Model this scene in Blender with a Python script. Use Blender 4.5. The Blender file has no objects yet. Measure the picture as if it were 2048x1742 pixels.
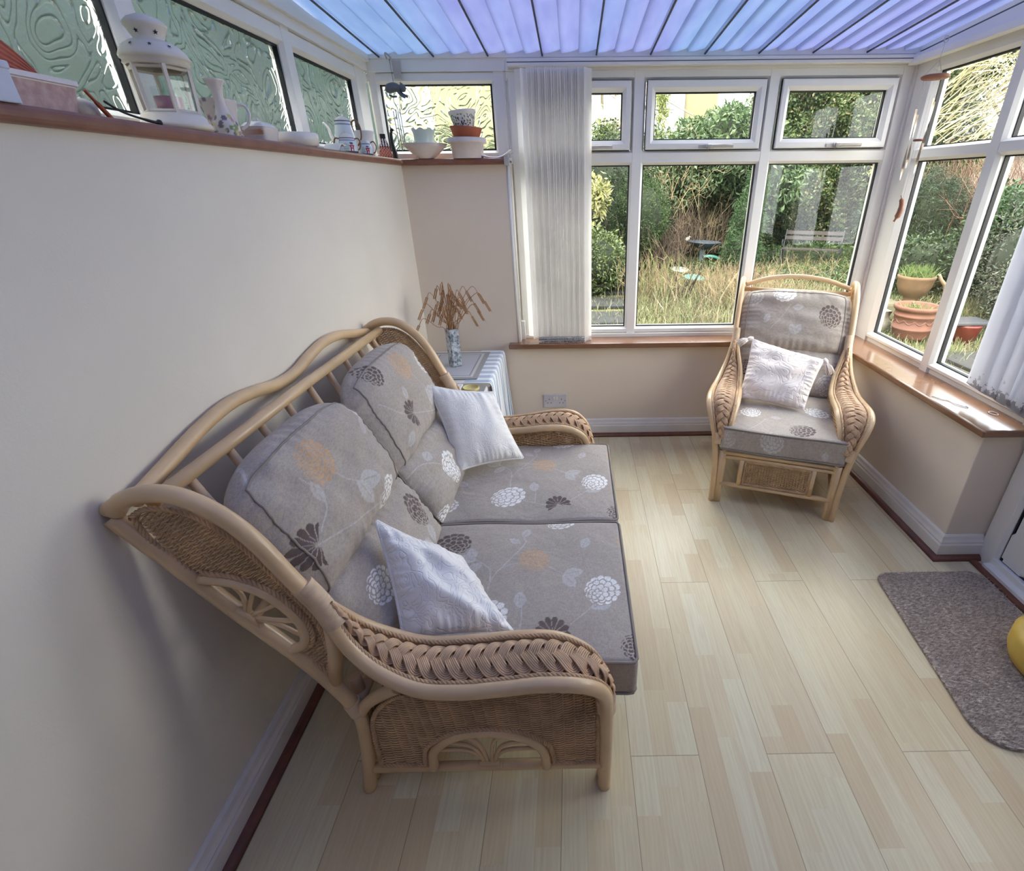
import bpy, math, random
import numpy as np
from mathutils import Vector, Matrix

random.seed(7)
RNG = np.random.default_rng(11)
sc = bpy.context.scene
COL = sc.collection
PI = math.pi

# ------------------------------------------------------------------ camera
FPX, CX, CY = 986.432, 1156.675, 867.018
RW = np.array([0.468364647, -0.00786516535, -0.0122054154])
def _rot(a):
    t = np.linalg.norm(a); k = a / t
    K = np.array([[0, -k[2], k[1]], [k[2], 0, -k[0]], [-k[1], k[0], 0]])
    return np.eye(3) + math.sin(t) * K + (1 - math.cos(t)) * K @ K
_R = _rot(RW) @ np.array([[1, 0, 0], [0, 0, -1], [0, 1, 0]], float)
cam_d = bpy.data.cameras.new('camera')
cam = bpy.data.objects.new('camera', cam_d); COL.objects.link(cam)
m = Matrix.Identity(4)
for i in range(3):
    m[i][0] = _R[0][i]; m[i][1] = -_R[1][i]; m[i][2] = -_R[2][i]
m.translation = Vector((0, 0, 1.475))
cam.matrix_world = m
cam_d.sensor_fit = 'HORIZONTAL'; cam_d.sensor_width = 36
cam_d.lens = 36 * FPX / 2048
cam_d.shift_x = (1024 - CX) / 2048
cam_d.shift_y = (CY - 871) / 2048
cam_d.clip_start = 0.02; cam_d.clip_end = 200
sc.camera = cam

# ------------------------------------------------------------------ exposure
vs = sc.view_settings
sc.display_settings.display_device = 'sRGB'
vs.view_transform = 'Standard'; vs.look = 'None'; vs.gamma = 1.0; vs.use_curve_mapping = False
vs.exposure = 3.38
sc.cycles.max_bounces = 10; sc.cycles.diffuse_bounces = 5; sc.cycles.glossy_bounces = 4
sc.cycles.transmission_bounces = 6; sc.cycles.transparent_max_bounces = 16
sc.cycles.sample_clamp_indirect = 6.0
sc.cycles.caustics_reflective = False; sc.cycles.caustics_refractive = True
sc.cycles.use_denoising = True

# ------------------------------------------------------------------ sky: bright overcast with thin blue breaks
w = bpy.data.worlds.new('overcast_sky'); sc.world = w; w.use_nodes = True
nt = w.node_tree; nt.nodes.clear()
out = nt.nodes.new('ShaderNodeOutputWorld'); bg = nt.nodes.new('ShaderNodeBackground')
tc = nt.nodes.new('ShaderNodeTexCoord'); ns = nt.nodes.new('ShaderNodeTexNoise')
ns.inputs['Scale'].default_value = 2.2; ns.inputs['Detail'].default_value = 4
cr_ = nt.nodes.new('ShaderNodeValToRGB')
cr_.color_ramp.elements[0].position = 0.38; cr_.color_ramp.elements[0].color = (0.76, 0.84, 0.95, 1)
cr_.color_ramp.elements[1].position = 0.58; cr_.color_ramp.elements[1].color = (1.0, 0.95, 0.86, 1)
nt.links.new(tc.outputs['Generated'], ns.inputs['Vector']); nt.links.new(ns.outputs['Fac'], cr_.inputs['Fac'])
nt.links.new(cr_.outputs['Color'], bg.inputs['Color']); nt.links.new(bg.outputs['Background'], out.inputs['Surface'])
bg.inputs['Strength'].default_value = 0.95

# ------------------------------------------------------------------ soft sun behind thin cloud (garden side, high, from the right)
sd = bpy.data.lights.new('hazy_sun', 'SUN'); sd.energy = 0.9; sd.angle = math.radians(35); sd.color = (1, 0.97, 0.92)
so = bpy.data.objects.new('hazy_sun', sd); COL.objects.link(so)
so.rotation_euler = Vector((0.45, 0.72, -1.0)).to_track_quat('-Z', 'Y').to_euler()
so.location = (-3, -6, 9)

# ================================================================== helpers
def sr(r, g, b):
    f = lambda c: (c / 255 / 12.92) if c / 255 <= 0.04045 else ((c / 255 + 0.055) / 1.055) ** 2.4
    return (f(r), f(g), f(b), 1.0)

class MB:
    """collects geometry, then links it as ONE mesh object"""
    def __init__(s): s.V = []; s.F = []; s.S = []; s.C = []; s.n = 0
    def add(s, V, F, smooth=True, col=None):
        V = np.asarray(V, float).reshape(-1, 3); F = np.asarray(F, int)
        if F.ndim == 1: F = F.reshape(1, -1)
        s.V.append(V); s.F.append((F + s.n)); s.S.append((len(F), smooth)); s.n += len(V)
        if col is not None:
            col = np.asarray(col, float)
            if col.ndim == 1: col = np.tile(col, (len(V), 1))
            s.C.append(col)
        else: s.C.append(None)
        return s
    def box(s, c, d, smooth=False, rot=None, col=None):
        c = np.array(c, float); d = np.array(d, float) / 2
        v = np.array([[x, y, z] for x in (-1, 1) for y in (-1, 1) for z in (-1, 1)], float) * d
        if rot is not None: v = v @ np.array(rot).T
        s.add(v + c, [[0, 1, 3, 2], [4, 6, 7, 5], [0, 4, 5, 1], [2, 3, 7, 6], [0, 2, 6, 4], [1, 5, 7, 3]], smooth, col); return s
    def bb(s, a, b, **k):
        a = np.array(a, float); b = np.array(b, float); return s.box((a + b) / 2, np.abs(b - a), **k)
    def tube(s, P, r, n=10, closed=False, caps=True, col=None, flat=False):
        P = np.asarray(P, float); m = len(P)
        r = np.broadcast_to(np.asarray(r, float), (m,))
        T = (np.roll(P, -1, 0) - np.roll(P, 1, 0)) if closed else np.gradient(P, axis=0)
        T /= np.linalg.norm(T, axis=1, keepdims=True) + 1e-12
        N = np.zeros_like(P); a = np.array([0, 0, 1.0]) if abs(T[0][2]) < 0.9 else np.array([1.0, 0, 0])
        u = a - T[0] * (a @ T[0]); u /= np.linalg.norm(u); N[0] = u
        for i in range(1, m):
            u = u - T[i] * (u @ T[i]); u /= np.linalg.norm(u) + 1e-12; N[i] = u
        B = np.cross(T, N); th = np.arange(n) * 2 * PI / n
        V = P[:, None] + r[:, None, None] * (np.cos(th)[None, :, None] * N[:, None] + np.sin(th)[None, :, None] * B[:, None])
        V = V.reshape(-1, 3)
        i = np.arange(m if closed else m - 1)[:, None]; j = np.arange(n)[None]
        i2 = (i + 1) % m; j2 = (j + 1) % n
        F = np.stack([i * n + j, i * n + j2, i2 * n + j2, i2 * n + j], -1).reshape(-1, 4)
        s.add(V, F, not flat, col)
        if caps and not closed:
            s.F.append(np.array([[s.n - m * n + k for k in range(n)][::-1]])); s.S.append((1, False)); s.V.append(np.zeros((0, 3))); s.C.append(None)
            s.F.append(np.array([[s.n - n + k for k in range(n)]])); s.S.append((1, False)); s.V.append(np.zeros((0, 3))); s.C.append(None)
        return s
    def lathe(s, prof, c=(0, 0, 0), n=32, M=None, col=None, sm=True, wave=None):
        prof = np.array(prof, float); th = np.arange(n) * 2 * PI / n; k = len(prof)
        R = prof[:, 0][:, None] * np.ones(n)[None]
        Z = prof[:, 1][:, None] * np.ones(n)[None]
        if wave is not None: R, Z = wave(R, Z, th[None])
        V = np.stack([R * np.cos(th), R * np.sin(th), Z], -1).reshape(-1, 3)
        if M is not None: V = V @ np.array(M).T
        i = np.arange(k - 1)[:, None]; j = np.arange(n)[None]; j2 = (j + 1) % n
        F = np.stack([i * n + j, i * n + j2, (i + 1) * n + j2, (i + 1) * n + j], -1).reshape(-1, 4)
        s.add(V + np.array(c), F, sm, col); return s
    def grid(s, V, smooth=True, col=None):
        V = np.asarray(V, float); a, b = V.shape[:2]
        i = np.arange(a - 1)[:, None]; j = np.arange(b - 1)[None]
        F = np.stack([i * b + j, (i + 1) * b + j, (i + 1) * b + j + 1, i * b + j + 1], -1).reshape(-1, 4)
        s.add(V.reshape(-1, 3), F, smooth, None if col is None else np.asarray(col).reshape(-1, 3)); return s
    def prism(s, poly, lo, hi, fr=None, smooth=False):
        """poly in 2D extruded from lo to hi; fr(a,b,h)->xyz"""
        n = len(poly); fr = fr or (lambda a, b, h: (a, b, h))
        V = [fr(a, b, lo) for a, b in poly] + [fr(a, b, hi) for a, b in poly]
        s.add(V, [list(range(n))[::-1]], False); b0 = s.n - 2 * n
        s.F.append(np.array([[b0 + n + k for k in range(n)]])); s.S.append((1, False)); s.V.append(np.zeros((0, 3))); s.C.append(None)
        s.F.append(np.array([[b0 + k, b0 + (k + 1) % n, b0 + n + (k + 1) % n, b0 + n + k] for k in range(n)])); s.S.append((n, smooth)); s.V.append(np.zeros((0, 3))); s.C.append(None)
        return s
    def build(s, name, mat, parent=None, bevel=0, origin=None, seg=2):
        V = np.concatenate(s.V) if s.V else np.zeros((0, 3))
        if origin is not None: V = V - np.array(origin, float)
        me = bpy.data.meshes.new(name)
        loops = np.concatenate([f.ravel() for f in s.F]); tot = np.concatenate([np.full(len(f), f.shape[1]) for f in s.F])
        sm = np.concatenate([np.full(k, b) for k, b in s.S])
        me.vertices.add(len(V)); me.vertices.foreach_set('co', V.ravel())
        me.loops.add(len(loops)); me.loops.foreach_set('vertex_index', loops.astype(np.int32))
        me.polygons.add(len(tot)); st = np.concatenate([[0], np.cumsum(tot)[:-1]])
        me.polygons.foreach_set('loop_start', st.astype(np.int32)); me.polygons.foreach_set('loop_total', tot.astype(np.int32))
        me.polygons.foreach_set('use_smooth', sm.astype(bool))
        me.update(calc_edges=True); me.validate(verbose=False)
        if any(c is not None for c in s.C):
            cc = np.concatenate([(c if c is not None else np.ones((len(v), 3))) for c, v in zip(s.C, s.V)])
            at = me.color_attributes.new('Col', 'FLOAT_COLOR', 'POINT')
            at.data.foreach_set('color', np.concatenate([cc, np.ones((len(cc), 1))], 1).ravel())
        me.materials.append(mat)
        o = bpy.data.objects.new(name, me); COL.objects.link(o)
        if origin is not None: o.location = origin
        if parent is not None:
            o.parent = parent
        if bevel:
            b = o.modifiers.new('bevel', 'BEVEL'); b.width = bevel; b.segments = seg; b.limit_method = 'ANGLE'; b.angle_limit = math.radians(40)
        return o

def thing(name, label, cat, loc=(0, 0, 0), rz=0, group=None):
    o = bpy.data.objects.new(name, None); COL.objects.link(o)
    o.empty_display_size = 0.05; o.location = loc; o.rotation_euler = (0, 0, rz)
    o['label'] = label; o['category'] = cat
    if group: o['group'] = group
    return o
def tag(o, label, cat, group=None, kind=None):
    o['label'] = label; o['category'] = cat
    if group: o['group'] = group
    if kind: o['kind'] = kind
    return o
def struct(o): o['kind'] = 'structure'; return o

def cr(P, n=8, closed=False):
    """Catmull-Rom resample"""
    P = np.array(P, float); m = len(P); out = []
    rng = range(m if closed else m - 1)
    for i in rng:
        if closed: p0, p1, p2, p3 = P[i - 1], P[i], P[(i + 1) % m], P[(i + 2) % m]
        else: p0 = P[max(i - 1, 0)]; p1 = P[i]; p2 = P[i + 1]; p3 = P[min(i + 2, m - 1)]
        for t in np.arange(n) / n:
            out.append(0.5 * ((2 * p1) + (-p0 + p2) * t + (2 * p0 - 5 * p1 + 4 * p2 - p3) * t * t + (-p0 + 3 * p1 - 3 * p2 + p3) * t ** 3))
    if not closed: out.append(P[-1])
    return np.array(out)
def resample(P, step):
    P = np.asarray(P, float); d = np.linalg.norm(np.diff(P, axis=0), axis=1); s = np.concatenate([[0], np.cumsum(d)])
    n = max(2, int(s[-1] / step) + 1); t = np.linspace(0, s[-1], n)
    return np.stack([np.interp(t, s, P[:, k]) for k in range(P.shape[1])], 1)

# ================================================================== materials
def newmat(name):
    m = bpy.data.materials.new(name); m.use_nodes = True; nt = m.node_tree; nt.nodes.clear()
    o = nt.nodes.new('ShaderNodeOutputMaterial'); b = nt.nodes.new('ShaderNodeBsdfPrincipled')
    nt.links.new(b.outputs[0], o.inputs[0]); return m, nt, b, o
class NG:
    """small node-graph writer"""
    def __init__(s, nt): s.nt = nt
    def n(s, t, **kw):
        x = s.nt.nodes.new('ShaderNode' + t)
        for k, v in kw.items():
            if k.startswith('i_'):
                key = k[2:]
                key = int(key) if key.isdigit() else key.replace('_', ' ')
                s.put(x.inputs[key], v)
            else: setattr(x, k, v)
        return x
    def put(s, sock, v):
        if isinstance(v, bpy.types.NodeSocket): s.nt.links.new(v, sock)
        elif isinstance(v, bpy.types.Node): s.nt.links.new(v.outputs[0], sock)
        else: sock.default_value = v
    def m(s, op, a, b=0.0, c=0.0):
        x = s.nt.nodes.new('ShaderNodeMath'); x.operation = op
        s.put(x.inputs[0], a); s.put(x.inputs[1], b); s.put(x.inputs[2], c); return x.outputs[0]
    def mix(s, f, a, b, mode='MIX'):
        x = s.nt.nodes.new('ShaderNodeMix'); x.data_type = 'RGBA'; x.blend_type = mode
        s.put(x.inputs[0], f); s.put(x.inputs[6], a); s.put(x.inputs[7], b); return x.outputs[2]
    def ramp(s, f, stops):
        x = s.nt.nodes.new('ShaderNodeValToRGB'); s.put(x.inputs[0], f); e = x.color_ramp.elements
        e[0].position, e[0].color = stops[0]; e[1].position, e[1].color = stops[-1]
        for p, c in stops[1:-1]:
            k = e.new(p); k.color = c
        return x.outputs[0]
    def obj(s): return s.n('TexCoord').outputs['Object']
    def noise(s, scale, detail=3, vec=None, rough=0.5, dist=0.0):
        x = s.n('TexNoise'); x.inputs['Scale'].default_value = scale; x.inputs['Detail'].default_value = detail
        x.inputs['Roughness'].default_value = rough; x.inputs['Distortion'].default_value = dist
        if vec is not None: s.put(x.inputs['Vector'], vec)
        return x.outputs[0]
    def scaled(s, vec, sc_):
        x = s.n('Mapping'); s.put(x.inputs[0], vec); x.inputs['Scale'].default_value = sc_; return x.outputs[0]
    def bump(s, h, strength=0.3, dist=0.01):
        x = s.n('Bump'); s.put(x.inputs['Height'], h); x.inputs['Strength'].default_value = strength; x.inputs['Distance'].default_value = dist
        return x.outputs[0]

def simple(name, col, rough=0.5, var=0.08, scale=8, bump=0.0, bscale=60, metal=0.0, spec=0.5, sheen=0, coat=0):
    m, nt, b, o = newmat(name); g = NG(nt); v = g.obj()
    c2 = tuple(max(0, c * (1 - var * 2)) for c in col[:3]) + (1,); c1 = tuple(min(1, c * (1 + var)) for c in col[:3]) + (1,)
    g.put(b.inputs['Base Color'], g.ramp(g.noise(scale, 4, v), [(0.3, c2), (0.7, c1)]))
    b.inputs['Roughness'].default_value = rough; b.inputs['Metallic'].default_value = metal
    b.inputs['Specular IOR Level'].default_value = spec
    if sheen: b.inputs['Sheen Weight'].default_value = sheen
    if coat: b.inputs['Coat Weight'].default_value = coat
    if bump: g.put(b.inputs['Normal'], g.bump(g.noise(bscale, 3, v), bump, 0.004))
    return m

M = {}
M['wall'] = simple('cream_wall_paint', sr(228, 215, 198), 0.75, 0.02, 3, 0.10, 220, spec=0.25)
M['wall_left'] = simple('pale_grey_wall_paint', sr(229, 222, 207), 0.75, 0.02, 3, 0.10, 220, spec=0.25)
M['upvc'] = simple('white_frame_plastic', sr(236, 234, 228), 0.32, 0.015, 5)
M['trimpaint'] = simple('white_gloss_paint', sr(226, 222, 214), 0.3, 0.03, 9)
M['gasket'] = simple('black_rubber_gasket', sr(20, 22, 26), 0.6)
M['handle'] = simple('off_white_handle_plastic', sr(196, 190, 184), 0.35)
M['beading'] = simple('reddish_brown_floor_beading', sr(112, 66, 48), 0.4, 0.12, 25)
M['rattan'] = simple('varnished_rattan_pole', sr(218, 186, 142), 0.36, 0.09, 7, 0.08, 40, coat=0.25)
M['cane'] = simple('woven_cane', sr(206, 170, 124), 0.5, 0.14, 18)
M['braid'] = simple('plaited_cane', sr(212, 176, 138), 0.45, 0.14, 25)
M['rope'] = simple('twisted_cane_edging', sr(204, 168, 126), 0.5, 0.14, 20)
M['binding'] = simple('peeled_cane_binding', sr(218, 190, 156), 0.42, 0.1, 30)
M['seatwood'] = simple('seat_deck_wood', sr(150, 118, 84), 0.6)

def m_wood_sill():
    m, nt, b, o = newmat('varnished_mahogany_sill'); g = NG(nt); v = g.obj()
    n1 = g.noise(3, 4, g.scaled(v, (1.4, 1.4, 3)), 0.5, 0.3)
    n2 = g.noise(30, 3, g.scaled(v, (1, 1, 1)))
    c = g.ramp(n1, [(0.2, sr(118, 82, 58)), (0.85, sr(140, 102, 76))])
    c = g.mix(0.12, c, g.ramp(n2, [(0.3, sr(104, 70, 50)), (0.7, sr(150, 112, 84))]))
    g.put(b.inputs['Base Color'], c); b.inputs['Roughness'].default_value = 0.2
    b.inputs['Coat Weight'].default_value = 0.4; b.inputs['Coat Roughness'].default_value = 0.12
    return m
M['sill'] = m_wood_sill()
M['shelf'] = simple('reddish_brown_shelf_wood', sr(138, 92, 74), 0.35, 0.1, 20)

def m_floor():
    m, nt, b, o = newmat('beech_strip_laminate'); g = NG(nt)
    s = g.n('SeparateXYZ'); g.put(s.inputs[0], g.obj()); X, Y = s.outputs[0], s.outputs[1]
    BW = 0.1965
    xb = g.m('DIVIDE', g.m('SUBTRACT', X, 0.1455), BW)
    ib = g.m('FLOOR', xb); fb = g.m('SUBTRACT', xb, ib)
    odd = g.m('ABSOLUTE', g.m('MODULO', ib, 2.0))
    yb = g.m('DIVIDE', g.m('ADD', g.m('SUBTRACT', Y, 0.848), g.m('MULTIPLY', odd, -0.69)), 1.38)
    iy = g.m('FLOOR', yb); fy = g.m('SUBTRACT', yb, iy)
    xs = g.m('MULTIPLY', xb, 3.0); isx = g.m('FLOOR', xs)
    wn = g.n('TexWhiteNoise', noise_dimensions='1D'); g.put(wn.inputs['W'], isx)
    ys = g.m('ADD', g.m('DIVIDE', Y, 0.40), g.m('MULTIPLY', wn.outputs[0], 7.3))
    # uneven block lengths
    ys = g.m('ADD', ys, g.m('MULTIPLY', g.m('SINE', g.m('MULTIPLY', ys, 2.1)), 0.28))
    iys = g.m('FLOOR', ys)
    cb = g.n('CombineXYZ'); g.put(cb.inputs[0], isx); g.put(cb.inputs[1], iys); g.put(cb.inputs[2], iy)
    w2 = g.n('TexWhiteNoise', noise_dimensions='3D'); g.put(w2.inputs['Vector'], cb.outputs[0])
    base = g.ramp(w2.outputs[0], [(0.0, sr(208, 188, 150)), (0.25, sr(215, 199, 160)), (0.55, sr(218, 206, 168)), (0.85, sr(221, 212, 178)), (1.0, sr(212, 196, 160))])
    # grain
    off = g.n('VectorMath', operation='MULTIPLY'); g.put(off.inputs[0], w2.outputs[1]); off.inputs[1].default_value = (9, 9, 9)
    ad = g.n('VectorMath', operation='ADD'); g.put(ad.inputs[0], g.obj()); g.put(ad.inputs[1], off.outputs[0])
    gr = g.noise(5.5, 5, g.scaled(ad.outputs[0], (9, 0.7, 1)), 0.62, 1.1)
    wv = g.n('TexWave', wave_type='BANDS', bands_direction='X'); g.put(wv.inputs['Vector'], g.scaled(ad.outputs[0], (1, 0.16, 1)))
    wv.inputs['Scale'].default_value = 26; wv.inputs['Distortion'].default_value = 9; wv.inputs['Detail'].default_value = 3; wv.inputs['Detail Scale'].default_value = 0.9
    c = g.mix(g.m('MULTIPLY', g.ramp(gr, [(0.42, (0, 0, 0, 1)), (0.7, (1, 1, 1, 1))]), 0.30), base, sr(190, 158, 122))
    c = g.mix(g.m('MULTIPLY', wv.outputs[1], 0.10), c, sr(180, 148, 112))
    # board joints
    ex = g.m('MINIMUM', fb, g.m('SUBTRACT', 1.0, fb)); ey = g.m('MINIMUM', fy, g.m('SUBTRACT', 1.0, fy))
    j = g.m('MAXIMUM', g.m('LESS_THAN', ex, 0.0055), g.m('LESS_THAN', ey, 0.0009))
    fs = g.m('SUBTRACT', xs, isx); es = g.m('MINIMUM', fs, g.m('SUBTRACT', 1.0, fs))
    c = g.mix(g.m('MULTIPLY', g.m('LESS_THAN', es, 0.012), 0.18), c, sr(160, 128, 96))
    c = g.mix(g.m('MULTIPLY', j, 0.5), c, sr(96, 74, 54))
    d = g.noise(140, 2, g.obj()); c = g.mix(g.m('MULTIPLY', g.m('GREATER_THAN', d, 0.80), 0.4), c, sr(110, 92, 72))
    g.put(b.inputs['Base Color'], c); b.inputs['Roughness'].default_value = 0.34; b.inputs['Specular IOR Level'].default_value = 0.45
    g.put(b.inputs['Roughness'], g.m('ADD', 0.27, g.m('MULTIPLY', gr, 0.16)))
    g.put(b.inputs['Normal'], g.bump(g.m('SUBTRACT', g.m('MULTIPLY', gr, 0.15), j), 0.25, 0.0015))
    return m
M['floor'] = m_floor()

def m_glass(name, tint=(0.96, 0.985, 0.98, 1), refl=1.0):
    m, nt, b, o = newmat(name); g = NG(nt); nt.nodes.remove(b)
    t = g.n('BsdfTransparent'); t.inputs[0].default_value = tint
    gl = g.n('BsdfGlossy'); gl.inputs['Roughness'].default_value = 0.01; gl.inputs[0].default_value = (1, 1, 1, 1)
    geo = g.n('NewGeometry'); dt = g.n('VectorMath', operation='DOT_PRODUCT'); g.put(dt.inputs[0], geo.outputs['Normal']); g.put(dt.inputs[1], geo.outputs['Incoming'])
    sch = g.m('ADD', 0.028, g.m('MULTIPLY', g.m('POWER', g.m('SUBTRACT', 1.0, g.m('ABSOLUTE', dt.outputs['Value'])), 5.0), 0.955))   # same from either side of the sheet
    mx = g.n('MixShader'); g.put(mx.inputs[0], g.m('MINIMUM', g.m('MULTIPLY', sch, 1.0 * refl), 0.9)); g.put(mx.inputs[1], t.outputs[0]); g.put(mx.inputs[2], gl.outputs[0])
    g.put(o.inputs[0], mx.outputs[0]); return m
M['glass'] = m_glass('clear_window_glass')
M['lantern_glass'] = m_glass('lantern_glass', (0.9, 0.94, 0.93, 1))

def m_obscure(name='swirl_patterned_glass', ior=1.35, rg_=0.42, bd=0.010):
    m, nt, b, o = newmat(name); g = NG(nt); nt.nodes.remove(b); v = g.obj()
    # raised swirling lines: contour lines of a soft noise field give loops and spirals
    n = g.noise(6.0, 1.0, v, 0.35, 1.9)
    f = g.m('FRACT', g.m('MULTIPLY', n, 9.0)); r = g.m('ABSOLUTE', g.m('SUBTRACT', f, 0.5))
    ridge = g.m('SUBTRACT', 1.0, g.m('SMOOTH_MIN', g.m('MULTIPLY', r, 5.5), 1.0, 0.3))
    h = g.m('ADD', ridge, g.m('MULTIPLY', g.noise(55, 2, v), 0.16))
    nb = g.bump(h, 1.0, bd)
    rf = g.n('BsdfRefraction'); rf.inputs['Roughness'].default_value = 0.04; rf.inputs['IOR'].default_value = ior; rf.inputs[0].default_value = (0.93, 0.97, 0.95, 1)
    gl = g.n('BsdfGlossy'); gl.inputs['Roughness'].default_value = 0.08
    tr = g.n('BsdfTranslucent'); tr.inputs[0].default_value = (0.85, 0.92, 0.9, 1)
    for x in (rf, gl, tr): g.put(x.inputs['Normal'], nb)
    a = g.n('MixShader'); g.put(a.inputs[0], g.m('ADD', 0.05, g.m('MULTIPLY', ridge, rg_))); g.put(a.inputs[1], rf.outputs[0]); g.put(a.inputs[2], gl.outputs[0])
    c = g.n('MixShader'); c.inputs[0].default_value = 0.02; g.put(c.inputs[1], a.outputs[0]); g.put(c.inputs[2], tr.outputs[0])
    g.put(o.inputs[0], c.outputs[0]); return m
M['obscure'] = m_obscure()
M['obscure_back'] = m_obscure('swirl_patterned_glass_fine', 1.14, 0.20, 0.007)

def m_translucent(name, col, f=0.6, rough=0.6, var=0.04, trc=None):
    m, nt, b, o = newmat(name); g = NG(nt); v = g.obj()
    c2 = tuple(c * (1 - var * 2) for c in col[:3]) + (1,)
    c = g.ramp(g.noise(5, 4, v), [(0.3, c2), (0.7, col)])
    g.put(b.inputs['Base Color'], c); b.inputs['Roughness'].default_value = rough
    t = g.n('BsdfTranslucent'); g.put(t.inputs[0], trc if trc is not None else c)
    mx = g.n('MixShader'); mx.inputs[0].default_value = f
    g.put(mx.inputs[1], b.outputs[0]); g.put(mx.inputs[2], t.outputs[0]); g.put(o.inputs[0], mx.outputs[0]); return m

def m_roof():
    m, nt, b, o = newmat('blue_lilac_roof_blind'); g = NG(nt)
    s = g.n('SeparateXYZ'); g.put(s.inputs[0], g.obj())
    big = g.noise(1.6, 2, g.scaled(g.obj(), (1.6, 0.15, 1)))
    c = g.ramp(big, [(0.36, sr(57, 75, 103)), (0.5, sr(61, 71, 105)), (0.62, sr(67, 69, 105))])
    c = g.mix(0.25, c, g.ramp(g.noise(18, 3, g.scaled(g.obj(), (1, 0.2, 1))), [(0.3, sr(58, 68, 94)), (0.7, sr(88, 100, 120))]))
    g.put(b.inputs['Base Color'], c); b.inputs['Roughness'].default_value = 0.5
    t = g.n('BsdfTranslucent'); g.put(t.inputs[0], c)
    mx = g.n('MixShader'); mx.inputs[0].default_value = 0.6
    g.put(mx.inputs[1], b.outputs[0]); g.put(mx.inputs[2], t.outputs[0]); g.put(o.inputs[0], mx.outputs[0]); return m
M['roof'] = m_roof()
M['rod'] = simple('dark_glazing_bar', sr(62, 62, 74), 0.5)
M['slat'] = m_translucent('white_blind_fabric', sr(248, 246, 242), 0.5, 0.8)

def m_fabric():
    m, nt, b, o = newmat('printed_linen'); g = NG(nt); v = g.obj()
    a = g.n('Attribute'); a.attribute_name = 'Col'
    th1 = g.noise(420, 2, g.scaled(v, (1, 0.22, 0.22))); th2 = g.noise(420, 2, g.scaled(v, (0.22, 1, 1)))
    th = g.m('MULTIPLY', g.m('ADD', th1, th2), 0.5)
    blotch = g.noise(14, 4, v)
    c = g.mix(g.m('MULTIPLY', g.ramp(th, [(0.4, (1, 1, 1, 1)), (0.56, (0, 0, 0, 1))]), 0.30), a.outputs[0], sr(118, 108, 98))
    c = g.mix(g.m('MULTIPLY', g.ramp(blotch, [(0.42, (0, 0, 0, 1)), (0.7, (1, 1, 1, 1))]), 0.22), c, sr(150, 134, 124))
    g.put(b.inputs['Base Color'], c); b.inputs['Roughness'].default_value = 0.85; b.inputs['Sheen Weight'].default_value = 0.15
    b.inputs['Specular IOR Level'].default_value = 0.2
    wr = g.noise(9, 3, v, 0.5, 0.8)
    g.put(b.inputs['Normal'], g.bump(g.m('ADD', g.m('MULTIPLY', th, 0.04), wr), 0.35, 0.02)); return m
M['fabric'] = m_fabric()
M['piping'] = simple('grey_cotton_piping', sr(146, 136, 124), 0.8)

def m_damask(name, col, scale, depth, kind):
    m, nt, b, o = newmat(name); g = NG(nt); v = g.obj()
    if kind == 'quilt':
        n = g.noise(scale, 1.5, v, 0.4, 1.8); f = g.m('FRACT', g.m('MULTIPLY', n, 6.0)); h = g.m('SMOOTH_MIN', g.m('MULTIPLY', g.m('ABSOLUTE', g.m('SUBTRACT', f, 0.5)), 5.0), 1.0, 0.4)
        h = g.m('ADD', h, g.m('MULTIPLY', g.noise(130, 2, v), 0.25))
    else:
        w_ = g.n('TexVoronoi'); w_.inputs['Scale'].default_value = scale; w_.feature = 'SMOOTH_F1'; g.put(w_.inputs['Vector'], v); h = w_.outputs[0]
    c = g.ramp(g.noise(12, 4, v), [(0.35, tuple(x * 0.93 for x in col[:3]) + (1,)), (0.65, col)])
    g.put(b.inputs['Base Color'], c); b.inputs['Roughness'].default_value = 0.6; b.inputs['Sheen Weight'].default_value = 0.2
    g.put(b.inputs['Normal'], g.bump(h, 0.6, depth)); return m
M['damask'] = m_damask('white_quilted_damask', sr(250, 247, 240), 16, 0.0022, 'quilt')
M['damask2'] = m_damask('cream_white_damask', sr(250, 247, 238), 22, 0.0012, 'quilt')
M['cotton'] = m_damask('pinkish_white_tufted_cotton', sr(246, 234, 224), 9, 0.004, 'quilt')

def m_attr(name, rough=0.7, trans=0.0, var=0.0, bump=0.0, spec=0.4):
    m, nt, b, o = newmat(name); g = NG(nt); a = g.n('Attribute'); a.attribute_name = 'Col'
    g.put(b.inputs['Base Color'], a.outputs[0]); b.inputs['Roughness'].default_value = rough; b.inputs['Specular IOR Level'].default_value = spec
    if bump: g.put(b.inputs['Normal'], g.bump(g.noise(40, 3, g.obj()), bump, 0.01))
    if trans:
        t = g.n('BsdfTranslucent'); g.put(t.inputs[0], a.outputs[0]); mx = g.n('MixShader'); mx.inputs[0].default_value = trans
        g.put(mx.inputs[1], b.outputs[0]); g.put(mx.inputs[2], t.outputs[0]); g.put(o.inputs[0], mx.outputs[0])
    return m
M['leaf'] = m_attr('leaves', 0.42, 0.3)
M['grass'] = m_attr('grass_blades', 0.8, 0.25)
M['bark'] = simple('grey_brown_bark', sr(170, 160, 140), 0.9, 0.2, 14, 0.4, 50)
M['twig'] = m_attr('bare_twigs', 0.8)
M['china'] = simple('glazed_white_china', sr(232, 226, 218), 0.18, 0.02)
M['terracotta'] = simple('terracotta', sr(98, 62, 46), 0.75, 0.12, 10)
M['attrgloss'] = m_attr('painted_china', 0.22)
M['lantern'] = simple('cream_painted_metal', sr(226, 218, 204), 0.4, 0.05, 14)
M['black'] = simple('black_plastic', sr(18, 18, 20), 0.45)
M['metal'] = simple('brushed_steel_tube', sr(190, 194, 198), 0.3, 0.05, metal=0.9)

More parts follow.
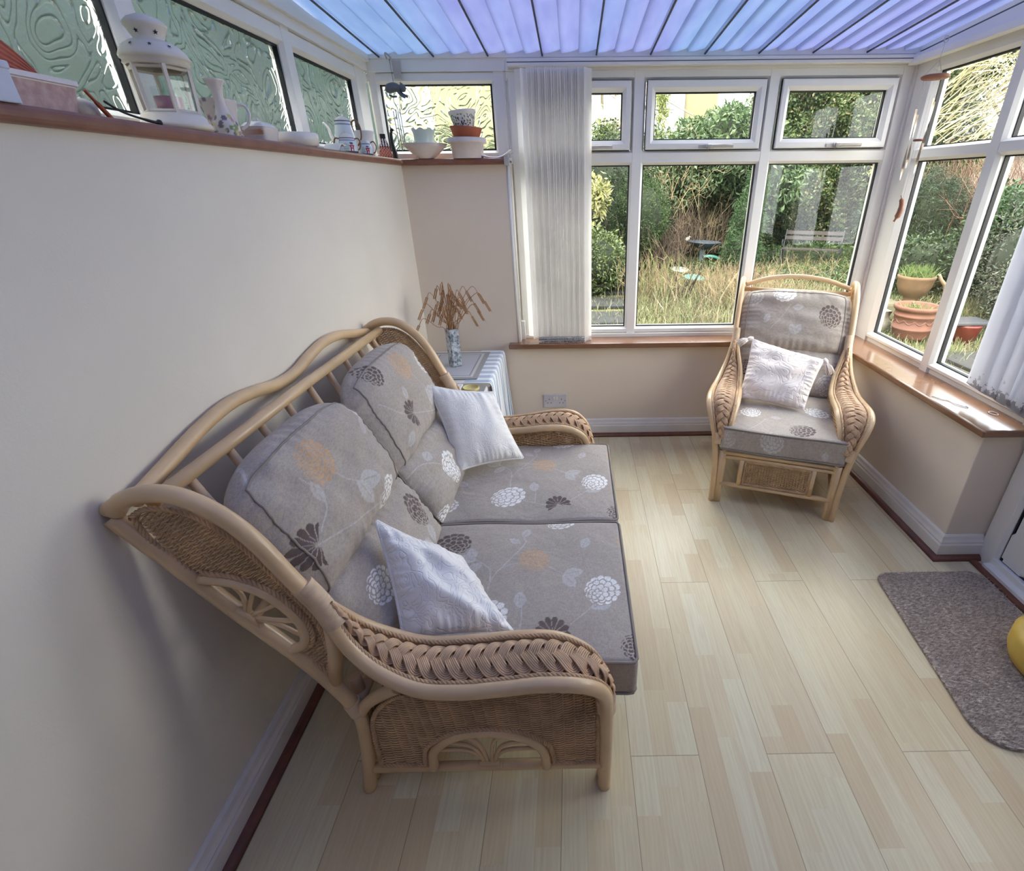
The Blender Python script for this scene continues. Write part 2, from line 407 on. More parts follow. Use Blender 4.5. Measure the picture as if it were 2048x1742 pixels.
# ================================================================== the room
XL, XR, YB, YW, ZC = -0.88, 1.58, 2.90, 3.0, 2.035     # wall faces, window plane, ceiling edge
WX, WL = 1.725, -1.02                                  # right / upper left window planes
YF = -1.35                                             # house wall behind the photographer

b = MB(); b.bb((-1.12, YF - 0.1, -0.12), (1.95, 3.12, 0)); struct(b.build('floor', M['floor']))
b = MB(); b.bb((-1.10, YF, 0), (XL, 3.10, 1.568)); struct(b.build('wall_left', M['wall_left']))
b = MB(); b.prism([(XL, 0), (1.76, 0), (1.76, 0.60), (-0.335, 0.60), (-0.335, 1.568), (XL, 1.568)], YB, 3.10, lambda a, z, h: (a, h, z)); struct(b.build('wall_back', M['wall']))
b = MB(); b.bb((XR, 1.68, 0), (1.80, YB, 0.60)); struct(b.build('wall_right', M['wall'], bevel=0.004))
b = MB(); b.bb((-1.12, YF - 0.12, 0), (1.95, YF, 2.45)); struct(b.build('wall_house', simple('brown_house_brick', sr(132, 104, 86), 0.85, 0.1, 12)))
b = MB(); b.bb((1.74, YF, 0), (1.90, 0.72, 2.3)); struct(b.build('wall_right_near', M['wall']))

# shelf on top of the raised walls, window sills
b = MB()
P = [(-1.02, YF), (-0.862, YF), (-0.862, 2.85), (-0.322, 2.85), (-0.322, 3.0), (-1.02, 3.0)]
b.prism(P, 1.568, 1.596)
struct(b.build('trim_1', M['shelf'], bevel=0.010, seg=3))
b = MB(); b.bb((-0.345, 2.843, 1.562), (-0.318, 2.862, 1.602)); struct(b.build('trim_2', M['handle'], bevel=0.003))
b = MB()
P = [(-0.392, 2.845), (1.535, 2.845), (1.535, 1.642), (1.83, 1.642), (1.83, 3.02), (-0.335, 3.02), (-0.335, 2.898), (-0.392, 2.898)]
b.prism(P, 0.600, 0.630); struct(b.build('trim_3', M['sill'], bevel=0.007, seg=3))

# reveal trim where the raised wall meets the tall window
b = MB(); b.tube([(-0.335, 2.905, 0.63), (-0.335, 2.905, 1.565)], 0.009, 8); b.bb((-0.336, 2.905, 0.63), (-0.322, 3.0, 1.60)); b.bb((-0.33, 2.955, 0.63), (-0.30, 2.995, 0.74))
struct(b.build('trim_4', M['upvc']))

def skirting(name, path, side):
    """profile swept along an xy path; side=+1 keeps the room on the left of the walk"""
    prof = [(0, 0), (0.022, 0), (0.022, 0.058), (0.017, 0.066), (0.019, 0.072), (0.013, 0.084), (0.010, 0.098), (0.004, 0.104), (0, 0.104)]
    P = np.array(path, float); n = len(P); rows = []
    for i in range(n):
        d0 = P[i] - P[i - 1] if i else P[1] - P[0]; d1 = P[i + 1] - P[i] if i < n - 1 else d0
        d0 = d0 / np.linalg.norm(d0); d1 = d1 / np.linalg.norm(d1)
        n0 = np.array([-d0[1], d0[0]]) * side; n1 = np.array([-d1[1], d1[0]]) * side
        mm = (n0 + n1) / (1 + n0 @ n1)
        rows.append([(P[i][0] + mm[0] * a, P[i][1] + mm[1] * a, z + 0.012) for a, z in prof])
    b = MB(); b.grid(np.array(rows), smooth=False); struct(b.build(name, M['trimpaint']))
    rows = []
    for i in range(n):
        d0 = P[i] - P[i - 1] if i else P[1] - P[0]; d1 = P[i + 1] - P[i] if i < n - 1 else d0
        d0 = d0 / np.linalg.norm(d0); d1 = d1 / np.linalg.norm(d1)
        n0 = np.array([-d0[1], d0[0]]) * side; n1 = np.array([-d1[1], d1[0]]) * side
        mm = (n0 + n1) / (1 + n0 @ n1)
        rows.append([(P[i][0] + mm[0] * a, P[i][1] + mm[1] * a, z) for a, z in [(0.022, 0), (0.042, 0.0), (0.0415, 0.007), (0.036, 0.016), (0.027, 0.022), (0.022, 0.023)]])
    b = MB(); b.grid(np.array(rows), smooth=True); struct(b.build('trim_9' if 'left' in name else 'trim_10', M['beading']))
skirting('baseboard_left', [(XL, YF), (XL, YB), (XR, YB)][:2] + [(XR - 0.0, YB)], -1)
skirting('baseboard_right', [(XR, YB), (XR, 1.68), (1.745, 1.68)], -1)

# ---- frames.  plane frames: U horizontal in the window plane, outwards normal given
class Plane:
    def __init__(s, o, u, nrm): s.o = np.array(o, float); s.u = np.array(u, float); s.n = np.array(nrm, float)
    def p(s, a, z, d): return tuple(s.o + s.u * a + s.n * d + np.array([0, 0, z]))     # d outwards
PB = Plane((0, YW, 0), (1, 0, 0), (0, 1, 0)); PR = Plane((WX, 0, 0), (0, 1, 0), (1, 0, 0)); PL = Plane((WL, 0, 0), (0, 1, 0), (-1, 0, 0))
def bar(b, pl, a0, a1, z0, z1, d0=0.0, d1=0.07, ch=0.012, horiz=None):
    """glazing bar with chamfered inner edges; long direction picked from the size"""
    if horiz is None: horiz = abs(a1 - a0) > abs(z1 - z0)
    if horiz:
        d0 += 0.0015
        sec = [(z0, d1), (z0, d0 + ch * 1.3), (z0 + ch, d0), (z1 - ch, d0), (z1, d0 + ch * 1.3), (z1, d1)]
        b.prism(sec, a0, a1, lambda s, d, h: pl.p(h, s, d))
    else:
        sec = [(a0, d1), (a0, d0 + ch * 1.3), (a0 + ch, d0), (a1 - ch, d0), (a1, d0 + ch * 1.3), (a1, d1)]
        b.prism(sec, z0, z1, lambda s, d, h: pl.p(s, h, d))
def pane(parent, pl, a0, a1, z0, z1, mat, d=0.035, name='pane'):
    g = 0.0055
    b = MB()
    for x0, x1, y0, y1 in ((a0 - g, a0 + g, z0, z1), (a1 - g, a1 + g, z0, z1), (a0, a1, z0 - g, z0 + g), (a0, a1, z1 - g, z1 + g)):
        q = [pl.p(x0, y0, d - 0.014), pl.p(x1, y1, d + 0.004)]
        b.bb(q[0], q[1])
    b.build('gasket', M['gasket'], parent)
    b = MB(); V = [pl.p(a0, z0, d), pl.p(a1, z0, d), pl.p(a1, z1, d), pl.p(a0, z1, d)]; b.add(V, [[0, 1, 2, 3]], False)
    b.build(name, mat, parent)
def sash(parent, pl, a0, a1, z0, z1, gl):
    """opening light standing proud of the frame, with its pane gl=(a0,a1,z0,z1)"""
    b = MB(); D = -0.014
    sec = lambda o, i: None
    ring = []
    for (u0, v0, u1, v1), d in (((a0, z0, a1, z1), 0.03), ((a0, z0, a1, z1), D + 0.004), ((a0 + .004, z0 + .004, a1 - .004, z1 - .004), D), ((gl[0] - 0.018, gl[2] - 0.018, gl[1] + 0.018, gl[3] + 0.018), D), ((gl[0], gl[2], gl[1], gl[3]), D + 0.016), ((gl[0], gl[2], gl[1], gl[3]), 0.05)):
        ring.append([pl.p(u0, v0, d), pl.p(u1, v0, d), pl.p(u1, v1, d), pl.p(u0, v1, d), pl.p(u0, v0, d)])
    b.grid(np.array(ring), smooth=False)
    s = b.build('sash', M['upvc'], parent)
    b = MB()
    g = 0.003
    for x0, x1, y0, y1 in ((a0 - g, a0 + g, z0, z1), (a1 - g, a1 + g, z0, z1), (a0, a1, z0 - g, z0 + g), (a0, a1, z1 - g, z1 + g)):
        b.bb(pl.p(x0, y0, -0.001), pl.p(x1, y1, 0.02))
    b.build('gasket', M['gasket'], parent)
    pane(parent, pl, *gl, M['glass'], d=0.03)
def handle(parent, pl, a, z):
    b = MB(); b.tube([pl.p(a, z, -0.014), pl.p(a, z, -0.032)], 0.013, 16); b.bb(pl.p(a - 0.05, z - 0.008, -0.014), pl.p(a + 0.03, z + 0.008, -0.020))
    P = cr([pl.p(a - 0.006, z, -0.036), pl.p(a + 0.03, z + 0.002, -0.040), pl.p(a + 0.08, z + 0.003, -0.038), pl.p(a + 0.125, z + 0.001, -0.034)], 6)
    b.tube(P, [0.011] * 4 + [0.008] * (len(P) - 4), 10)
    b.build('handle', M['handle'], parent)

# window_1: small patterned light over the raised back wall
w1 = MB()
bar(w1, PB, -1.02, -0.965, 1.585, 1.985); bar(w1, PB, -0.400, -0.325, 1.585, 1.985); bar(w1, PB, -1.02, -0.325, 1.93, 1.985); bar(w1, PB, -1.02, -0.325, 1.588, 1.638)
w1.bb((-1.02, 2.992, 1.978), (-0.325, 3.07, ZC + 0.03))
w1 = struct(w1.build('window_1', M['upvc']))
pane(w1, PB, -0.964, -0.404, 1.640, 1.930, M['obscure_back'])
# window_2: three-light window facing the garden
w2 = MB()
bar(w2, PB, -0.325, -0.262, 0.63, 1.985); bar(w2, PB, 0.308, 0.378, 0.63, 1.985); bar(w2, PB, 0.989, 1.059, 0.63, 1.985); bar(w2, PB, 1.652, 1.725, 0.63, 1.985)
bar(w2, PB, -0.325, 1.725, 1.937, 1.99); bar(w2, PB, -0.325, 1.725, 1.562, 1.630); bar(w2, PB, -0.325, 1.725, 0.645, 0.686)
w2.bb((-0.325, 2.985, 0.628), (1.725, 3.07, 0.650)); w2.bb((-0.325, 2.990, 1.978), (1.725, 3.07, ZC + 0.03))
w2 = struct(w2.build('window_2', M['upvc']))
for a0, a1 in ((-0.262, 0.308), (0.378, 0.989), (1.059, 1.652)):
    pane(w2, PB, a0, a1, 0.686, 1.562, M['glass'])
    sash(w2, PB, a0 + 0.006, a1 - 0.006, 1.632, 1.934, (a0 + 0.048, a1 - 0.048, 1.676, 1.886))
for a in (0.085, 0.715, 1.385): handle(w2, PB, a, 1.643)
# window_3: right-hand side window
w3 = MB()
bar(w3, PR, 2.835, 3.0, 0.63, 1.99, ch=0.02); bar(w3, PR, 2.275, 2.350, 0.63, 1.99); bar(w3, PR, 1.64, 1.71, 0.63, 1.99)
bar(w3, PR, 1.64, 3.0, 1.937, 2.0); bar(w3, PR, 1.64, 3.0, 1.562, 1.622); bar(w3, PR, 1.64, 3.0, 0.645, 0.682)
w3.bb((1.735, 1.64, 0.628), (WX + 0.07, 3.0, 0.650)); w3.bb((WX - 0.01, 1.60, 1.992), (WX + 0.07, 3.0, 2.14))
w3 = struct(w3.build('window_3', M['upvc']))
for a0, a1 in ((2.350, 2.835), (1.71, 2.275)):
    pane(w3, PR, a0, a1, 0.682, 1.562, M['glass'], d=0.045); pane(w3, PR, a0, a1, 1.622, 1.937, M['glass'], d=0.045)
b = MB(); b.bb((1.715, 2.985, 0.63), (1.80, 3.07, 2.06)); struct(b.build('trim_5', M['upvc']))
# window_4: long patterned light over the left wall
w4 = MB()
ed = [3.0, 2.27, 1.50, 0.73, -0.04, -0.81, YF]
for i, e in enumerate(ed[1:-1]): bar(w4, PL, e - 0.08, e, 1.60, 1.99)
bar(w4, PL, 2.84, 3.0, 1.60, 1.99, ch=0.02)
bar(w4, PL, YF, 3.0, 1.925, 1.99); bar(w4, PL, YF, 3.0, 1.592, 1.634)
w4.bb((WL - 0.07, YF, 1.985), (WL + 0.012, 3.0, 2.07)); w4.bb((WL - 0.07, YF, 2.02), (WL + 0.03, 3.0, 2.05))
w4.add([(WL + 0.01, 3.0, 2.04), (WL + 0.01, YF, 2.04), (WL + 0.01, YF, 2.30), (WL - 0.06, 3.0, 2.04), (WL - 0.06, YF, 2.04), (WL - 0.06, YF, 2.30)], [[0, 1, 2]], False)
w4.F.append(np.array([[w4.n - 6 + 3, w4.n - 6 + 5, w4.n - 6 + 4]])); w4.S.append((1, False)); w4.V.append(np.zeros((0, 3))); w4.C.append(None)
w4 = struct(w4.build('window_4', M['upvc']))
for i in range(len(ed) - 1):
    hi = 2.84 if i == 0 else ed[i] - 0.08
    pane(w4, PL, ed[i + 1], hi, 1.634, 1.925, M['obscure'])

# door_1 on the right, beyond the raised sill
dr = MB(); PD = Plane((1.765, 0, 0), (0, 1, 0), (1, 0, 0))
bar(dr, PD, 1.585, 1.68, 0.0, 1.99, d0=-0.02); bar(dr, PD, 0.72, 0.80, 0, 1.99); bar(dr, PD, 0.72, 1.68, 1.93, 2.12)
dr.bb((1.715, 0.72, 0.0), (1.775, 1.60, 0.028)); dr.bb((1.745, 0.72, 0.0), (1.86, 1.60, 0.055))
dr = struct(dr.build('door_1', M['upvc'], bevel=0.003))
b = MB(); b.bb(PD.p(1.585, 0.058, 0.0), PD.p(1.579, 1.93, 0.03)); b.bb(PD.p(0.80, 0.055, 0), PD.p(1.585, 0.061, 0.03)); b.build('gasket', M['gasket'], dr)
b = MB()
for a0, a1, z0, z1 in ((1.470, 1.579, 0.061, 1.93), (0.80, 0.91, 0.061, 1.93), (0.80, 1.579, 0.061, 0.20), (0.80, 1.579, 0.93, 1.04), (0.80, 1.579, 1.82, 1.93)): bar(b, PD, a0, a1, z0, z1, d0=-0.005)
b.bb(PD.p(0.91, 0.20, 0.025), PD.p(1.47, 0.93, 0.045)); b.build('leaf', M['upvc'], dr)
pane(dr, PD, 0.91, 1.47, 1.04, 1.82, M['glass'])
b = MB(); b.bb((1.69, 0.70, 0.0), (1.722, 1.635, 0.012)); struct(b.build('trim_6', M['beading'], bevel=0.004))
# ceiling: pleated blind slats under the lean-to roof, rising towards the house, with dark glazing bars
SL = 0.06
def zroof(y): return ZC + SL * (3.0 - y)
cb = MB(); pitch = 0.2655 / 3; k0 = -1
xs0 = -0.937 - pitch
i = 0; x = xs0
while x < WX - 0.005:
    x1 = min(x + pitch, WX + 0.0)
    a = max(x, WL)
    prof = [(a, 0.014), (a + 0.0008, 0.0), (a + (x1 - a) * 0.10, -0.003), (a + (x1 - a) * 0.5, 0.001), (a + (x1 - a) * 0.9, 0.009), (x1, 0.014)]
    rows = np.array([[(px, y, zroof(y) + pz + 0.012) for px, pz in prof] for y in (3.0, 1.5, 0.0, YF)])
    cb.grid(rows, smooth=True); x += pitch; i += 1
ceil = struct(cb.build('ceiling', M['roof']))
x = -0.937; n = 0
while x < WX:
    b = MB(); b.tube([(x, 3.0, zroof(3.0) + 0.002), (x, YF, zroof(YF) + 0.002)], 0.0045, 6); b.build('glazing_bar', M['rod'], ceil); x += 0.2655
# thin white edge seams between the slats
b = MB(); b.prism([(2.985, ZC - 0.004), (3.07, ZC - 0.004), (3.07, ZC + 0.05), (2.985, ZC + 0.05)], -1.02, 1.725, lambda a, z, h: (h, a, z)); struct(b.build('trim_7', M['upvc']))
# roof edge filler right
b = MB(); b.add([(WX - 0.005, 3.0, 2.03), (WX - 0.005, YF, 2.03), (WX - 0.005, YF, zroof(YF) + 0.03), (WX - 0.005, 3.0, 2.05), (WX + 0.05, 3.0, 2.03), (WX + 0.05, YF, 2.03), (WX + 0.05, YF, zroof(YF) + 0.03), (WX + 0.05, 3.0, 2.05)], [[0, 1, 2, 3], [4, 7, 6, 5], [0, 3, 7, 4], [0, 4, 5, 1], [2, 6, 7, 3]], False)
b.bb((WX - 0.03, YF, 2.0), (WX + 0.02, 3.0, 2.03)); struct(b.build('trim_8', M['upvc']))

# ================================================================== cane furniture
def inpoly(x, y, P):
    P = np.asarray(P, float); c = np.zeros(np.shape(x), bool); n = len(P)
    for i in range(n):
        x1, y1 = P[i]; x2, y2 = P[(i + 1) % n]
        t = ((y1 > y) != (y2 > y)) & (x < (x2 - x1) * (y - y1) / (y2 - y1 + 1e-12) + x1); c ^= t
    return c
def rope(b, P, r, strands=3, twist=0.03, step=0.005, n=5):
    P = resample(P, step); L = np.arange(len(P)) * step
    T = np.gradient(P, axis=0); T /= np.linalg.norm(T, axis=1, keepdims=True)
    a = np.array([0, 1.0, 0]) if abs(T[0][1]) < 0.9 else np.array([0, 0, 1.0])
    N = a - T * (T @ a)[:, None]; N /= np.linalg.norm(N, axis=1, keepdims=True) + 1e-9; B = np.cross(T, N)
    for k in range(strands):
        th = L / twist * 2 * PI + k * 2 * PI / strands
        b.tube(P + (np.cos(th)[:, None] * N + np.sin(th)[:, None] * B) * r * 0.55, r * 0.52, n, caps=False)
def weave(b, inside, s0, s1, t0, t1, mp, pitch=0.0056, stake=0.026, r=0.0023, amp=0.0042, step=0.0043, stakes=True):
    """strands run along s, stakes along t; mp(s,t,d)->(n,3)"""
    S = np.arange(s0, s1, step); j = 0
    for t in np.arange(t0, t1, pitch):
        ok = inside(S, np.full_like(S, t)); k = 0
        while k < len(S):
            if ok[k]:
                e = k
                while e + 1 < len(S) and ok[e + 1]: e += 1
                if e - k >= 2:
                    ss = S[k:e + 1]; d = amp * np.cos(PI * ss / stake + (j % 2) * PI)
                    sag = 0.0012 * np.cos(2 * PI * ss / stake)
                    b.tube(mp(ss, np.full_like(ss, t) + sag, d), r, 4, caps=False)
                k = e + 1
            else: k += 1
        j += 1
    if stakes:
        T = np.arange(t0, t1, 0.012)
        for s in np.arange(math.ceil(s0 / stake) * stake, s1, stake):
            ok = inside(np.full_like(T, s), T); k = 0
            while k < len(T):
                if ok[k]:
                    e = k
                    while e + 1 < len(T) and ok[e + 1]: e += 1
                    if e - k >= 1: b.tube(mp(np.full(e - k + 1, s), T[k:e + 1], np.zeros(e - k + 1)), 0.0028, 4, caps=False)
                    k = e + 1
                else: k += 1
def plait(b, A, Bp, up, canes=6, rc=0.0024):
    """flat three-strand plait filling the strip between edge paths A and Bp (same length arrays)"""
    m = len(A); Cn = (A + Bp) / 2; L = np.concatenate([[0], np.cumsum(np.linalg.norm(np.diff(Cn, axis=0), axis=1))])
    step = 0.0042; q = np.arange(0, L[-1], step)
    I = lambda X, s: np.stack([np.interp(s, L, X[:, k]) for k in range(3)], 1)
    cyc = 0.104; pc = 0.0043; wq = np.linalg.norm(I(Bp, q) - I(A, q), axis=1)
    for k in range(3):
        th = q / cyc * 2 * PI + k * 2 * PI / 3
        Am = np.maximum(wq / 2 - 3.0 * pc, wq * 0.18); pcq = pc * np.clip(wq / 0.085, 0.35, 1.0)
        U = Am * np.sin(th); dU = Am * np.cos(th) * 2 * PI / cyc; nn = np.sqrt(1 + dU * dU)
        for c in range(canes):
            off = c - (canes - 1) / 2
            s = np.clip(q - dU / nn * off * pcq, 0, L[-1]); UU = U + off * pcq / nn
            a = I(A, s); bb_ = I(Bp, s); w = np.linalg.norm(bb_ - a, axis=1); uu = np.clip(UU / (w / 2), -1, 1)
            P = a + (bb_ - a) * ((uu + 1) / 2)[:, None] + I(up, s) * (np.sin(2 * th) * 0.0060 + 0.012 * (1 - uu * uu))[:, None]
            b.tube(P, rc, 5, caps=False)

# side profile (x forward, z up); y offset outward handled separately
OUT = [(-0.862, 0.938, 0), (-0.838, 0.962, 0), (-0.79, 0.976, 0), (-0.735, 0.970, 0), (-0.675, 0.930, 0), (-0.626, 0.865, 0), (-0.58, 0.765, 0), (-0.541, 0.685, 0.0),
       (-0.497, 0.590, 0.017), (-0.438, 0.533, 0.037), (-0.352, 0.498, 0.055), (-0.262, 0.499, 0.064), (-0.171, 0.511, 0.067), (-0.084, 0.523, 0.067), (-0.012, 0.516, 0.064), (0.036, 0.480, 0.048), (0.058, 0.425, 0.028), (0.064, 0.350, 0.010), (0.066, 0.20, -0.004), (0.064, 0.0, -0.008)]
INN = [(-0.541, 0.685, -0.012), (-0.497, 0.605, -0.035), (-0.445, 0.545, -0.055), (-0.358, 0.500, -0.066), (-0.236, 0.500, -0.07), (-0.14, 0.510, -0.07), (-0.05, 0.506, -0.068), (0.02, 0.470, -0.058), (0.050, 0.415, -0.048), (0.060, 0.340, -0.042), (0.062, 0.20, -0.040), (0.060, 0.0, -0.038)]
STILE = [(-0.872, 0.925, 0.002), (-0.80, 0.812, 0), (-0.717, 0.680, 0), (-0.622, 0.538, 0), (-0.565, 0.430, 0), (-0.537, 0.350, -0.002), (-0.536, 0.27, -0.004), (-0.552, 0.15, -0.008), (-0.578, 0.0, -0.012)]

def cane_seat(root, half, rr, detail=1.0, flare=1.0, legin=0.0):
    """frame parts common to sofa and armchair.  local x = towards the sitter's front, y = across (0 centre)"""
    for sgn in (-1, 1):
        yy = lambda d: sgn * (half + d * flare)
        to = lambda L: [(x, yy(d), z) for x, z, d in L]
        out_c = cr(to(OUT), 8); inn_c = cr(to(INN), 8); sti = cr(to(STILE), 8)
        b = MB(); b.tube(out_c, rr, 14); b.tube(sti, rr * 0.98, 14)
        b.tube(inn_c, rr * 0.9, 12)
        # pointed joint at the top of the back, short strut and the Y brace
        b.tube([(-0.888, yy(0), 0.935), (-0.872, yy(0), 0.942), (-0.85, yy(0), 0.955)], [rr * 0.3, rr * 0.9, rr * 0.9], 12)
        b.tube([(-0.529, yy(0), 0.655), (-0.545, yy(-0.002), 0.54), (-0.566, yy(-0.003), 0.452)], rr * 0.92, 12)
        b.tube(cr([(-0.532, yy(-0.004), 0.335), (-0.50, yy(0.005), 0.385), (-0.445, yy(0.03), 0.450), (-0.40, yy(0.045), 0.492)], 4), rr * 0.85, 12)
        b.tube([(-0.545, yy(-0.006), 0.102), (0.062, yy(-0.006), 0.108)], rr * 0.72, 12)
        fr = b.build('side_frame', M['rattan'], root)
        # rear inner leg
        b = MB(); b.tube(cr([(-0.575, yy(-0.045), 0.0), (-0.555, yy(-0.042), 0.15), (-0.54, yy(-0.04), 0.30), (-0.545, yy(-0.04), 0.42)], 4), rr * 0.9, 12)
        b.build('leg', M['rattan'], root)
        # bindings
        def wrap(P, r0, n_):
            b = MB(); P = resample(P, 0.0012); rad = r0 * (1 + 0.05 * np.abs(np.sin(np.arange(len(P)) * PI / 3.0))); b.tube(P, rad, 14); b.build('cane_binding', M['binding'], fr)
        oc = np.array(out_c)
        k = [i for i in range(len(oc)) if 0.625 < oc[i][2] < 0.745 and oc[i][0] < -0.45]
        wp = (oc[k] + np.array([0, -sgn * 0.006, 0])); wrap(wp, rr * 1.32, 0)
        k = [i for i in range(len(oc)) if 0.335 < oc[i][2] < 0.40 and oc[i][0] > 0]
        wrap(oc[k] + np.array([0, -sgn * 0.012, 0]), rr * 1.35, 0)
        k = [i for i in range(len(sti)) if 0.335 < sti[i][2] < 0.385]
        if len(k) > 1: wrap(sti[k], rr * 1.12, 0)
        # plaited armrest between the outer and inner tubes
        n_ = 160
        ka = [i for i in range(len(oc)) if (oc[i][0] > -0.545 and oc[i][2] < 0.69 and oc[i][2] > 0.36)]
        A = resample(oc[ka], 0.004); ic = np.array(inn_c); kb = [i for i in range(len(ic)) if ic[i][2] > 0.355 and ic[i][2] < 0.69]
        Bq = resample(ic[kb], 0.004)
        par = np.linspace(0, 1, n_); A = np.stack([np.interp(par, np.linspace(0, 1, len(A)), A[:, c]) for c in range(3)], 1); Bq = np.stack([np.interp(par, np.linspace(0, 1, len(Bq)), Bq[:, c]) for c in range(3)], 1)
        T = np.gradient((A + Bq) / 2, axis=0); W = Bq - A; up = np.cross(T, W) * (1 if sgn < 0 else -1); up /= np.linalg.norm(up, axis=1, keepdims=True)
        up *= np.sign(up[n_ // 2][2])
        b = MB(); c1 = A + up * rr * 0.55 + W * 0.10; c2 = Bq + up * rr * 0.55 - W * 0.10
        plait(b, A + W * 0.14 + up * 0.008, Bq - W * 0.14 + up * 0.008, up)
        ar = b.build('plaited_armrest', M['braid'], fr)
        b = MB(); rope(b, A + W * 0.085 + up * rr * 0.75, 0.0062); rope(b, Bq - W * 0.085 + up * rr * 0.75, 0.0062)
        # under-layer that closes the armrest
        u_ = np.linspace(0.1, 0.9, 5); b.grid(np.stack([A + W * q_ + up * 0.001 for q_ in u_], 1))
        b.build('armrest_edging', M['rope'], ar)
        # lower woven side, leaning out to the outer tube, open fan arch at the bottom
        lowz = 0.118
        top = np.array([(x, z) for x, z, d in OUT if x > -0.45 and z > 0.4]); 
        outl = [(-0.528, lowz), (-0.515, 0.30), (-0.462, 0.400), (-0.395, 0.470), (-0.30, 0.487), (-0.171, 0.495), (-0.05, 0.506), (0.0, 0.500), (0.034, 0.455), (0.047, 0.39), (0.052, lowz)]
        arch = cr([(-0.384, 0.112), (-0.373, 0.190), (-0.330, 0.252), (-0.285, 0.283), (-0.232, 0.292), (-0.172, 0.281), (-0.122, 0.245), (-0.094, 0.190), (-0.088, 0.112)], 6)
        hole = [(x, z) for x, z in arch]
        ins = lambda s, t: inpoly(s, t, outl) & ~inpoly(s, t, hole)
        def mp(s, t, d):
            s = np.asarray(s, float); t = np.asarray(t, float); q = np.clip((t - 0.1) / 0.40, 0, 1)
            xx = np.clip((s + 0.53) / 0.16, 0, 1) * np.clip((0.06 - s) / 0.12, 0.15, 1)
            return np.stack([s, sgn * (half - 0.006 + (0.058 * flare * q ** 1.3 * xx) + d), t], 1)
        b = MB(); weave(b, ins, -0.53, 0.055, lowz, 0.51, mp, pitch=0.0054 / detail, r=0.0025); pan = b.build('woven_side_panel', M['cane'], fr)
        b = MB()
        rp = lambda L, dd=0.004: mp(np.array([p[0] for p in L]), np.array([p[1] for p in L]), np.full(len(L), dd))
        o2 = [(-0.374, lowz + .003), (-0.522, lowz + .003), (-0.509, 0.30), (-0.457, 0.398), (-0.40, 0.462)]
        # outline rope with square corners: straight runs
        for seg in ([(-0.384, lowz + .003), (-0.52, lowz + .003)], [(-0.520, lowz), (-0.508, 0.30), (-0.456, 0.396), (-0.392, 0.464)], [(0.036, 0.43), (0.044, 0.36), (0.046, lowz)], [(0.044, lowz + .003), (-0.088, lowz + .003)]):
            rope(b, rp(cr(seg, 6)), 0.0065)
        rope(b, rp(cr([(x * 1.0 + (x + 0.236) * 0.13, z + 0.012) for x, z in arch[::3]], 3)), 0.0075)
        b.build('panel_edging', M['rope'], pan)
        b = MB(); b.tube(rp(arch, 0.006), 0.0125, 12)
        c0 = (-0.236, 0.118)
        for ex, ez, mx_, mz in ((-0.372, 0.196, -0.275, 0.190), (-0.350, 0.238, -0.27, 0.215), (-0.292, 0.276, -0.252, 0.225), (-0.190, 0.276, -0.222, 0.225), (-0.122, 0.238, -0.203, 0.215), (-0.100, 0.196, -0.198, 0.190)):
            sx = c0[0] + (ex - c0[0]) * 0.14
            b.tube(rp(cr([(sx, 0.112), (sx, 0.150), (sx + (ex - sx) * 0.28, mz), (ex, ez)], 6), 0.002), 0.0052, 8)
        b.tube(rp(np.array([(-0.268, 0.122), (-0.236, 0.118), (-0.206, 0.122)]), 0.008), [0.007] * 3, 8); b.tube(rp(np.array([(-0.262, 0.132), (-0.236, 0.130), (-0.212, 0.132)]), 0.008), 0.006, 8)
        b.build('fan_arch', M['rattan'], pan)
        # inner woven panel below the inner tube (seen from the seat)
        outl2 = [(-0.50, 0.33), (-0.44, 0.47), (-0.34, 0.488), (-0.10, 0.495), (-0.03, 0.482), (0.02, 0.445), (0.042, 0.33)]
        def mp2(s, t, d): return np.stack([np.asarray(s, float), sgn * (half - 0.050 - 0.016 * flare * np.clip((np.asarray(t) - 0.3) / 0.2, 0, 1) + np.asarray(d)), np.asarray(t, float)], 1)
        b = MB(); weave(b, lambda s, t: inpoly(s, t, outl2), -0.5, 0.045, 0.33, 0.50, mp2, pitch=0.0064 / detail); rope(b, mp2(*np.array(cr([(-0.42, 0.472), (-0.34, 0.486), (-0.10, 0.493), (-0.03, 0.480), (0.02, 0.443), (0.04, 0.36)], 5)).T, 0.0), 0.0055)
        b.build('woven_inner_panel', M['cane'], fr)
        # wing beside the back: strands run across, half-round fan against the stile
        wo = np.array([(-0.838, 0.925), (-0.800, 0.944), (-0.735, 0.938), (-0.680, 0.898), (-0.635, 0.835), (-0.595, 0.750), (-0.556, 0.655), (-0.553, 0.545), (-0.575, 0.490), (-0.640, 0.590), (-0.72, 0.715), (-0.79, 0.828)])
        # work in a frame aligned with the stile
        o0 = np.array([-0.565, 0.430]); e1 = np.array([-0.5235, 0.852]); e1 /= np.linalg.norm(e1); e2 = np.array([e1[1], -e1[0]])   # e2 points forward/up... toward the outer tube
        loc = lambda P: np.stack([(np.asarray(P) - o0) @ e1, (np.asarray(P) - o0) @ e2], 1)
        wl = loc(wo); ah = cr([(0.155, 0.006), (0.150, 0.050), (0.185, 0.085), (0.235, 0.098), (0.300, 0.092), (0.355, 0.060), (0.395, 0.014)], 6)
        def mpw(s, t, d):
            s = np.asarray(s, float); t = np.asarray(t, float)
            P = o0[None] + t[:, None] * e1 + s[:, None] * e2
            return np.stack([P[:, 0], sgn * (half - 0.002 + np.asarray(d)), P[:, 1]], 1)
        insw = lambda s, t: inpoly(t, s, wl) & ~inpoly(t, s, ah)
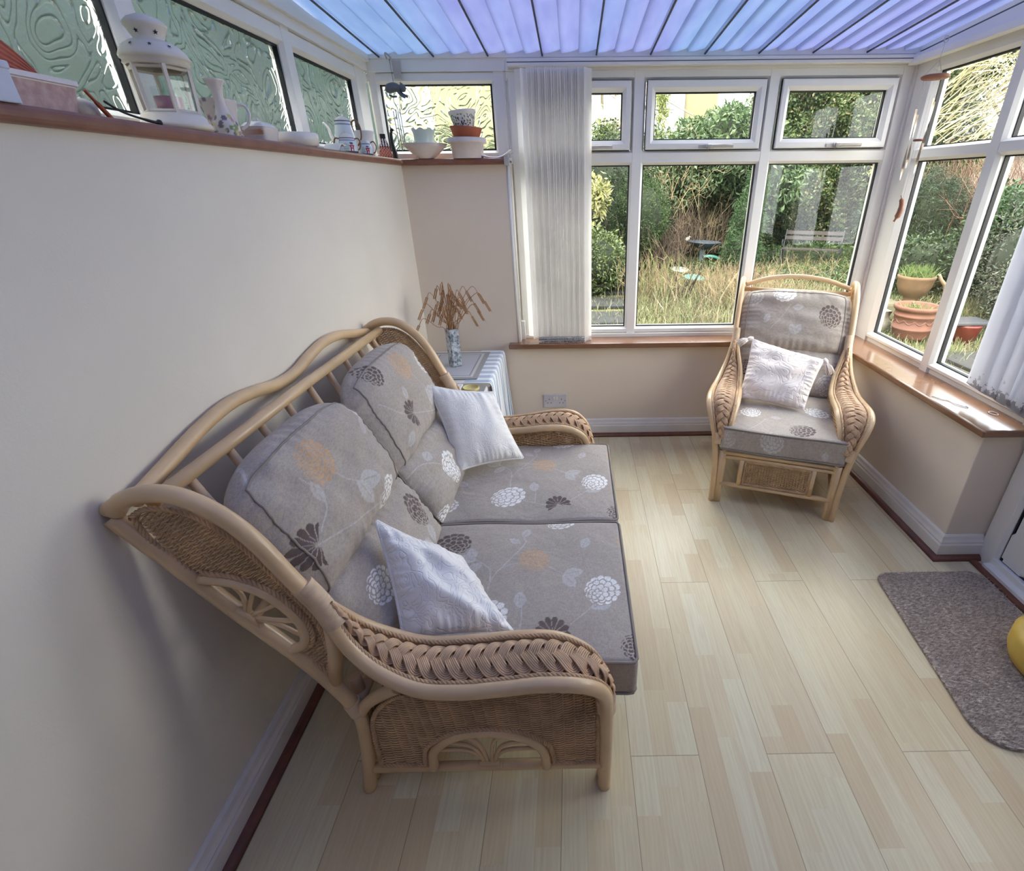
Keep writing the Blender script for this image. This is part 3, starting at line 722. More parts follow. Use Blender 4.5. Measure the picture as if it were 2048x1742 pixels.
        b = MB(); weave(b, insw, 0.0, 0.20, 0.0, 0.62, mpw, pitch=0.0044 / detail, stake=0.022, amp=0.0030, r=0.0021); wp_ = b.build('woven_wing_panel', M['cane'], fr)
        b = MB(); wl2 = [(p[1], p[0]) for p in wl]
        pts = [(s * 0.93 + 0.006, t) for s, t in wl2]; 
        for seg in (pts[0:8], pts[7:9] + [pts[8]], [pts[8], (0.012, 0.13)], [(0.012, 0.42), (0.012, 0.50), pts[0]]):
            seg = np.array(seg); P = mpw(seg[:, 0], seg[:, 1], np.full(len(seg), 0.005)); rope(b, cr(P, 4), 0.006)
        ah_ = np.array(ah); P = mpw(ah_[:, 1] + 0.012, (ah_[:, 0] - 0.27) * 1.08 + 0.27, np.full(len(ah_), 0.005)); rope(b, P, 0.0065)
        b.build('wing_edging', M['rope'], wp_)
        b = MB(); b.tube(mpw(ah_[:, 1], ah_[:, 0], np.full(len(ah_), 0.006)), 0.011, 12)
        for ex, ez in ((0.172, 0.060), (0.205, 0.084), (0.262, 0.092), (0.318, 0.080), (0.36, 0.050)):
            b.tube(cr(mpw(np.array([0.004, 0.020, 0.045, ez]), np.array([0.27 + (ex - 0.27) * 0.12, 0.27 + (ex - 0.27) * 0.2, 0.27 + (ex - 0.27) * 0.55, ex]), np.full(4, 0.002)), 6), 0.0048, 8)
        b.tube(mpw(np.array([0.012, 0.016, 0.012]), np.array([0.240, 0.270, 0.300]), np.full(3, 0.008)), 0.0065, 8)
        b.build('fan_arch', M['rattan'], wp_)

# ---------------------------------------------------------------- fabric print
BASE = np.array(sr(182, 172, 160)[:3]); WHT = np.array(sr(252, 250, 244)[:3]); BRN = np.array(sr(98, 84, 80)[:3]); PCH = np.array(sr(206, 172, 136)[:3]); PALE = np.array(sr(200, 197, 192)[:3])
def draw_flower(C, P, c, R, col, ang=0.0, asp=0.86, half=False):
    d = P - np.array(c); ca, sa = math.cos(ang), math.sin(ang)
    x = d[:, 0] * ca + d[:, 1] * sa; y = (-d[:, 0] * sa + d[:, 1] * ca) / asp
    near = (x * x + y * y) < (R * 1.15) ** 2; idx = np.where(near)[0]
    if not len(idx): return
    x = x[idx]; y = y[idx]; cc = C[idx]
    rings = [(13, 0.42, 1.0, 0.21), (11, 0.20, 0.78, 0.20), (7, 0.02, 0.54, 0.21), (4, 0.0, 0.26, 0.15)] if not half else [(13, 0.10, 1.0, 0.19)]
    for kk, (n, r0, r1, wd) in enumerate(rings):
        ox = -0.10 * kk * R; oy = 0.06 * kk * R
        xx = x - ox; yy = y - oy; r = np.hypot(xx, yy); a = np.arctan2(yy, xx) + kk * 0.37
        st = 2 * PI / n; aa = (a + st / 2) % st - st / 2
        if half: keep = (np.abs(((a + PI) % (2 * PI)) - PI) < 1.9)
        else: keep = np.ones(len(r), bool)
        al = r * np.cos(aa); ac = r * np.sin(aa) ; rc = (r0 + r1) / 2 * R; L = (r1 - r0) / 2 * R; W = wd * R * (0.55 + 0.75 * np.clip(al / R, 0, 1))
        e = np.sqrt(((al - rc) / L) ** 2 + (ac / W) ** 2); gap = (np.abs(ac) > al * math.tan(st / 2) - 0.0011); e = np.where(gap & (al < rc + L * 0.8), np.maximum(e, 0.99), e)
        o = keep & (e < 1.0 + 0.0032 / W); cc[o] = BASE * 1.0
        i = keep & (e < 0.97); cc[i] = col
    C[idx] = cc
def draw_leaf(C, P, c, L, ang, col=PALE):
    d = P - np.array(c); ca, sa = math.cos(ang), math.sin(ang); x = (d[:, 0] * ca + d[:, 1] * sa) / L; y = (-d[:, 0] * sa + d[:, 1] * ca) / L
    w_ = 0.30 * np.sin(np.clip(x, 0, 1) * PI) ** 0.8
    i = (x > 0) & (x < 1) & (np.abs(y) < w_) & ~((np.abs(y - 0.03 * np.sin(x * PI)) < 0.022) & (x > .15) & (x < 0.8)); C[i] = col
def draw_stem(C, P, pts, wd=0.0017, col=PALE):
    Q = cr(pts, 8)
    for a, b_ in zip(Q[:-1], Q[1:]):
        a = a[:2]; b_ = b_[:2]; ab = b_ - a; t = np.clip(((P - a) @ ab) / (ab @ ab + 1e-12), 0, 1); dd = np.linalg.norm(P - a - t[:, None] * ab, axis=1)
        C[dd < wd] = col
def print_pattern(P, motifs):
    C = np.tile(BASE, (len(P), 1))
    for q in motifs:
        if q[0] == 's': draw_stem(C, P, q[1])
    for q in motifs:
        if q[0] == 'l': draw_leaf(C, P, q[1], q[2], q[3])
    for q in motifs:
        if q[0] == 'f': draw_flower(C, P, q[1], q[2], q[3], q[4] if len(q) > 4 else 0, half=(len(q) > 5))
    return C
SEAT_M = [('f', (0.077, 0.453), 0.066, BRN, 2.6), ('f', (0.228, 0.139), 0.070, WHT, 0.8), ('f', (0.349, 0.364), 0.056, PCH, 2.0), ('f', (0.556, 0.243), 0.060, WHT, 1.2), ('f', (0.417, 0.086), 0.056, BRN, 1.9, 1), ('f', (0.43, 0.575), 0.055, WHT, 0.4), ('f', (0.66, 0.47), 0.05, PCH, 0.2), ('f', (0.64, 0.05), 0.05, BRN, 0.4), ('f', (0.0, 0.1), 0.05, WHT, 0),
          ('s', [(0.228, 0.20), (0.225, 0.27), (0.25, 0.33), (0.30, 0.352), (0.349, 0.364)]), ('s', [(0.225, 0.27), (0.215, 0.33), (0.17, 0.37), (0.150, 0.375)]), ('s', [(0.250, 0.33), (0.29, 0.40), (0.315, 0.455), (0.304, 0.49)]),
          ('s', [(0.349, 0.364), (0.40, 0.33), (0.45, 0.30), (0.49, 0.295)]), ('s', [(0.228, 0.139), (0.33, 0.10), (0.417, 0.086), (0.50, 0.15), (0.55, 0.22)]), ('s', [(0.33, 0.10), (0.33, 0.15), (0.325, 0.19)]), ('s', [(0.077, 0.453), (0.05, 0.38), (0.0, 0.34)]),
          ('l', (0.17, 0.37), 0.062, 2.9), ('l', (0.16, 0.372), 0.055, 1.9), ('l', (0.19, 0.358), 0.058, 3.9), ('l', (0.304, 0.485), 0.05, 1.2), ('l', (0.30, 0.45), 0.045, 2.6), ('l', (0.44, 0.30), 0.065, 0.3), ('l', (0.44, 0.30), 0.062, -0.9), ('l', (0.325, 0.17), 0.06, 1.7), ('l', (0.52, 0.17), 0.07, 0.5), ('l', (0.50, 0.42), 0.055, 1.2), ('l', (0.06, 0.22), 0.055, 2.4)]

def rbox(w, d, h, r, n=(170, 170, 30), puff=0.0):
    """rounded box as six grids; returns list of (V grid)"""
    def ax(L, k):
        t = np.linspace(-1, 1, k); return t * L / 2
    out = []
    X, Y, Z = ax(w, n[0]), ax(d, n[1]), ax(h, n[2])
    def put(A): 
        inner = np.array([w / 2 - r, d / 2 - r, h / 2 - r]); c = np.clip(A, -inner, inner); dd = A - c; l = np.linalg.norm(dd, axis=-1, keepdims=True); l[l == 0] = 1
        B = c + dd / l * r
        pf = puff * np.clip(1 - (A[..., 0] / (w / 2)) ** 4, 0, 1) * np.clip(1 - (A[..., 1] / (d / 2)) ** 4, 0, 1) * (A[..., 2] / (h / 2))
        B[..., 2] += pf; out.append(B)
    g = lambda a, b: np.meshgrid(a, b, indexing='ij')
    a, b = g(X, Y); put(np.stack([a, b, np.full_like(a, h / 2)], -1)); a, b = g(Y, X); put(np.stack([b, a, np.full_like(a, -h / 2)], -1)[::4, ::4])
    a, b = g(Z, Y); put(np.stack([np.full_like(a, -w / 2), b, a], -1)); a, b = g(Y, Z); put(np.stack([np.full_like(a, w / 2), a, b], -1))
    a, b = g(X, Z); put(np.stack([a, np.full_like(a, -d / 2), b], -1)); a, b = g(Z, X); put(np.stack([b, np.full_like(a, d / 2), a], -1))
    return out
def seat_cushion(root, x0, x1, y0, y1, z0, z1, motifs, name='seat_cushion'):
    w_, d_, h_ = x1 - x0, y1 - y0, z1 - z0; c = np.array([(x0 + x1) / 2, (y0 + y1) / 2, (z0 + z1) / 2]); b = MB()
    for G in rbox(w_, d_, h_, 0.016, (int(w_ / 0.0024), int(d_ / 0.0024), 40), 0.014):
        F = G.reshape(-1, 3)
        u = F[:, 0] + w_ / 2 + np.where(F[:, 0] > w_ / 2 - 0.017, np.maximum(0, h_ / 2 - F[:, 2]), 0); v = F[:, 1] + d_ / 2 - np.where(F[:, 1] < -d_ / 2 + 0.017, np.maximum(0, h_ / 2 - F[:, 2]), 0)
        col = print_pattern(np.stack([u, v], 1), motifs)
        dz = 0.004 * np.sin(F[:, 0] * 17 + 1) * np.sin(F[:, 1] * 13 + 2)
        G = G + np.stack([np.zeros(len(F)), np.zeros(len(F)), dz], 1).reshape(G.shape)
        b.grid(G + c, col=col)
    o = b.build(name, M['fabric'], root)
    b = MB(); r = 0.014
    for zz in (h_ / 2 - 0.002, -h_ / 2 + 0.002):
        P = []
        for sx, sy in ((1, 1), (-1, 1), (-1, -1), (1, -1)):
            for t in np.linspace(0, PI / 2, 5):
                a = {(1, 1): 0, (-1, 1): PI / 2, (-1, -1): PI, (1, -1): 1.5 * PI}[(sx, sy)] + t
                P.append((sx * (w_ / 2 - r - .004) + (r + .002) * math.cos(a), sy * (d_ / 2 - r - .004) + (r + .002) * math.sin(a), zz))
        P = np.array(P + [P[0]]); P = resample(P, 0.015)[:-1] + c; P[:, 2] += 0.004 * np.sin((P[:, 0] - c[0]) * 17 + 1) * np.sin((P[:, 1] - c[1]) * 13 + 2)
        b.tube(P, 0.0042, 8, closed=True)
    b.build('piping', M['piping'], o); return o

def pillow(n, corners, tf, tb, conc=0.0, pw=2.4, arch=0.0, wr=0.0, seed=0, edge=0.0):
    """two sheets sharing a border. corners = 4 points (00,10,11,01) bilinear; returns front grid, back grid, flat uv"""
    c00, c10, c11, c01 = [np.array(c, float) for c in corners]
    t = np.sin(np.linspace(-PI / 2, PI / 2, n)) ; t = 0.55 * t + 0.45 * np.linspace(-1, 1, n)
    U, V = np.meshgrid(t, t, indexing='ij')
    Uc = U * (1 - conc * (1 - V ** 2) * U ** 2); Vc = V * (1 - conc * (1 - U ** 2) * V ** 2) - arch * np.abs(U) ** 3.5 * np.clip(V, 0, 1) ** 1.5; Uc = Uc * (1 - 0.4 * arch * np.clip(V, 0, 1) ** 4)
    a = ((Uc + 1) / 2)[..., None]; b = ((Vc + 1) / 2)[..., None]
    P = c00 * (1 - a) * (1 - b) + c10 * a * (1 - b) + c11 * a * b + c01 * (1 - a) * b
    N = np.cross(c10 - c00, c01 - c00) + np.cross(c11 - c01, c11 - c10); N = N / np.linalg.norm(N)
    th = (np.clip(1 - np.abs(U) ** pw, 0, 1) * np.clip(1 - np.abs(V) ** pw, 0, 1)) ** (1 / 1.9)
    rs = np.random.default_rng(seed); Wv = np.zeros_like(U)
    for _ in range(9):
        kx, ky = rs.normal(0, 5, 2); ph = rs.uniform(0, 6.28); Wv += np.sin(kx * U + ky * V + ph + 1.2 * np.sin(3 * U + 2 * V)) / 9
    # gathers that run in from the border
    ga = np.sin(U * 38 + 3 * np.sin(5 * U)) * np.clip((np.abs(V) - 0.55) / 0.45, 0, 1) * np.sign(wr) + np.sin(V * 34 + 3 * np.sin(4 * V)) * np.clip((np.abs(U) - 0.6) / 0.4, 0, 1)
    rim = np.clip(th * 3, 0, 1)
    F = P + N * (th * tf + rim * (Wv * wr * 1.6 + ga * wr * 0.22))[..., None]; B = P - N * (th * tb)[..., None]
    w_ = np.linalg.norm(c10 - c00); h_ = np.linalg.norm(c01 - c00)
    return F, B, np.stack([(Uc + 1) / 2 * w_, (Vc + 1) / 2 * h_], -1), N
def border(F): return np.concatenate([F[:, 0], F[-1, 1:], F[-2::-1, -1], F[0, -2:0:-1]])
def back_cushion(root, y0, y1, bottom, top, tf, tb, motifs, name, arch=0.0, seed=1, wr=0.012, pip='all', n=230):
    (xb, zb), (xt, zt) = bottom, top
    F, B, uv, N = pillow(n, [(xb, y0, zb), (xb, y1, zb), (xt, y1, zt), (xt, y0, zt)], tf, tb, conc=-0.02, pw=3.6, arch=arch, wr=wr, seed=seed)
    if N[0] < 0: F, B, uv, N = pillow(n, [(xb, y0, zb), (xb, y1, zb), (xt, y1, zt), (xt, y0, zt)], -tf, -tb, conc=-0.02, pw=3.6, arch=arch, wr=-wr, seed=seed)
    col = print_pattern(uv.reshape(-1, 2), motifs)
    b = MB(); b.grid(F, col=col); b.grid(B[:, ::-1][::3, ::3] if False else B[:, ::-1], col=np.tile(BASE, (n * n, 1))); o = b.build(name, M['fabric'], root)
    b = MB(); k = int(n * 0.11); inner = F[k:n - k, k:n - k]
    ring = np.vstack([inner[0, :], inner[1:, -1], inner[-2::-1, 0][:0]]) if False else (np.vstack([F[k, 6:n - k], F[k:n - k, n - k - 1], F[n - k - 1, n - k - 1:5:-1]]) if arch else np.vstack([border(F), border(F)[:1]]))
    bd = resample(ring, 0.01); b.tube(bd + N * 0.0005, 0.0030, 8); b.build('piping', M['piping'], o)
    return o

# ---------------------------------------------------------------- sofa
SY = 1.40
sofa = thing('cane_sofa', 'two-seater cane and rattan sofa with grey floral cushions against the left wall', 'sofa', (0, SY, 0))
cane_seat(sofa, 0.635, 0.0172)
b = MB(); crest = cr([(-0.850, -0.605, 0.940), (-0.858, -0.50, 0.958), (-0.862, -0.38, 0.982), (-0.864, -0.26, 0.994), (-0.864, -0.15, 0.984), (-0.862, -0.05, 0.966), (-0.862, 0.05, 0.966), (-0.864, 0.15, 0.984), (-0.864, 0.26, 0.998), (-0.862, 0.38, 0.990), (-0.858, 0.50, 0.964), (-0.850, 0.605, 0.940)], 8)
b.tube(crest, 0.0165, 14); b.build('crest_rail', M['rattan'], sofa)
b = MB(); b.tube([(-0.806, -0.615, 0.944), (-0.806, 0, 0.950), (-0.806, 0.615, 0.944)], 0.0155, 14); b.build('back_rail', M['rattan'], sofa)
b = MB(); b.tube([(-0.535, -0.62, 0.36), (-0.535, 0.62, 0.36)], 0.015, 12); b.tube([(-0.70, -0.62, 0.645), (-0.70, 0.62, 0.645)], 0.010, 12); b.build('back_rail', M['rattan'], sofa)
for q in np.linspace(-0.52, 0.52, 9):
    b = MB(); b.tube([(-0.806, q, 0.94), (-0.70, q, 0.665), (-0.548, q, 0.375)], 0.010, 10); b.build('spindle', M['rattan'], sofa)
b = MB(); b.bb((-0.52, -0.60, 0.268), (0.055, 0.60, 0.300)); b.tube([(0.058, -0.63, 0.27), (0.058, 0.63, 0.27)], 0.016, 12); b.build('seat_deck', M['seatwood'], sofa)
b = MB(); b.tube([(0.062, -0.62, 0.12), (0.062, 0.62, 0.12)], 0.014, 12); b.build('front_rail', M['rattan'], sofa)
seat_cushion(sofa, -0.485, 0.148, -0.572, 0.003, 0.300, 0.418, SEAT_M)
seat_cushion(sofa, -0.485, 0.146, 0.008, 0.582, 0.300, 0.418, SEAT_M)
BK1 = [('f', (0.22, 0.25), 0.066, PCH, 0.3), ('f', (0.06, 0.115), 0.062, BRN, 2.6, 1), ('f', (0.40, 0.02), 0.062, WHT, 0.2), ('f', (0.55, 0.27), 0.055, WHT, 1.0), ('f', (0.0, 0.36), 0.05, BRN, 1.0), ('f', (0.07, 0.395), 0.045, WHT, 0.3),
       ('s', [(0.22, 0.25), (0.25, 0.18), (0.30, 0.12)]), ('l', (0.28, 0.14), 0.085, -1.35), ('l', (0.29, 0.13), 0.09, -0.4), ('s', [(0.06, 0.115), (0.2, 0.07), (0.40, 0.02)]), ('l', (0.33, 0.01), 0.06, 0.9), ('l', (0.15, 0.17), 0.06, 1.5), ('s', [(0.09, 0.13), (0.15, 0.17), (0.14, 0.25)]), ('l', (0.24, 0.38), 0.07, 0.1), ('s', [(0.05, 0.30), (0.15, 0.36), (0.24, 0.38)]), ('l', (0.46, 0.20), 0.07, 0.5)]
BK2 = [('f', (0.14, 0.30), 0.05, BRN, 0.3), ('f', (0.32, 0.26), 0.062, PCH, 0.3), ('f', (0.20, 0.11), 0.060, BRN, 2.6, 1), ('f', (0.53, 0.21), 0.064, WHT, 0.2), ('f', (0.50, 0.02), 0.062, WHT, 1.0), ('s', [(0.32, 0.26), (0.36, 0.18), (0.38, 0.12)]), ('l', (0.36, 0.14), 0.075, -1.5), ('l', (0.37, 0.13), 0.08, -0.5), ('s', [(0.20, 0.11), (0.35, 0.05), (0.5, 0.02)]), ('l', (0.22, 0.16), 0.05, 1.6), ('s', [(0.06, 0.22), (0.12, 0.15), (0.2, 0.11)]), ('l', (0.08, 0.04), 0.06, 0.6)]
LM1 = [('f', (0.45, 0.15), 0.062, BRN, 1.7), ('l', (0.40, 0.03), 0.065, 2.2), ('l', (0.42, 0.03), 0.07, 1.2), ('s', [(0.42, -0.02), (0.42, 0.04), (0.43, 0.10)]), ('f', (0.12, 0.15), 0.055, WHT, 0)]
LM2 = [('f', (0.20, 0.10), 0.066, WHT, 1.3), ('s', [(0.0, 0.21), (0.08, 0.20), (0.2, 0.10)]), ('l', (0.10, 0.20), 0.06, 0.1), ('f', (0.02, 0.0), 0.05, WHT, 0.3), ('l', (0.28, 0.03), 0.05, 0.8)]
for (a, c, m1, m2, sd_) in ((-0.575, -0.012, BK1, LM1, 3), (0.005, 0.575, BK2, LM2, 5)):
    u = back_cushion(sofa, a, c, (-0.596, 0.622), (-0.745, 0.935), 0.085, 0.06, m1, 'back_cushion', arch=0.26, seed=sd_, wr=0.010)
    back_cushion(u, a + 0.006, c - 0.006, (-0.475, 0.412), (-0.605, 0.640), 0.062, 0.06, m2, 'lumbar_section', arch=0.0, seed=sd_ + 1, wr=0.009)

# ---------------------------------------------------------------- armchair
TH = math.radians(-109.8)
chair = thing('cane_armchair', 'cane and rattan armchair with grey floral cushions in the window corner', 'armchair', (0.967 - 0.064 * math.cos(TH), 2.036 - 0.064 * math.sin(TH), 0), TH)
cane_seat(chair, 0.292, 0.0148, flare=1.0)
b = MB(); b.tube(cr([(-0.795, -0.275, 0.945), (-0.80, -0.15, 0.985), (-0.80, 0, 1.0), (-0.80, 0.15, 0.985), (-0.795, 0.275, 0.945)], 8), 0.0125, 12); b.build('crest_rail', M['rattan'], chair)
b = MB(); b.tube([(-0.80, -0.28, 0.918), (-0.80, 0.28, 0.918)], 0.012, 12); b.build('back_rail', M['rattan'], chair)
b = MB(); b.tube([(-0.535, -0.29, 0.36), (-0.535, 0.29, 0.36)], 0.013, 12); b.tube([(-0.56, -0.29, 0.10), (-0.56, 0.29, 0.10)], 0.011, 12); b.build('back_rail', M['rattan'], chair)
for q in np.linspace(-0.2, 0.2, 5):
    b = MB(); b.tube([(-0.80, q, 0.925), (-0.70, q, 0.665), (-0.548, q, 0.375)], 0.009, 10); b.build('spindle', M['rattan'], chair)
for s_ in (-1, 1):
    b = MB(); b.tube([(0.062, s_ * 0.262, 0.0), (0.062, s_ * 0.262, 0.30)], 0.0145, 12); b.build('leg', M['rattan'], chair)
    b = MB(); b.tube([(0.05, s_ * 0.268, 0.10), (-0.54, s_ * 0.268, 0.27)], 0.009, 10); b.build('brace', M['rattan'], chair)
b = MB(); b.bb((-0.52, -0.262, 0.275), (0.045, 0.262, 0.300)); b.build('seat_deck', M['seatwood'], chair)
for zz, r_ in ((0.290, 0.012), (0.266, 0.010), (0.112, 0.0125)):
    b = MB(); b.tube([(0.064, -0.255, zz), (0.064, 0.255, zz)], r_, 12); b.build('front_rail', M['rattan'], chair)
for s_ in (-1, 1):
    b = MB(); b.tube([(0.064, s_ * 0.162, 0.262), (0.064, s_ * 0.162, 0.118)], 0.0125, 12); b.build('apron_upright', M['rattan'], chair)
fp = chair
b = MB(); weave(b, lambda s, t: (np.abs(s) < 0.142) & (t > 0.13) & (t < 0.254), -0.142, 0.142, 0.13, 0.254, lambda s, t, d: np.stack([0.068 + np.asarray(d) * 0.7, np.asarray(s, float), np.asarray(t, float)], 1), pitch=0.0062, stake=0.0125, r=0.0023)
wv = b.build('woven_apron_panel', M['cane'], fp)
b = MB()
for P in ([(0.072, -0.146, 0.130), (0.072, 0.146, 0.130)], [(0.072, 0.146, 0.130), (0.072, 0.146, 0.256)], [(0.072, 0.146, 0.256), (0.072, -0.146, 0.256)], [(0.072, -0.146, 0.256), (0.072, -0.146, 0.130)]): rope(b, np.array(P), 0.006)
b.build('panel_edging', M['rope'], wv)
CH_S = [('f', (0.36, 0.125), 0.058, WHT, 0.2), ('f', (0.27, 0.44), 0.060, WHT, 1.2), ('f', (0.50, 0.363), 0.060, BRN, 1.9), ('f', (0.605, 0.235), 0.062, PALE * 1.15, 0.4), ('f', (0.62, 0.03), 0.05, PALE, 0.2), ('l', (0.25, 0.22), 0.055, 0.4), ('l', (0.42, 0.05), 0.05, 2.4), ('l', (0.38, 0.52), 0.05, 1.9), ('s', [(0.42, 0.2), (0.5, 0.16), (0.58, 0.1)]), ('l', (0.62, 0.47), 0.05, 0.1), ('l', (0.40, 0.22), 0.05, 1.6), ('s', [(0.27, 0.44), (0.33, 0.5), (0.40, 0.53)])]
seat_cushion(chair, -0.485, 0.080, -0.281, 0.281, 0.308, 0.425, CH_S)
CH_B = [('f', (0.212, 0.30), 0.062, WHT, 0.2), ('f', (0.45, 0.185), 0.064, BRN * 1.1, 1.9), ('f', (0.056, 0.27), 0.052, PALE * 1.1 + np.array([0.05, 0.02, -0.02]), 0.4), ('l', (0.13, 0.13), 0.055, 1.3), ('l', (0.29, 0.08), 0.06, 1.2), ('l', (0.29, 0.08), 0.06, 2.1), ('l', (0.26, 0.22), 0.055, 0.2), ('s', [(0.16, 0.1), (0.2, 0.15), (0.25, 0.24)]), ('l', (0.45, 0.33), 0.055, 2.6)]
CH_L = [('f', (0.48, 0.07), 0.062, PALE * 1.2, 1.1), ('f', (0.07, 0.13), 0.055, BRN, 0.1), ('f', (0.03, 0.03), 0.045, BRN, 0.1), ('l', (0.40, 0.17), 0.055, 0.2)]
u = back_cushion(chair, -0.275, 0.280, (-0.570, 0.640), (-0.718, 0.935), 0.075, 0.05, CH_B, 'back_cushion', arch=0.13, seed=9, wr=0.010)
back_cushion(u, -0.268, 0.275, (-0.470, 0.418), (-0.585, 0.650), 0.055, 0.06, CH_L, 'lumbar_section', seed=12, wr=0.010)

# ---------------------------------------------------------------- loose cushions
def loose(name, label, cat, corners, tf, tb, mat, conc, seed, wr, pip, n=110):
    c = np.array(corners, float); o0 = c.mean(0); c = c - o0
    F, B, uv, N = pillow(n, c, tf, tb, conc=conc, pw=2.2, wr=wr, seed=seed)
    b = MB(); b.grid(F); b.grid(B[:, ::-1]); o = b.build(name, mat); o.location = o0
    tag(o, label, cat)
    if pip is not None:
        b = MB(); bd = resample(np.vstack([border(F), border(F)[:1]]), 0.008)[:-1]; b.tube(bd, 0.0045, 8, closed=True); b.build('piping', pip, o)
    return o, o0
loose('throw_cushion', 'white quilted throw cushion slumped by the near arm of the sofa', 'cushion', [(-0.430, 0.855, 0.475), (-0.165, 0.895, 0.455), (-0.335, 1.110, 0.520), (-0.520, 1.040, 0.705)], 0.062, 0.045, M['damask'], 0.06, 21, 0.012, M['damask'])
loose('throw_cushion', 'cream white damask throw cushion propped at the far arm of the sofa', 'cushion', [(-0.462, 1.665, 0.475), (-0.222, 1.800, 0.452), (-0.345, 1.925, 0.700), (-0.585, 1.835, 0.770)], 0.055, 0.045, M['damask2'], 0.07, 23, 0.008, M['damask2'])
RC = Matrix.Rotation(TH, 3, 'Z'); CO = Vector(chair.location)
cw = lambda x, y, z: tuple(CO + RC @ Vector((x, y, z)))
pc = [cw(-0.235, -0.225, 0.462), cw(-0.19, 0.095, 0.452), cw(-0.375, 0.165, 0.665), cw(-0.455, -0.200, 0.725)]
o, o0 = loose('tasselled_cushion', 'pinkish white tufted cushion with corner tassels on the armchair', 'cushion', pc, 0.055, 0.04, M['cotton'], 0.05, 31, 0.016, None)
def tassel(parent, p, d):
    p = np.array(p, float); d = np.array(d, float); d /= np.linalg.norm(d); b = MB()
    b.tube(np.array([p - d * 0.008, p + d * 0.004, p + d * 0.014, p + d * 0.024]), [0.006, 0.012, 0.012, 0.007], 10)
    a = np.cross(d, [0, 0, 1]); a /= np.linalg.norm(a) + 1e-9; c = np.cross(a, d)
    for k in range(46):
        t = random.uniform(0, 6.28); r = math.sqrt(random.random()); e = (a * math.cos(t) + c * math.sin(t)) * r
        b.tube(np.array([p + d * 0.02 + e * 0.006, p + d * 0.045 + e * 0.017, p + d * random.uniform(0.066, 0.078) + e * 0.022 + np.array([0, 0, -0.006])]), [0.0025, 0.0022, 0.0014], 4)
    b.build('tassel', M['cotton'], parent)
pl_ = [np.array(p) - o0 for p in pc]
tassel(o, pl_[2] + np.array([0, 0, 0.0]), np.array(RC @ Vector((0.35, 0.55, -0.85))))
tassel(o, pl_[3], np.array(RC @ Vector((0.35, -0.9, -0.30))))
tassel(o, pl_[0], np.array(RC @ Vector((0.25, -1.0, 0.05))))

# ================================================================== blinds
def lump(n, s=0): return RNG.normal(0, 1, n)
hd = thing('vertical_blind', 'white vertical blind bunched open at the left end of the garden window', 'blind', (0, 0, 0))
b = MB(); b.bb((-0.312, 2.945, 1.989), (1.702, 2.985, 2.019)); b.build('headrail', M['upvc'], hd, bevel=0.003)
b = MB(); b.bb((-0.312, 2.944, 2.003), (1.702, 2.9455, 2.006)); b.build('headrail_groove', M['rod'], hd)
# first slat turned flat to the room, the rest stacked edge-on
b = MB(); zt, zb = 1.975, 0.655
def slat(b, x, y, wd, ang, zt, zb, t=0.0012, curve=0.004, tw=0.0):
    rows = []
    for z in np.linspace(zt, zb, 9):
        a = ang + tw * (zt - z); r = []
        for q in np.linspace(-0.5, 0.5, 5): r.append((x + math.cos(a) * q * wd - math.sin(a) * curve * (1 - 4 * q * q), y + math.sin(a) * q * wd + math.cos(a) * curve * (1 - 4 * q * q), z))
        rows.append(r)
    b.grid(np.array(rows))
slat(b, -0.235, 2.925, 0.089, math.radians(-22), zt, zb, curve=0.003); b.build('slat', M['slat'], hd)
b = MB(); slat(b, -0.225, 2.898, 0.050, math.radians(40), 1.972, 0.650); b.build('slat', M['slat'], hd)
N_SL = 27
for k in range(N_SL):
    b = MB(); x = -0.196 + k * (0.277 / (N_SL - 1)); 
    slat(b, x, 2.915 + 0.003 * math.sin(k * 2.1), 0.062, math.radians(50 + 3 * math.sin(k * 1.7)), 1.975, 0.635 + 0.008 * math.sin(k * 0.9), curve=0.003); b.build('slat', M['slat'], hd)
b = MB()
for k in range(N_SL - 1):
    for zz in (0.655, 0.642, 0.630):
        x = -0.196 + k * (0.277 / (N_SL - 1)); q = cr([(x - 0.020, 2.887, zz + .004), (x - 0.015, 2.881, zz - 0.002), (x - 0.0093, 2.887, zz + .003)], 3)
        b.tube(q, 0.0016, 5)
b.tube([(-0.216 + t * 0.277, 2.888, 0.662 + 0.001 * math.sin(t * 90)) for t in np.linspace(0, 1, 40)], 0.0014, 5)
b.build('bottom_chain', M['metal'], hd)
b = MB()
for k in range(N_SL):
    x = -0.196 + k * (0.277 / (N_SL - 1)); b.box((x, 2.915, 0.645), (0.058, 0.003, 0.018), rot=np.array(Matrix.Rotation(math.radians(50), 3, 'Z')))
b.build('slat_weights', M['handle'], hd)
b = MB(); b.tube([(-0.318, 2.94, 2.01), (-0.322, 2.93, 1.95), (-0.322, 2.92, 1.2), (-0.318, 2.92, 0.72)], 0.0018, 6); b.build('pull_cord', M['handle'], hd)

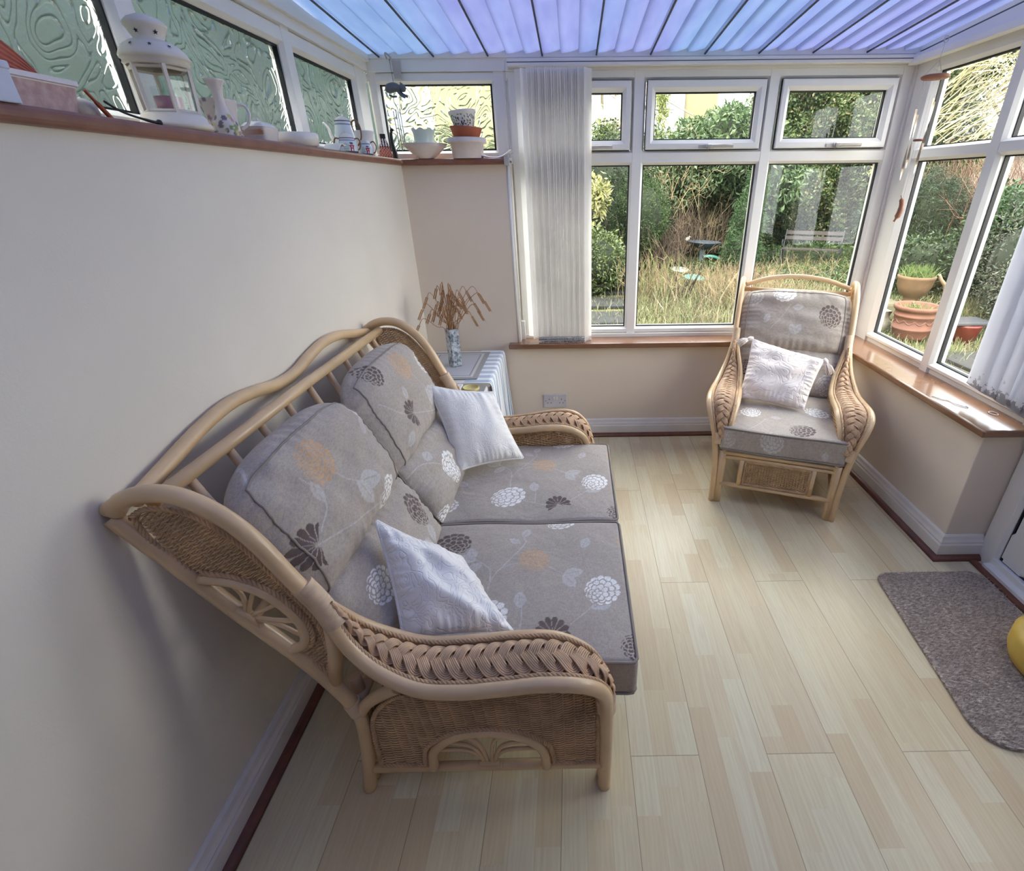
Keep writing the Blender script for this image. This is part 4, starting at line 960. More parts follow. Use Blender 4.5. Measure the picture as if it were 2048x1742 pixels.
hd2 = thing('vertical_blind', 'white vertical blind with mould stained hem drawn beside the door', 'blind', (0, 0, 0))
mm, nt_, bs, oo = newmat('mould_stained_blind'); g = NG(nt_); s_ = g.n('SeparateXYZ'); g.put(s_.inputs[0], g.obj())
hem = g.m('MULTIPLY', g.ramp(s_.outputs[2], [(0.0, (1, 1, 1, 1)), (1.0, (0, 0, 0, 1))]), 1.0)
zz = g.m('DIVIDE', g.m('SUBTRACT', 0.80, s_.outputs[2]), 0.12); nse = g.noise(38, 5, g.obj(), 0.7)
mk = g.m('MULTIPLY', g.m('GREATER_THAN', g.m('ADD', g.m('MULTIPLY', zz, 0.75), nse), 1.02), 0.75)
cc = g.mix(mk, sr(226, 227, 232), sr(120, 116, 116)); cc = g.mix(g.m('MULTIPLY', g.m('GREATER_THAN', g.noise(22, 2, g.obj()), 0.74), 0.4), cc, sr(120, 122, 128))
g.put(bs.inputs['Base Color'], cc); bs.inputs['Roughness'].default_value = 0.8
t_ = g.n('BsdfTranslucent'); g.put(t_.inputs[0], cc); mx_ = g.n('MixShader'); mx_.inputs[0].default_value = 0.35; g.put(mx_.inputs[1], bs.outputs[0]); g.put(mx_.inputs[2], t_.outputs[0]); g.put(oo.inputs[0], mx_.outputs[0])
for k in range(5):
    b = MB(); slat(b, 1.665 + 0.004 * k, 1.905 - k * 0.062, 0.115 if k == 0 else 0.089, math.radians(84 + 6 * math.sin(k * 2)), 1.97, 0.700 - 0.006 * k, curve=0.004); b.build('slat', mm, hd2)
for k in range(4):
    b = MB(); slat(b, 1.690, 1.915 - k * 0.075, 0.089, math.radians(96), 1.97, 0.69, curve=0.004); b.build('slat', mm, hd2)
b = MB(); b.bb((1.665, 1.62, 1.98), (1.705, 2.98, 2.008)); b.build('headrail', M['upvc'], hd2, bevel=0.003)

# bits left on the sill
b = MB(); b.tube(cr([(1.560, 1.985, 0.632), (1.575, 1.945, 0.6325), (1.595, 1.93, 0.632), (1.60, 1.89, 0.633), (1.625, 1.855, 0.6325), (1.632, 1.875, 0.632)], 5), 0.0013, 5); tag(b.build('wire_clip', M['metal']), 'thin bent wire clip lying on the right window sill', 'wire')
b = MB(); th_ = np.linspace(0, 2 * PI, 20)[:-1]; b.tube(np.stack([1.685 + 0.014 * np.cos(th_), 1.795 + 0.018 * np.sin(th_), np.full(19, 0.6325)], 1), 0.0017, 6, closed=True); tag(b.build('curtain_ring', M['handle']), 'small pale ring lying on the right sill near the blind', 'ring')

# ================================================================== double socket
sk = thing('wall_socket', 'white double wall socket with two rocker switches low on the back wall', 'socket', (-0.128, 2.90, 0.246))
b = MB(); b.bb((-0.074, -0.010, -0.044), (0.074, 0.0, 0.044)); b.build('faceplate', simple('grey_white_socket_plastic', sr(206, 204, 208), 0.35), sk, bevel=0.004)
for x in (-0.0085, 0.0085):
    b = MB(); b.bb((x - 0.0055, -0.015, 0.010), (x + 0.0055, -0.009, 0.030)); b.build('rocker_switch', M['trimpaint'], sk, bevel=0.002)
for x in (-0.038, 0.038):
    b = MB(); b.bb((x - 0.002, -0.0112, 0.008), (x + 0.002, -0.009, 0.016)); b.bb((x - 0.014, -0.0112, -0.014), (x - 0.008, -0.009, -0.010)); b.bb((x + 0.008, -0.0112, -0.014), (x + 0.014, -0.009, -0.010)); b.build('pin_holes', M['black'], sk)
for x in (-0.061, 0.061):
    b = MB(); b.tube([(x, -0.009, 0.002), (x, -0.0112, 0.002)], 0.0028, 10); b.build('screw', M['rod'], sk)

# ================================================================== corner table, cloth, placemat, vase
tb = thing('side_table', 'small white side table in the left back corner', 'table', (-0.66, 2.60, 0))
b = MB(); b.bb((-0.195, -0.27, 0.565), (0.232, 0.265, 0.588)); b.build('tabletop', M['upvc'], tb, bevel=0.004)
for x, y in ((-0.17, -0.245), (0.205, -0.245), (-0.17, 0.24), (0.205, 0.24)):
    b = MB(); b.bb((x - 0.018, y - 0.018, 0), (x + 0.018, y + 0.018, 0.565)); b.build('leg', M['upvc'], tb, bevel=0.003)
b = MB(); b.bb((-0.17, -0.235, 0.50), (0.205, 0.23, 0.565)); b.build('apron', M['upvc'], tb)
def m_stripe():
    m, nt, b, o = newmat('blue_striped_cotton'); g = NG(nt); s = g.n('SeparateXYZ'); g.put(s.inputs[0], g.obj())
    y = g.m('ADD', s.outputs[1], g.m('MULTIPLY', s.outputs[0], 0.0)); f = g.m('FRACT', g.m('MULTIPLY', y, 15.0))
    st = g.m('ADD', g.m('LESS_THAN', g.m('ABSOLUTE', g.m('SUBTRACT', f, 0.12)), 0.055), g.m('LESS_THAN', g.m('ABSOLUTE', g.m('SUBTRACT', f, 0.42)), 0.055))
    band = g.m('MULTIPLY', g.m('LESS_THAN', g.m('ABSOLUTE', g.m('SUBTRACT', f, 0.27)), 0.15), 0.35)
    c = g.mix(band, sr(232, 236, 240), sr(170, 192, 206)); c = g.mix(g.m('MINIMUM', st, 1.0), c, sr(112, 138, 172))
    g.put(b.inputs['Base Color'], c); b.inputs['Roughness'].default_value = 0.85; return m
M['stripe'] = m_stripe()
# cloth: strip over the top right side hanging down that side
rows = []
for y in np.linspace(-0.275, 0.268, 80):
    r = []
    w_ = 0.008 * math.sin(y * 60) + 0.006 * math.sin(y * 23 + 1)
    for x, z in ((0.10, 0.5895), (0.16, 0.5897), (0.215, 0.5897), (0.232, 0.588), (0.2385, 0.575)): r.append((x, y, z))
    for q in np.linspace(0.05, 1, 12): r.append((0.240 + (0.018 + w_) * q + 0.004 * math.sin(y * 60) * q, y * (1 + 0.02 * q), 0.575 - 0.44 * q))
    rows.append(r)
b = MB(); b.grid(np.array(rows)); cl = b.build('striped_cloth', M['stripe']); cl.location = (-0.66, 2.60, 0.0); tag(cl, 'white cloth with thin blue stripes hanging down the side of the corner table', 'cloth')
def m_mat():
    m, nt, b, o = newmat('woven_placemat'); g = NG(nt); s = g.n('SeparateXYZ'); g.put(s.inputs[0], g.obj())
    ax = g.m('DIVIDE', g.m('ABSOLUTE', s.outputs[0]), 0.165); ay = g.m('DIVIDE', g.m('ABSOLUTE', s.outputs[1]), 0.225)
    ex = g.m('MULTIPLY', g.m('SUBTRACT', 1.0, ax), 0.165); ey = g.m('MULTIPLY', g.m('SUBTRACT', 1.0, ay), 0.225); e = g.m('MINIMUM', ex, ey)
    c = g.ramp(g.m('MULTIPLY', e, 10.0), [(0.0, sr(160, 160, 158)), (0.27, sr(164, 164, 162)), (0.29, sr(212, 212, 208)), (0.42, sr(212, 212, 208)), (0.44, sr(146, 150, 152)), (0.50, sr(150, 154, 158)), (0.52, sr(196, 198, 202))])
    wv = g.n('TexWave', wave_type='BANDS', bands_direction='Y'); g.put(wv.inputs['Vector'], g.obj()); wv.inputs['Scale'].default_value = 60; wv.inputs['Distortion'].default_value = 1
    c = g.mix(g.m('MULTIPLY', wv.outputs[1], 0.18), c, sr(130, 134, 142)); g.put(b.inputs['Base Color'], c); b.inputs['Roughness'].default_value = 0.6; return m
for (x, y, lab, sx) in ((-0.665, 2.600, 'grey bordered woven placemat under the wheat vase', 1.0),):
    b = MB(); b.bb((-0.165, -0.225, 0), (0.165, 0.225, 0.003)); o = b.build('placemat', m_mat()); o.location = (x, y, 0.5915); tag(o, lab, 'placemat')
# second lower white stand in front, with the small boxes
st = thing('storage_box', 'low white box beside the far sofa arm in front of the corner table', 'box', (-0.665, 2.235, 0))
b = MB(); b.bb((-0.16, -0.085, 0.0), (0.225, 0.085, 0.575)); b.build('body', M['upvc'], st, bevel=0.004)
b = MB(); b.bb((-0.155, -0.080, 0.575), (0.218, 0.078, 0.578)); b.build('grey_top_panel', simple('grey_laminate', sr(165, 164, 156), 0.5), st)
b = MB(); b.bb((-0.055, -0.035, 0), (0.02, 0.03, 0.022)); o = b.build('pill_box', M['upvc'], bevel=0.003); o.location = (-0.575, 2.262, 0.578); tag(o, 'small white carton with a dark printed line behind the cream cushion', 'carton')
b = MB(); b.bb((-0.020, -0.012, 0.0222), (-0.014, 0.018, 0.0226)); b.build('printed_line', M['rod'], o)
b = MB(); b.lathe([(0.036, 0.0), (0.040, 0.005), (0.040, 0.018), (0.036, 0.018), (0.034, 0.008), (0, 0.008)], n=28); o = b.build('tape_roll', simple('yellow_tape', sr(222, 206, 140), 0.4)); o.location = (-0.510, 2.258, 0.5785); tag(o, 'pale yellow tape roll beside the white carton', 'tape roll')
b = MB(); b.bb((-0.014, -0.02, 0), (0.014, 0.02, 0.085)); o = b.build('remote_case', M['black'], bevel=0.003); o.location = (-0.660, 2.262, 0.5785); o.rotation_euler = (0.1, 0.25, 0.5); tag(o, 'black plastic case standing behind the far sofa arm', 'case')

vz = thing('wheat_vase', 'tall square mosaic vase holding dried wheat on the placemat', 'vase', (-0.652, 2.585, 0.5945), math.radians(38))
mv, ntv, bv, ov = newmat('grey_mosaic_glass'); g = NG(ntv); vo = g.n('TexVoronoi'); vo.inputs['Scale'].default_value = 70; g.put(vo.inputs['Vector'], g.obj())
c = g.ramp(g.n('SeparateColor', i_0=vo.outputs[1]).outputs[0], [(0.0, sr(96, 108, 116)), (0.22, sr(150, 160, 168)), (0.6, sr(182, 190, 196)), (1.0, sr(206, 212, 216))])
c = g.mix(g.m('LESS_THAN', vo.outputs[0], 0.20), c, sr(96, 104, 112)); g.put(bv.inputs['Base Color'], c); bv.inputs['Roughness'].default_value = 0.25
b = MB(); s0 = 0.0265
b.bb((-s0, -s0, 0), (s0, s0, 0.006))
for a0, a1, b0, b1 in ((-s0, s0, -s0, -s0 + .004), (-s0, s0, s0 - .004, s0), (-s0, -s0 + .004, -s0, s0), (s0 - .004, s0, -s0, s0)): b.bb((a0, b0, 0), (a1, b1, 0.205))
b.build('vase_body', mv, vz)
wh = simple('dried_wheat', sr(184, 140, 96), 0.8, 0.15, 30); random.seed(5)
wheat_tips = [(-0.085, -0.06, 0.40), (-0.13, -0.02, 0.34), (-0.11, 0.03, 0.30), (-0.15, -0.05, 0.27), (-0.055, 0.02, 0.42), (-0.02, 0.0, 0.44), (0.01, 0.02, 0.43), (0.03, -0.02, 0.41), (0.06, 0.01, 0.40), (0.10, 0.0, 0.42), (0.16, 0.0, 0.42), (0.19, -0.01, 0.39), (0.13, 0.02, 0.36), (0.15, 0.0, 0.33), (0.08, -0.03, 0.37), (0.12, -0.02, 0.30), (-0.03, 0.03, 0.38), (-0.05, -0.03, 0.35), (0.04, 0.03, 0.36), (-0.07, 0.0, 0.31), (-0.01, -0.03, 0.33), (0.05, -0.03, 0.33), (-0.03, 0.0, 0.36), (0.0, 0.01, 0.38), (0.02, 0.0, 0.35), (-0.045, 0.01, 0.33), (0.035, 0.01, 0.38), (0.0, -0.01, 0.31), (0.07, 0.0, 0.35), (-0.02, 0.0, 0.40), (0.015, -0.01, 0.40), (-0.035, -0.01, 0.29)]
Rv = Matrix.Rotation(-math.radians(38), 3, 'Z')
for tx, ty, tz in wheat_tips:
    tip = Rv @ Vector((tx, ty, tz)); b = MB(); bx = random.uniform(-0.014, 0.014); by = random.uniform(-0.014, 0.014)
    P = cr([(bx, by, 0.02), (bx * 1.3 + tip.x * 0.1, by * 1.3 + tip.y * 0.1, 0.2), (tip.x * 0.45, tip.y * 0.45, tz * 0.82), (tip.x * 0.82, tip.y * 0.82, tz * 1.0), (tip.x, tip.y, tz - abs(tx) * 0.22)], 5)
    b.tube(P, 0.0017, 5); d = (P[-1] - P[-4]); d /= np.linalg.norm(d); e0 = P[-1]
    for k in range(9):
        for s_ in (-1, 1):
            c = e0 + d * (0.0062 * k); a = np.cross(d, [0.3, 0.5, 0.8]); a /= np.linalg.norm(a); q = c + a * s_ * 0.003
            b.tube(np.array([q, q + d * 0.005 + a * s_ * 0.002, q + d * 0.011 + a * s_ * 0.001]), [0.0014, 0.0036, 0.0006], 5)
        if k % 2: b.tube(np.array([c, c + d * 0.035 + a * 0.008]), 0.0004, 3)
    b.build('wheat_stalk', wh, vz)

# ================================================================== rug and yellow pouffe edge
def m_rug():
    m, nt, b, o = newmat('taupe_pile_mat'); g = NG(nt); v = g.obj()
    n1 = g.noise(150, 3, g.scaled(v, (0.4, 1, 1)), 0.6); n2 = g.noise(9, 3, v)
    c = g.ramp(n1, [(0.34, sr(116, 104, 96)), (0.48, sr(158, 144, 132)), (0.62, sr(206, 194, 180))]); c = g.mix(g.m('MULTIPLY', g.ramp(n2, [(0.4, (0, 0, 0, 1)), (0.65, (1, 1, 1, 1))]), 0.35), c, sr(122, 110, 104))
    g.put(b.inputs['Base Color'], c); b.inputs['Roughness'].default_value = 0.95; g.put(b.inputs['Normal'], g.bump(n1, 1.0, 0.006)); return m
x0, x1, y0, y1, rr_ = 1.235, 1.683, 0.84, 1.568, 0.055
P = []
for cx_, cy_, a0 in ((x1 - rr_, y1 - rr_, 0), (x0 + rr_, y1 - rr_, PI / 2), (x0 + 0.10, y0 + 0.10, PI), (x1 - rr_, y0 + rr_, 1.5 * PI)):
    r_ = 0.10 if (cx_ == x0 + 0.10) else rr_
    for t in np.linspace(0, PI / 2, 9): P.append((cx_ + r_ * math.cos(a0 + t) , cy_ + r_ * math.sin(a0 + t)))
P = [(x - 0.045 * max(0, (1.52 - y)) - 0.03 * max(0, min(1, (1.5 - y) / 0.3)) * (1 if x < 1.4 else 0), y) for x, y in P]
b = MB(); b.prism(P, 0.0, 0.012); rug = b.build('door_mat', m_rug(), bevel=0.004); tag(rug, 'taupe pile mat with rounded corners in front of the door', 'mat')
Pc = np.array(P); n_ = 16000; pts = np.stack([RNG.uniform(1.14, 1.70, n_), RNG.uniform(0.82, 1.58, n_)], 1); cx_ = Pc.mean(0); ins_ = inpoly(pts[:, 0], pts[:, 1], cx_ + (Pc - cx_) * 0.985); pts = pts[ins_]
n_ = len(pts); a = RNG.uniform(-0.5, 0.9, n_) + PI * (RNG.random(n_) > 0.8); L_ = RNG.uniform(0.006, 0.012, n_); h_ = RNG.uniform(0.003, 0.006, n_)
dx = np.cos(a); dy = np.sin(a); w_ = 0.0009
V = np.stack([np.stack([pts[:, 0] - dy * w_, pts[:, 1] + dx * w_, np.full(n_, 0.0115)], 1), np.stack([pts[:, 0] + dy * w_, pts[:, 1] - dx * w_, np.full(n_, 0.0115)], 1), np.stack([pts[:, 0] + dx * L_ + dy * w_ * .4, pts[:, 1] + dy * L_ - dx * w_ * .4, 0.012 + h_], 1), np.stack([pts[:, 0] + dx * L_ - dy * w_ * .4, pts[:, 1] + dy * L_ + dx * w_ * .4, 0.0125 + h_], 1)], 1).reshape(-1, 3)
F = np.arange(n_ * 4).reshape(-1, 4); sh = RNG.uniform(0.55, 1.25, n_); cb_ = np.array(sr(182, 166, 150)[:3]); colr = np.repeat(cb_[None] * sh[:, None], 4, 0)
b = MB(); b.add(V, F, False, np.clip(colr, 0, 1)); pile = b.build('pile', m_attr('mat_pile', 0.95), rug); pile['kind'] = 'stuff'
b = MB(); b.lathe([(0, 0.0), (0.13, 0.0), (0.155, 0.015), (0.165, 0.045), (0.165, 0.10), (0.15, 0.125), (0, 0.13)], n=48); o = b.build('yellow_tub', simple('mustard_yellow_plastic', sr(214, 180, 84), 0.5)); o.location = (1.600, 1.075, 0.0185); tag(o, 'mustard yellow tub standing on the door mat', 'tub')

# ================================================================== things on the high shelf
ZS = 1.596
def put(o, x, y, z=ZS, rz=0.0): o.location = (x, y, z); o.rotation_euler = (0, 0, rz); return o
def cols(*c): return [np.array(sr(*k)[:3]) for k in c]
# lantern
ln = thing('candle_lantern', 'cream metal candle lantern with star cut-outs on the left shelf', 'lantern', (-0.938, 1.385, ZS), 0.25)
b = MB(); b.lathe([(0, 0.0), (0.064, 0.0), (0.072, 0.006), (0.072, 0.014), (0.066, 0.018), (0.064, 0.028), (0.058, 0.034), (0, 0.034)], n=48); b.build('base', M['lantern'], ln)
hx = lambda r, z, k: (r * math.cos(k * PI / 3), r * math.sin(k * PI / 3), z)
b = MB()
for k in range(6):
    b.tube([hx(0.055, 0.034, k), hx(0.0585, 0.125, k)], 0.0048, 4, flat=True)
    for z, r in ((0.037, 0.0545), (0.121, 0.058)): b.tube([hx(r, z, k), hx(r, z, k + 1)], 0.0042, 4, flat=True)
b.build('cage', M['lantern'], ln)
b = MB()
for k in range(6): b.add([hx(0.0535, 0.036, k), hx(0.0535, 0.036, k + 1), hx(0.057, 0.123, k + 1), hx(0.057, 0.123, k)], [[0, 1, 2, 3]], False)
gl_ = b.build('glass_panes', M['lantern_glass'], ln)
dome = [(0.058, 0.124), (0.064, 0.128), (0.061, 0.134), (0.066, 0.137), (0.067, 0.142), (0.062, 0.152), (0.052, 0.163), (0.040, 0.170), (0.030, 0.173), (0.0285, 0.176), (0.037, 0.192), (0.040, 0.197), (0.041, 0.201), (0.038, 0.205), (0.030, 0.212), (0.015, 0.218), (0, 0.220)]
b = MB(); b.lathe(dome, n=48); tp = b.build('roof', M['lantern'], ln)
def star(b, c, nrm, r):
    c = np.array(c); nrm = np.array(nrm, float); nrm /= np.linalg.norm(nrm); u = np.cross([0, 0, 1], nrm); u /= np.linalg.norm(u); v = np.cross(nrm, u)
    P = [c + nrm * 0.0009] + [c + nrm * 0.0009 + (u * math.cos(a) + v * math.sin(a)) * (r if i % 2 == 0 else r * 0.42) for i, a in enumerate(np.arange(10) * PI / 5 + PI / 2)]
    b.add(P, [[0, i, i % 10 + 1] for i in range(1, 11)], False)
for k in range(10):
    b = MB(); a = k * PI / 5; b_ = 0.0575; star(b, (b_ * math.cos(a), b_ * math.sin(a), 0.158), (math.cos(a), math.sin(a), 0.95), 0.0048); b.build('star_cutout', M['black'], tp)
for k in range(6):
    b = MB(); a = k * PI / 3 + 0.3; b_ = 0.0335; star(b, (b_ * math.cos(a), b_ * math.sin(a), 0.185), (math.cos(a), math.sin(a), -0.45), 0.0055); b.build('star_cutout', M['black'], tp)
cd = thing('glass_candle', 'pink candle in a glass jar standing inside the lantern', 'candle', (-0.938, 1.385, ZS + 0.0342))
b = MB(); b.lathe([(0, 0.004), (0.026, 0.004), (0.027, 0.034), (0.004, 0.036), (0, 0.036)], n=28); b.build('wax', simple('pink_lilac_wax', sr(206, 140, 160), 0.5), cd)
b = MB(); b.lathe([(0.0, 0.0005), (0.027, 0.0005), (0.029, 0.012), (0.029, 0.048), (0.030, 0.052)], n=28); b.build('jar', M['lantern_glass'], cd)
# plastic tub, shells, box far left
b = MB()
def rr_loop(w, d, r, z, k=5):
    P = []
    for sx, sy, a0 in ((1, 1, 0), (-1, 1, PI / 2), (-1, -1, PI), (1, -1, 1.5 * PI)):
        for t in np.linspace(0, PI / 2, k): P.append((sx * (w - r) + r * math.cos(a0 + t), sy * (d - r) + r * math.sin(a0 + t), z))
    return P + [P[0]]
mtub, ntt, bt, ot = newmat('pink_tinted_plastic'); g = NG(ntt); sp = g.n('SeparateXYZ'); g.put(sp.inputs[0], g.obj())
g.put(bt.inputs['Base Color'], g.mix(g.m('MULTIPLY', g.m('GREATER_THAN', sp.outputs[2], 0.044), 1.0), g.ramp(g.noise(60, 3, g.obj()), [(0.35, sr(186, 150, 148)), (0.65, sr(212, 184, 180))]), sr(230, 224, 224)))
bt.inputs['Roughness'].default_value = 0.35
b.grid(np.array([rr_loop(0.034, 0.10, 0.014, 0.0), rr_loop(0.041, 0.112, 0.018, 0.046), rr_loop(0.045, 0.117, 0.02, 0.047), rr_loop(0.045, 0.117, 0.02, 0.055), rr_loop(0.041, 0.113, 0.018, 0.056), rr_loop(0.034, 0.10, 0.014, 0.004)]), smooth=False)
b.bb((-0.034, -0.09, 0.0005), (0.034, 0.09, 0.004)); o = put(b.build('plastic_tub', mtub), -0.948, 1.000); tag(o, 'rectangular plastic tub with pinkish contents at the left end of the shelf', 'tub')
b = MB(); th_ = np.linspace(-0.30, 0.30, 49); rows = []
for q in np.linspace(0.06, 1, 10):
    rows.append([(0.010 * math.sin(q * PI) + 0.0022 * q * math.cos(a * 62), 0.070 - q * 0.125 * math.cos(0.36 - a), 0.044 + q * 0.125 * math.sin(0.36 - a)) for a in th_])
rows = np.array(rows); b.grid(rows); b.grid(rows[:, ::-1] + np.array([-0.003, 0, 0])); b.tube(border(rows) - np.array([0.0015, 0, 0]), 0.0018, 5, closed=True)
o = put(b.build('scallop_shell', simple('coral_shell', sr(196, 112, 92), 0.6, 0.15, 40)), -0.935, 1.010); tag(o, 'ribbed coral coloured shell sticking out of the plastic tub', 'shell')
b = MB(); b.bb((-0.022, -0.07, 0), (0.022, 0.07, 0.052)); b.bb((-0.024, -0.072, 0.045), (0.024, 0.072, 0.056)); o = put(b.build('cardboard_carton', simple('pale_blue_card', sr(206, 212, 226), 0.6), bevel=0.002), -0.886, 0.868); tag(o, 'pale blue white carton at the front edge of the left shelf', 'box')
# odds between tub and lantern
b = MB(); b.tube(cr([(0, -0.035, 0.046), (0, -0.015, 0.026), (0, 0.006, 0.004)], 5), [0.003] * 5 + [0.0045] * 6, 6); o = put(b.build('wooden_stick', simple('orange_brown_wood', sr(176, 88, 56), 0.5)), -0.915, 1.162); tag(o, 'short orange brown stick leaning between tub and lantern', 'stick')
b = MB(); b.tube(cr([(0, -0.05, 0.030), (0, -0.01, 0.016), (0.005, 0.05, 0.007), (0.01, 0.07, 0.006)], 5), [0.0022] * 9 + [0.003] * 4 + [0.006] * 3, 8); o = put(b.build('black_handle_tool', M['black']), -0.90, 1.196); tag(o, 'thin curved black tool lying left of the lantern', 'tool')
b = MB(); b.lathe([(0, 0), (0.020, 0.0), (0.026, 0.012), (0.024, 0.026), (0.012, 0.036), (0, 0.038)], n=24); o = put(b.build('pebble_ornament', simple('mottled_cream_stone', sr(214, 204, 186), 0.5, 0.15, 60)), -0.955, 1.155); tag(o, 'small mottled cream stone behind the orange brown stick', 'stone')
# bud vase, mug, butter box, dish
def floral(P, n_, seed, base=(226, 218, 212), zlim=(0.0, 1), cs=((206, 190, 120), (196, 150, 160), (140, 160, 110), (120, 110, 120)), rr=0.006):
    r = np.random.default_rng(seed); C = np.tile(np.array(sr(*base)[:3]), (len(P), 1)); cc = cols(*cs)
    cand = P[(P[:, 2] > zlim[0]) & (P[:, 2] < zlim[1])]
    for k in range(n_):
        c = cand[r.integers(len(cand))]; i = np.linalg.norm(P - c, axis=1) < rr * r.uniform(0.5, 1.2); C[i] = cc[r.integers(len(cc))]
    return C
def lathe_col(prof, colfn, n=72, wave=None, k=6):
    pr = cr([(r, z, 0) for r, z in prof], k)[:, :2]; b = MB(); b.lathe(pr, n=n, wave=wave); V = b.V[0]; b.C[0] = colfn(V); return b
b = lathe_col([(0.0, 0.0), (0.029, 0.001), (0.0315, 0.012), (0.029, 0.032), (0.018, 0.055), (0.0125, 0.075), (0.0125, 0.095), (0.017, 0.115), (0.023, 0.127), (0.021, 0.128), (0.011, 0.10)], lambda V: floral(V, 60, 4, zlim=(0.006, 0.05)), wave=lambda R, Z, t: (R * (1 + 0.03 * np.cos(t * 7) * (Z > 0.11)), Z + 0 * t))
o = put(b.build('bud_vase', M['attrgloss']), -0.925, 1.560); tag(o, 'slender fluted white bud vase with a floral base in front of the floral cup', 'vase')
mg = thing('floral_mug', 'wide cream cup with floral print and handle behind the bud vase', 'cup', (-0.962, 1.612, ZS), 0.54)
b = lathe_col([(0, 0), (0.024, 0.0), (0.030, 0.006), (0.034, 0.03), (0.040, 0.062), (0.0455, 0.088), (0.0440, 0.089), (0.038, 0.06), (0.03, 0.02), (0, 0.01)], lambda V: floral(V, 30, 6, cs=((150, 130, 150), (170, 140, 150), (190, 180, 180)))); b.build('cup_body', M['attrgloss'], mg)
b = MB(); b.tube(cr([(0.040, 0, 0.078), (0.058, 0, 0.084), (0.068, 0, 0.066), (0.060, 0, 0.040), (0.040, 0, 0.024)], 6), 0.0038, 8); b.build('handle', M['china'], mg)
bd = thing('lidded_dish', 'small lidded china trinket box beside the floral cup', 'dish', (-0.927, 1.722, ZS))
b = MB(); V = np.array([rr_loop(0.032, 0.036, 0.010, 0.0), rr_loop(0.038, 0.043, 0.012, 0.034), rr_loop(0.0395, 0.0445, 0.012, 0.037)]); V = np.array([V[0] + (V[1] - V[0]) * q for q in np.linspace(0, 1, 14)] + [V[2]]); b.grid(V, col=floral(V.reshape(-1, 3) * np.array([1, 1, 1.0]), 6, 8, zlim=(0.01, 0.03), cs=((206, 150, 110), (150, 130, 120)))); b.bb((-0.03, -0.034, 0), (0.03, 0.034, 0.004)); b.build('box_body', M['attrgloss'], bd)
b = MB(); b.grid(np.array([rr_loop(0.037, 0.042, 0.012, 0.037), rr_loop(0.028, 0.032, 0.012, 0.047), rr_loop(0.012, 0.014, 0.006, 0.053), rr_loop(0.001, 0.001, 0.0005, 0.054)])); b.tube([(0, -0.008, 0.058), (0, 0.008, 0.058)], 0.005, 10); b.bb((-0.002, -0.002, 0.050), (0.002, 0.002, 0.058)); b.build('lid', M['china'], bd)
b = MB(); b.lathe([(0, 0), (0.055, 0), (0.066, 0.006), (0.0705, 0.022), (0.0705, 0.040), (0.067, 0.042), (0.063, 0.02), (0.05, 0.008), (0, 0.006)], n=56); o = put(b.build('shallow_dish', M['china']), -0.936, 1.955); tag(o, 'plain white shallow round dish on the left shelf before the tea set', 'dish')
# pottery shards (curved tiles)
def shard(w, l, h, n=14):
    t = np.linspace(-1, 1, n); s = np.linspace(0, 1, 8)
    top = np.array([[(w * a, l * (q - 0.5), h * (a * a) + 0.004 + 0.014 * q) for a in t] for q in s]); b = MB(); b.grid(top); b.grid(top[:, ::-1] - np.array([0, 0, 0.004])); 
    bd = border(np.transpose(top, (1, 0, 2))); b.tube(np.vstack([bd, bd[:1]])[:-1] - np.array([0, 0, 0.002]), 0.0022, 5, closed=True); return b
b = shard(0.036, 0.045, -0.022); b = MB(); t = np.linspace(-1, 1, 16); top = np.array([[(q, 0.042 * a, 0.026 - 0.024 * (abs(a - 0.15)) ** 1.4 + 0.018 * max(0, (a - 0.55)) * 2) for a in t] for q in np.linspace(-0.028, 0.028, 6)]); b.grid(top); b.grid(top[:, ::-1] - np.array([0, 0, 0.004])); bd_ = border(top); b.tube(bd_ - np.array([0, 0, 0.002]), 0.0022, 5, closed=True)
o = put(b.build('broken_tile', M['china']), -0.900, 2.165); tag(o, 'curved broken white tile leaning in front of the coffee pot', 'tile')
b = MB(); t = np.linspace(-1, 1, 20); top = np.array([[(0.080 * a, q, 0.006 + 0.034 * abs(a) ** 2.2 * (1.0 if a > 0 else 0.55)) for a in t] for q in np.linspace(-0.038, 0.038, 6)]); b.grid(top); b.grid(top[:, ::-1] - np.array([0, 0, 0.008])); b.tube(border(top) - np.array([0, 0, 0.004]), 0.0042, 5, closed=True)
o = put(b.build('broken_tile', M['china']), -0.392, 2.912, ZS); tag(o, 'curved broken white tile at the right end of the back shelf', 'tile')
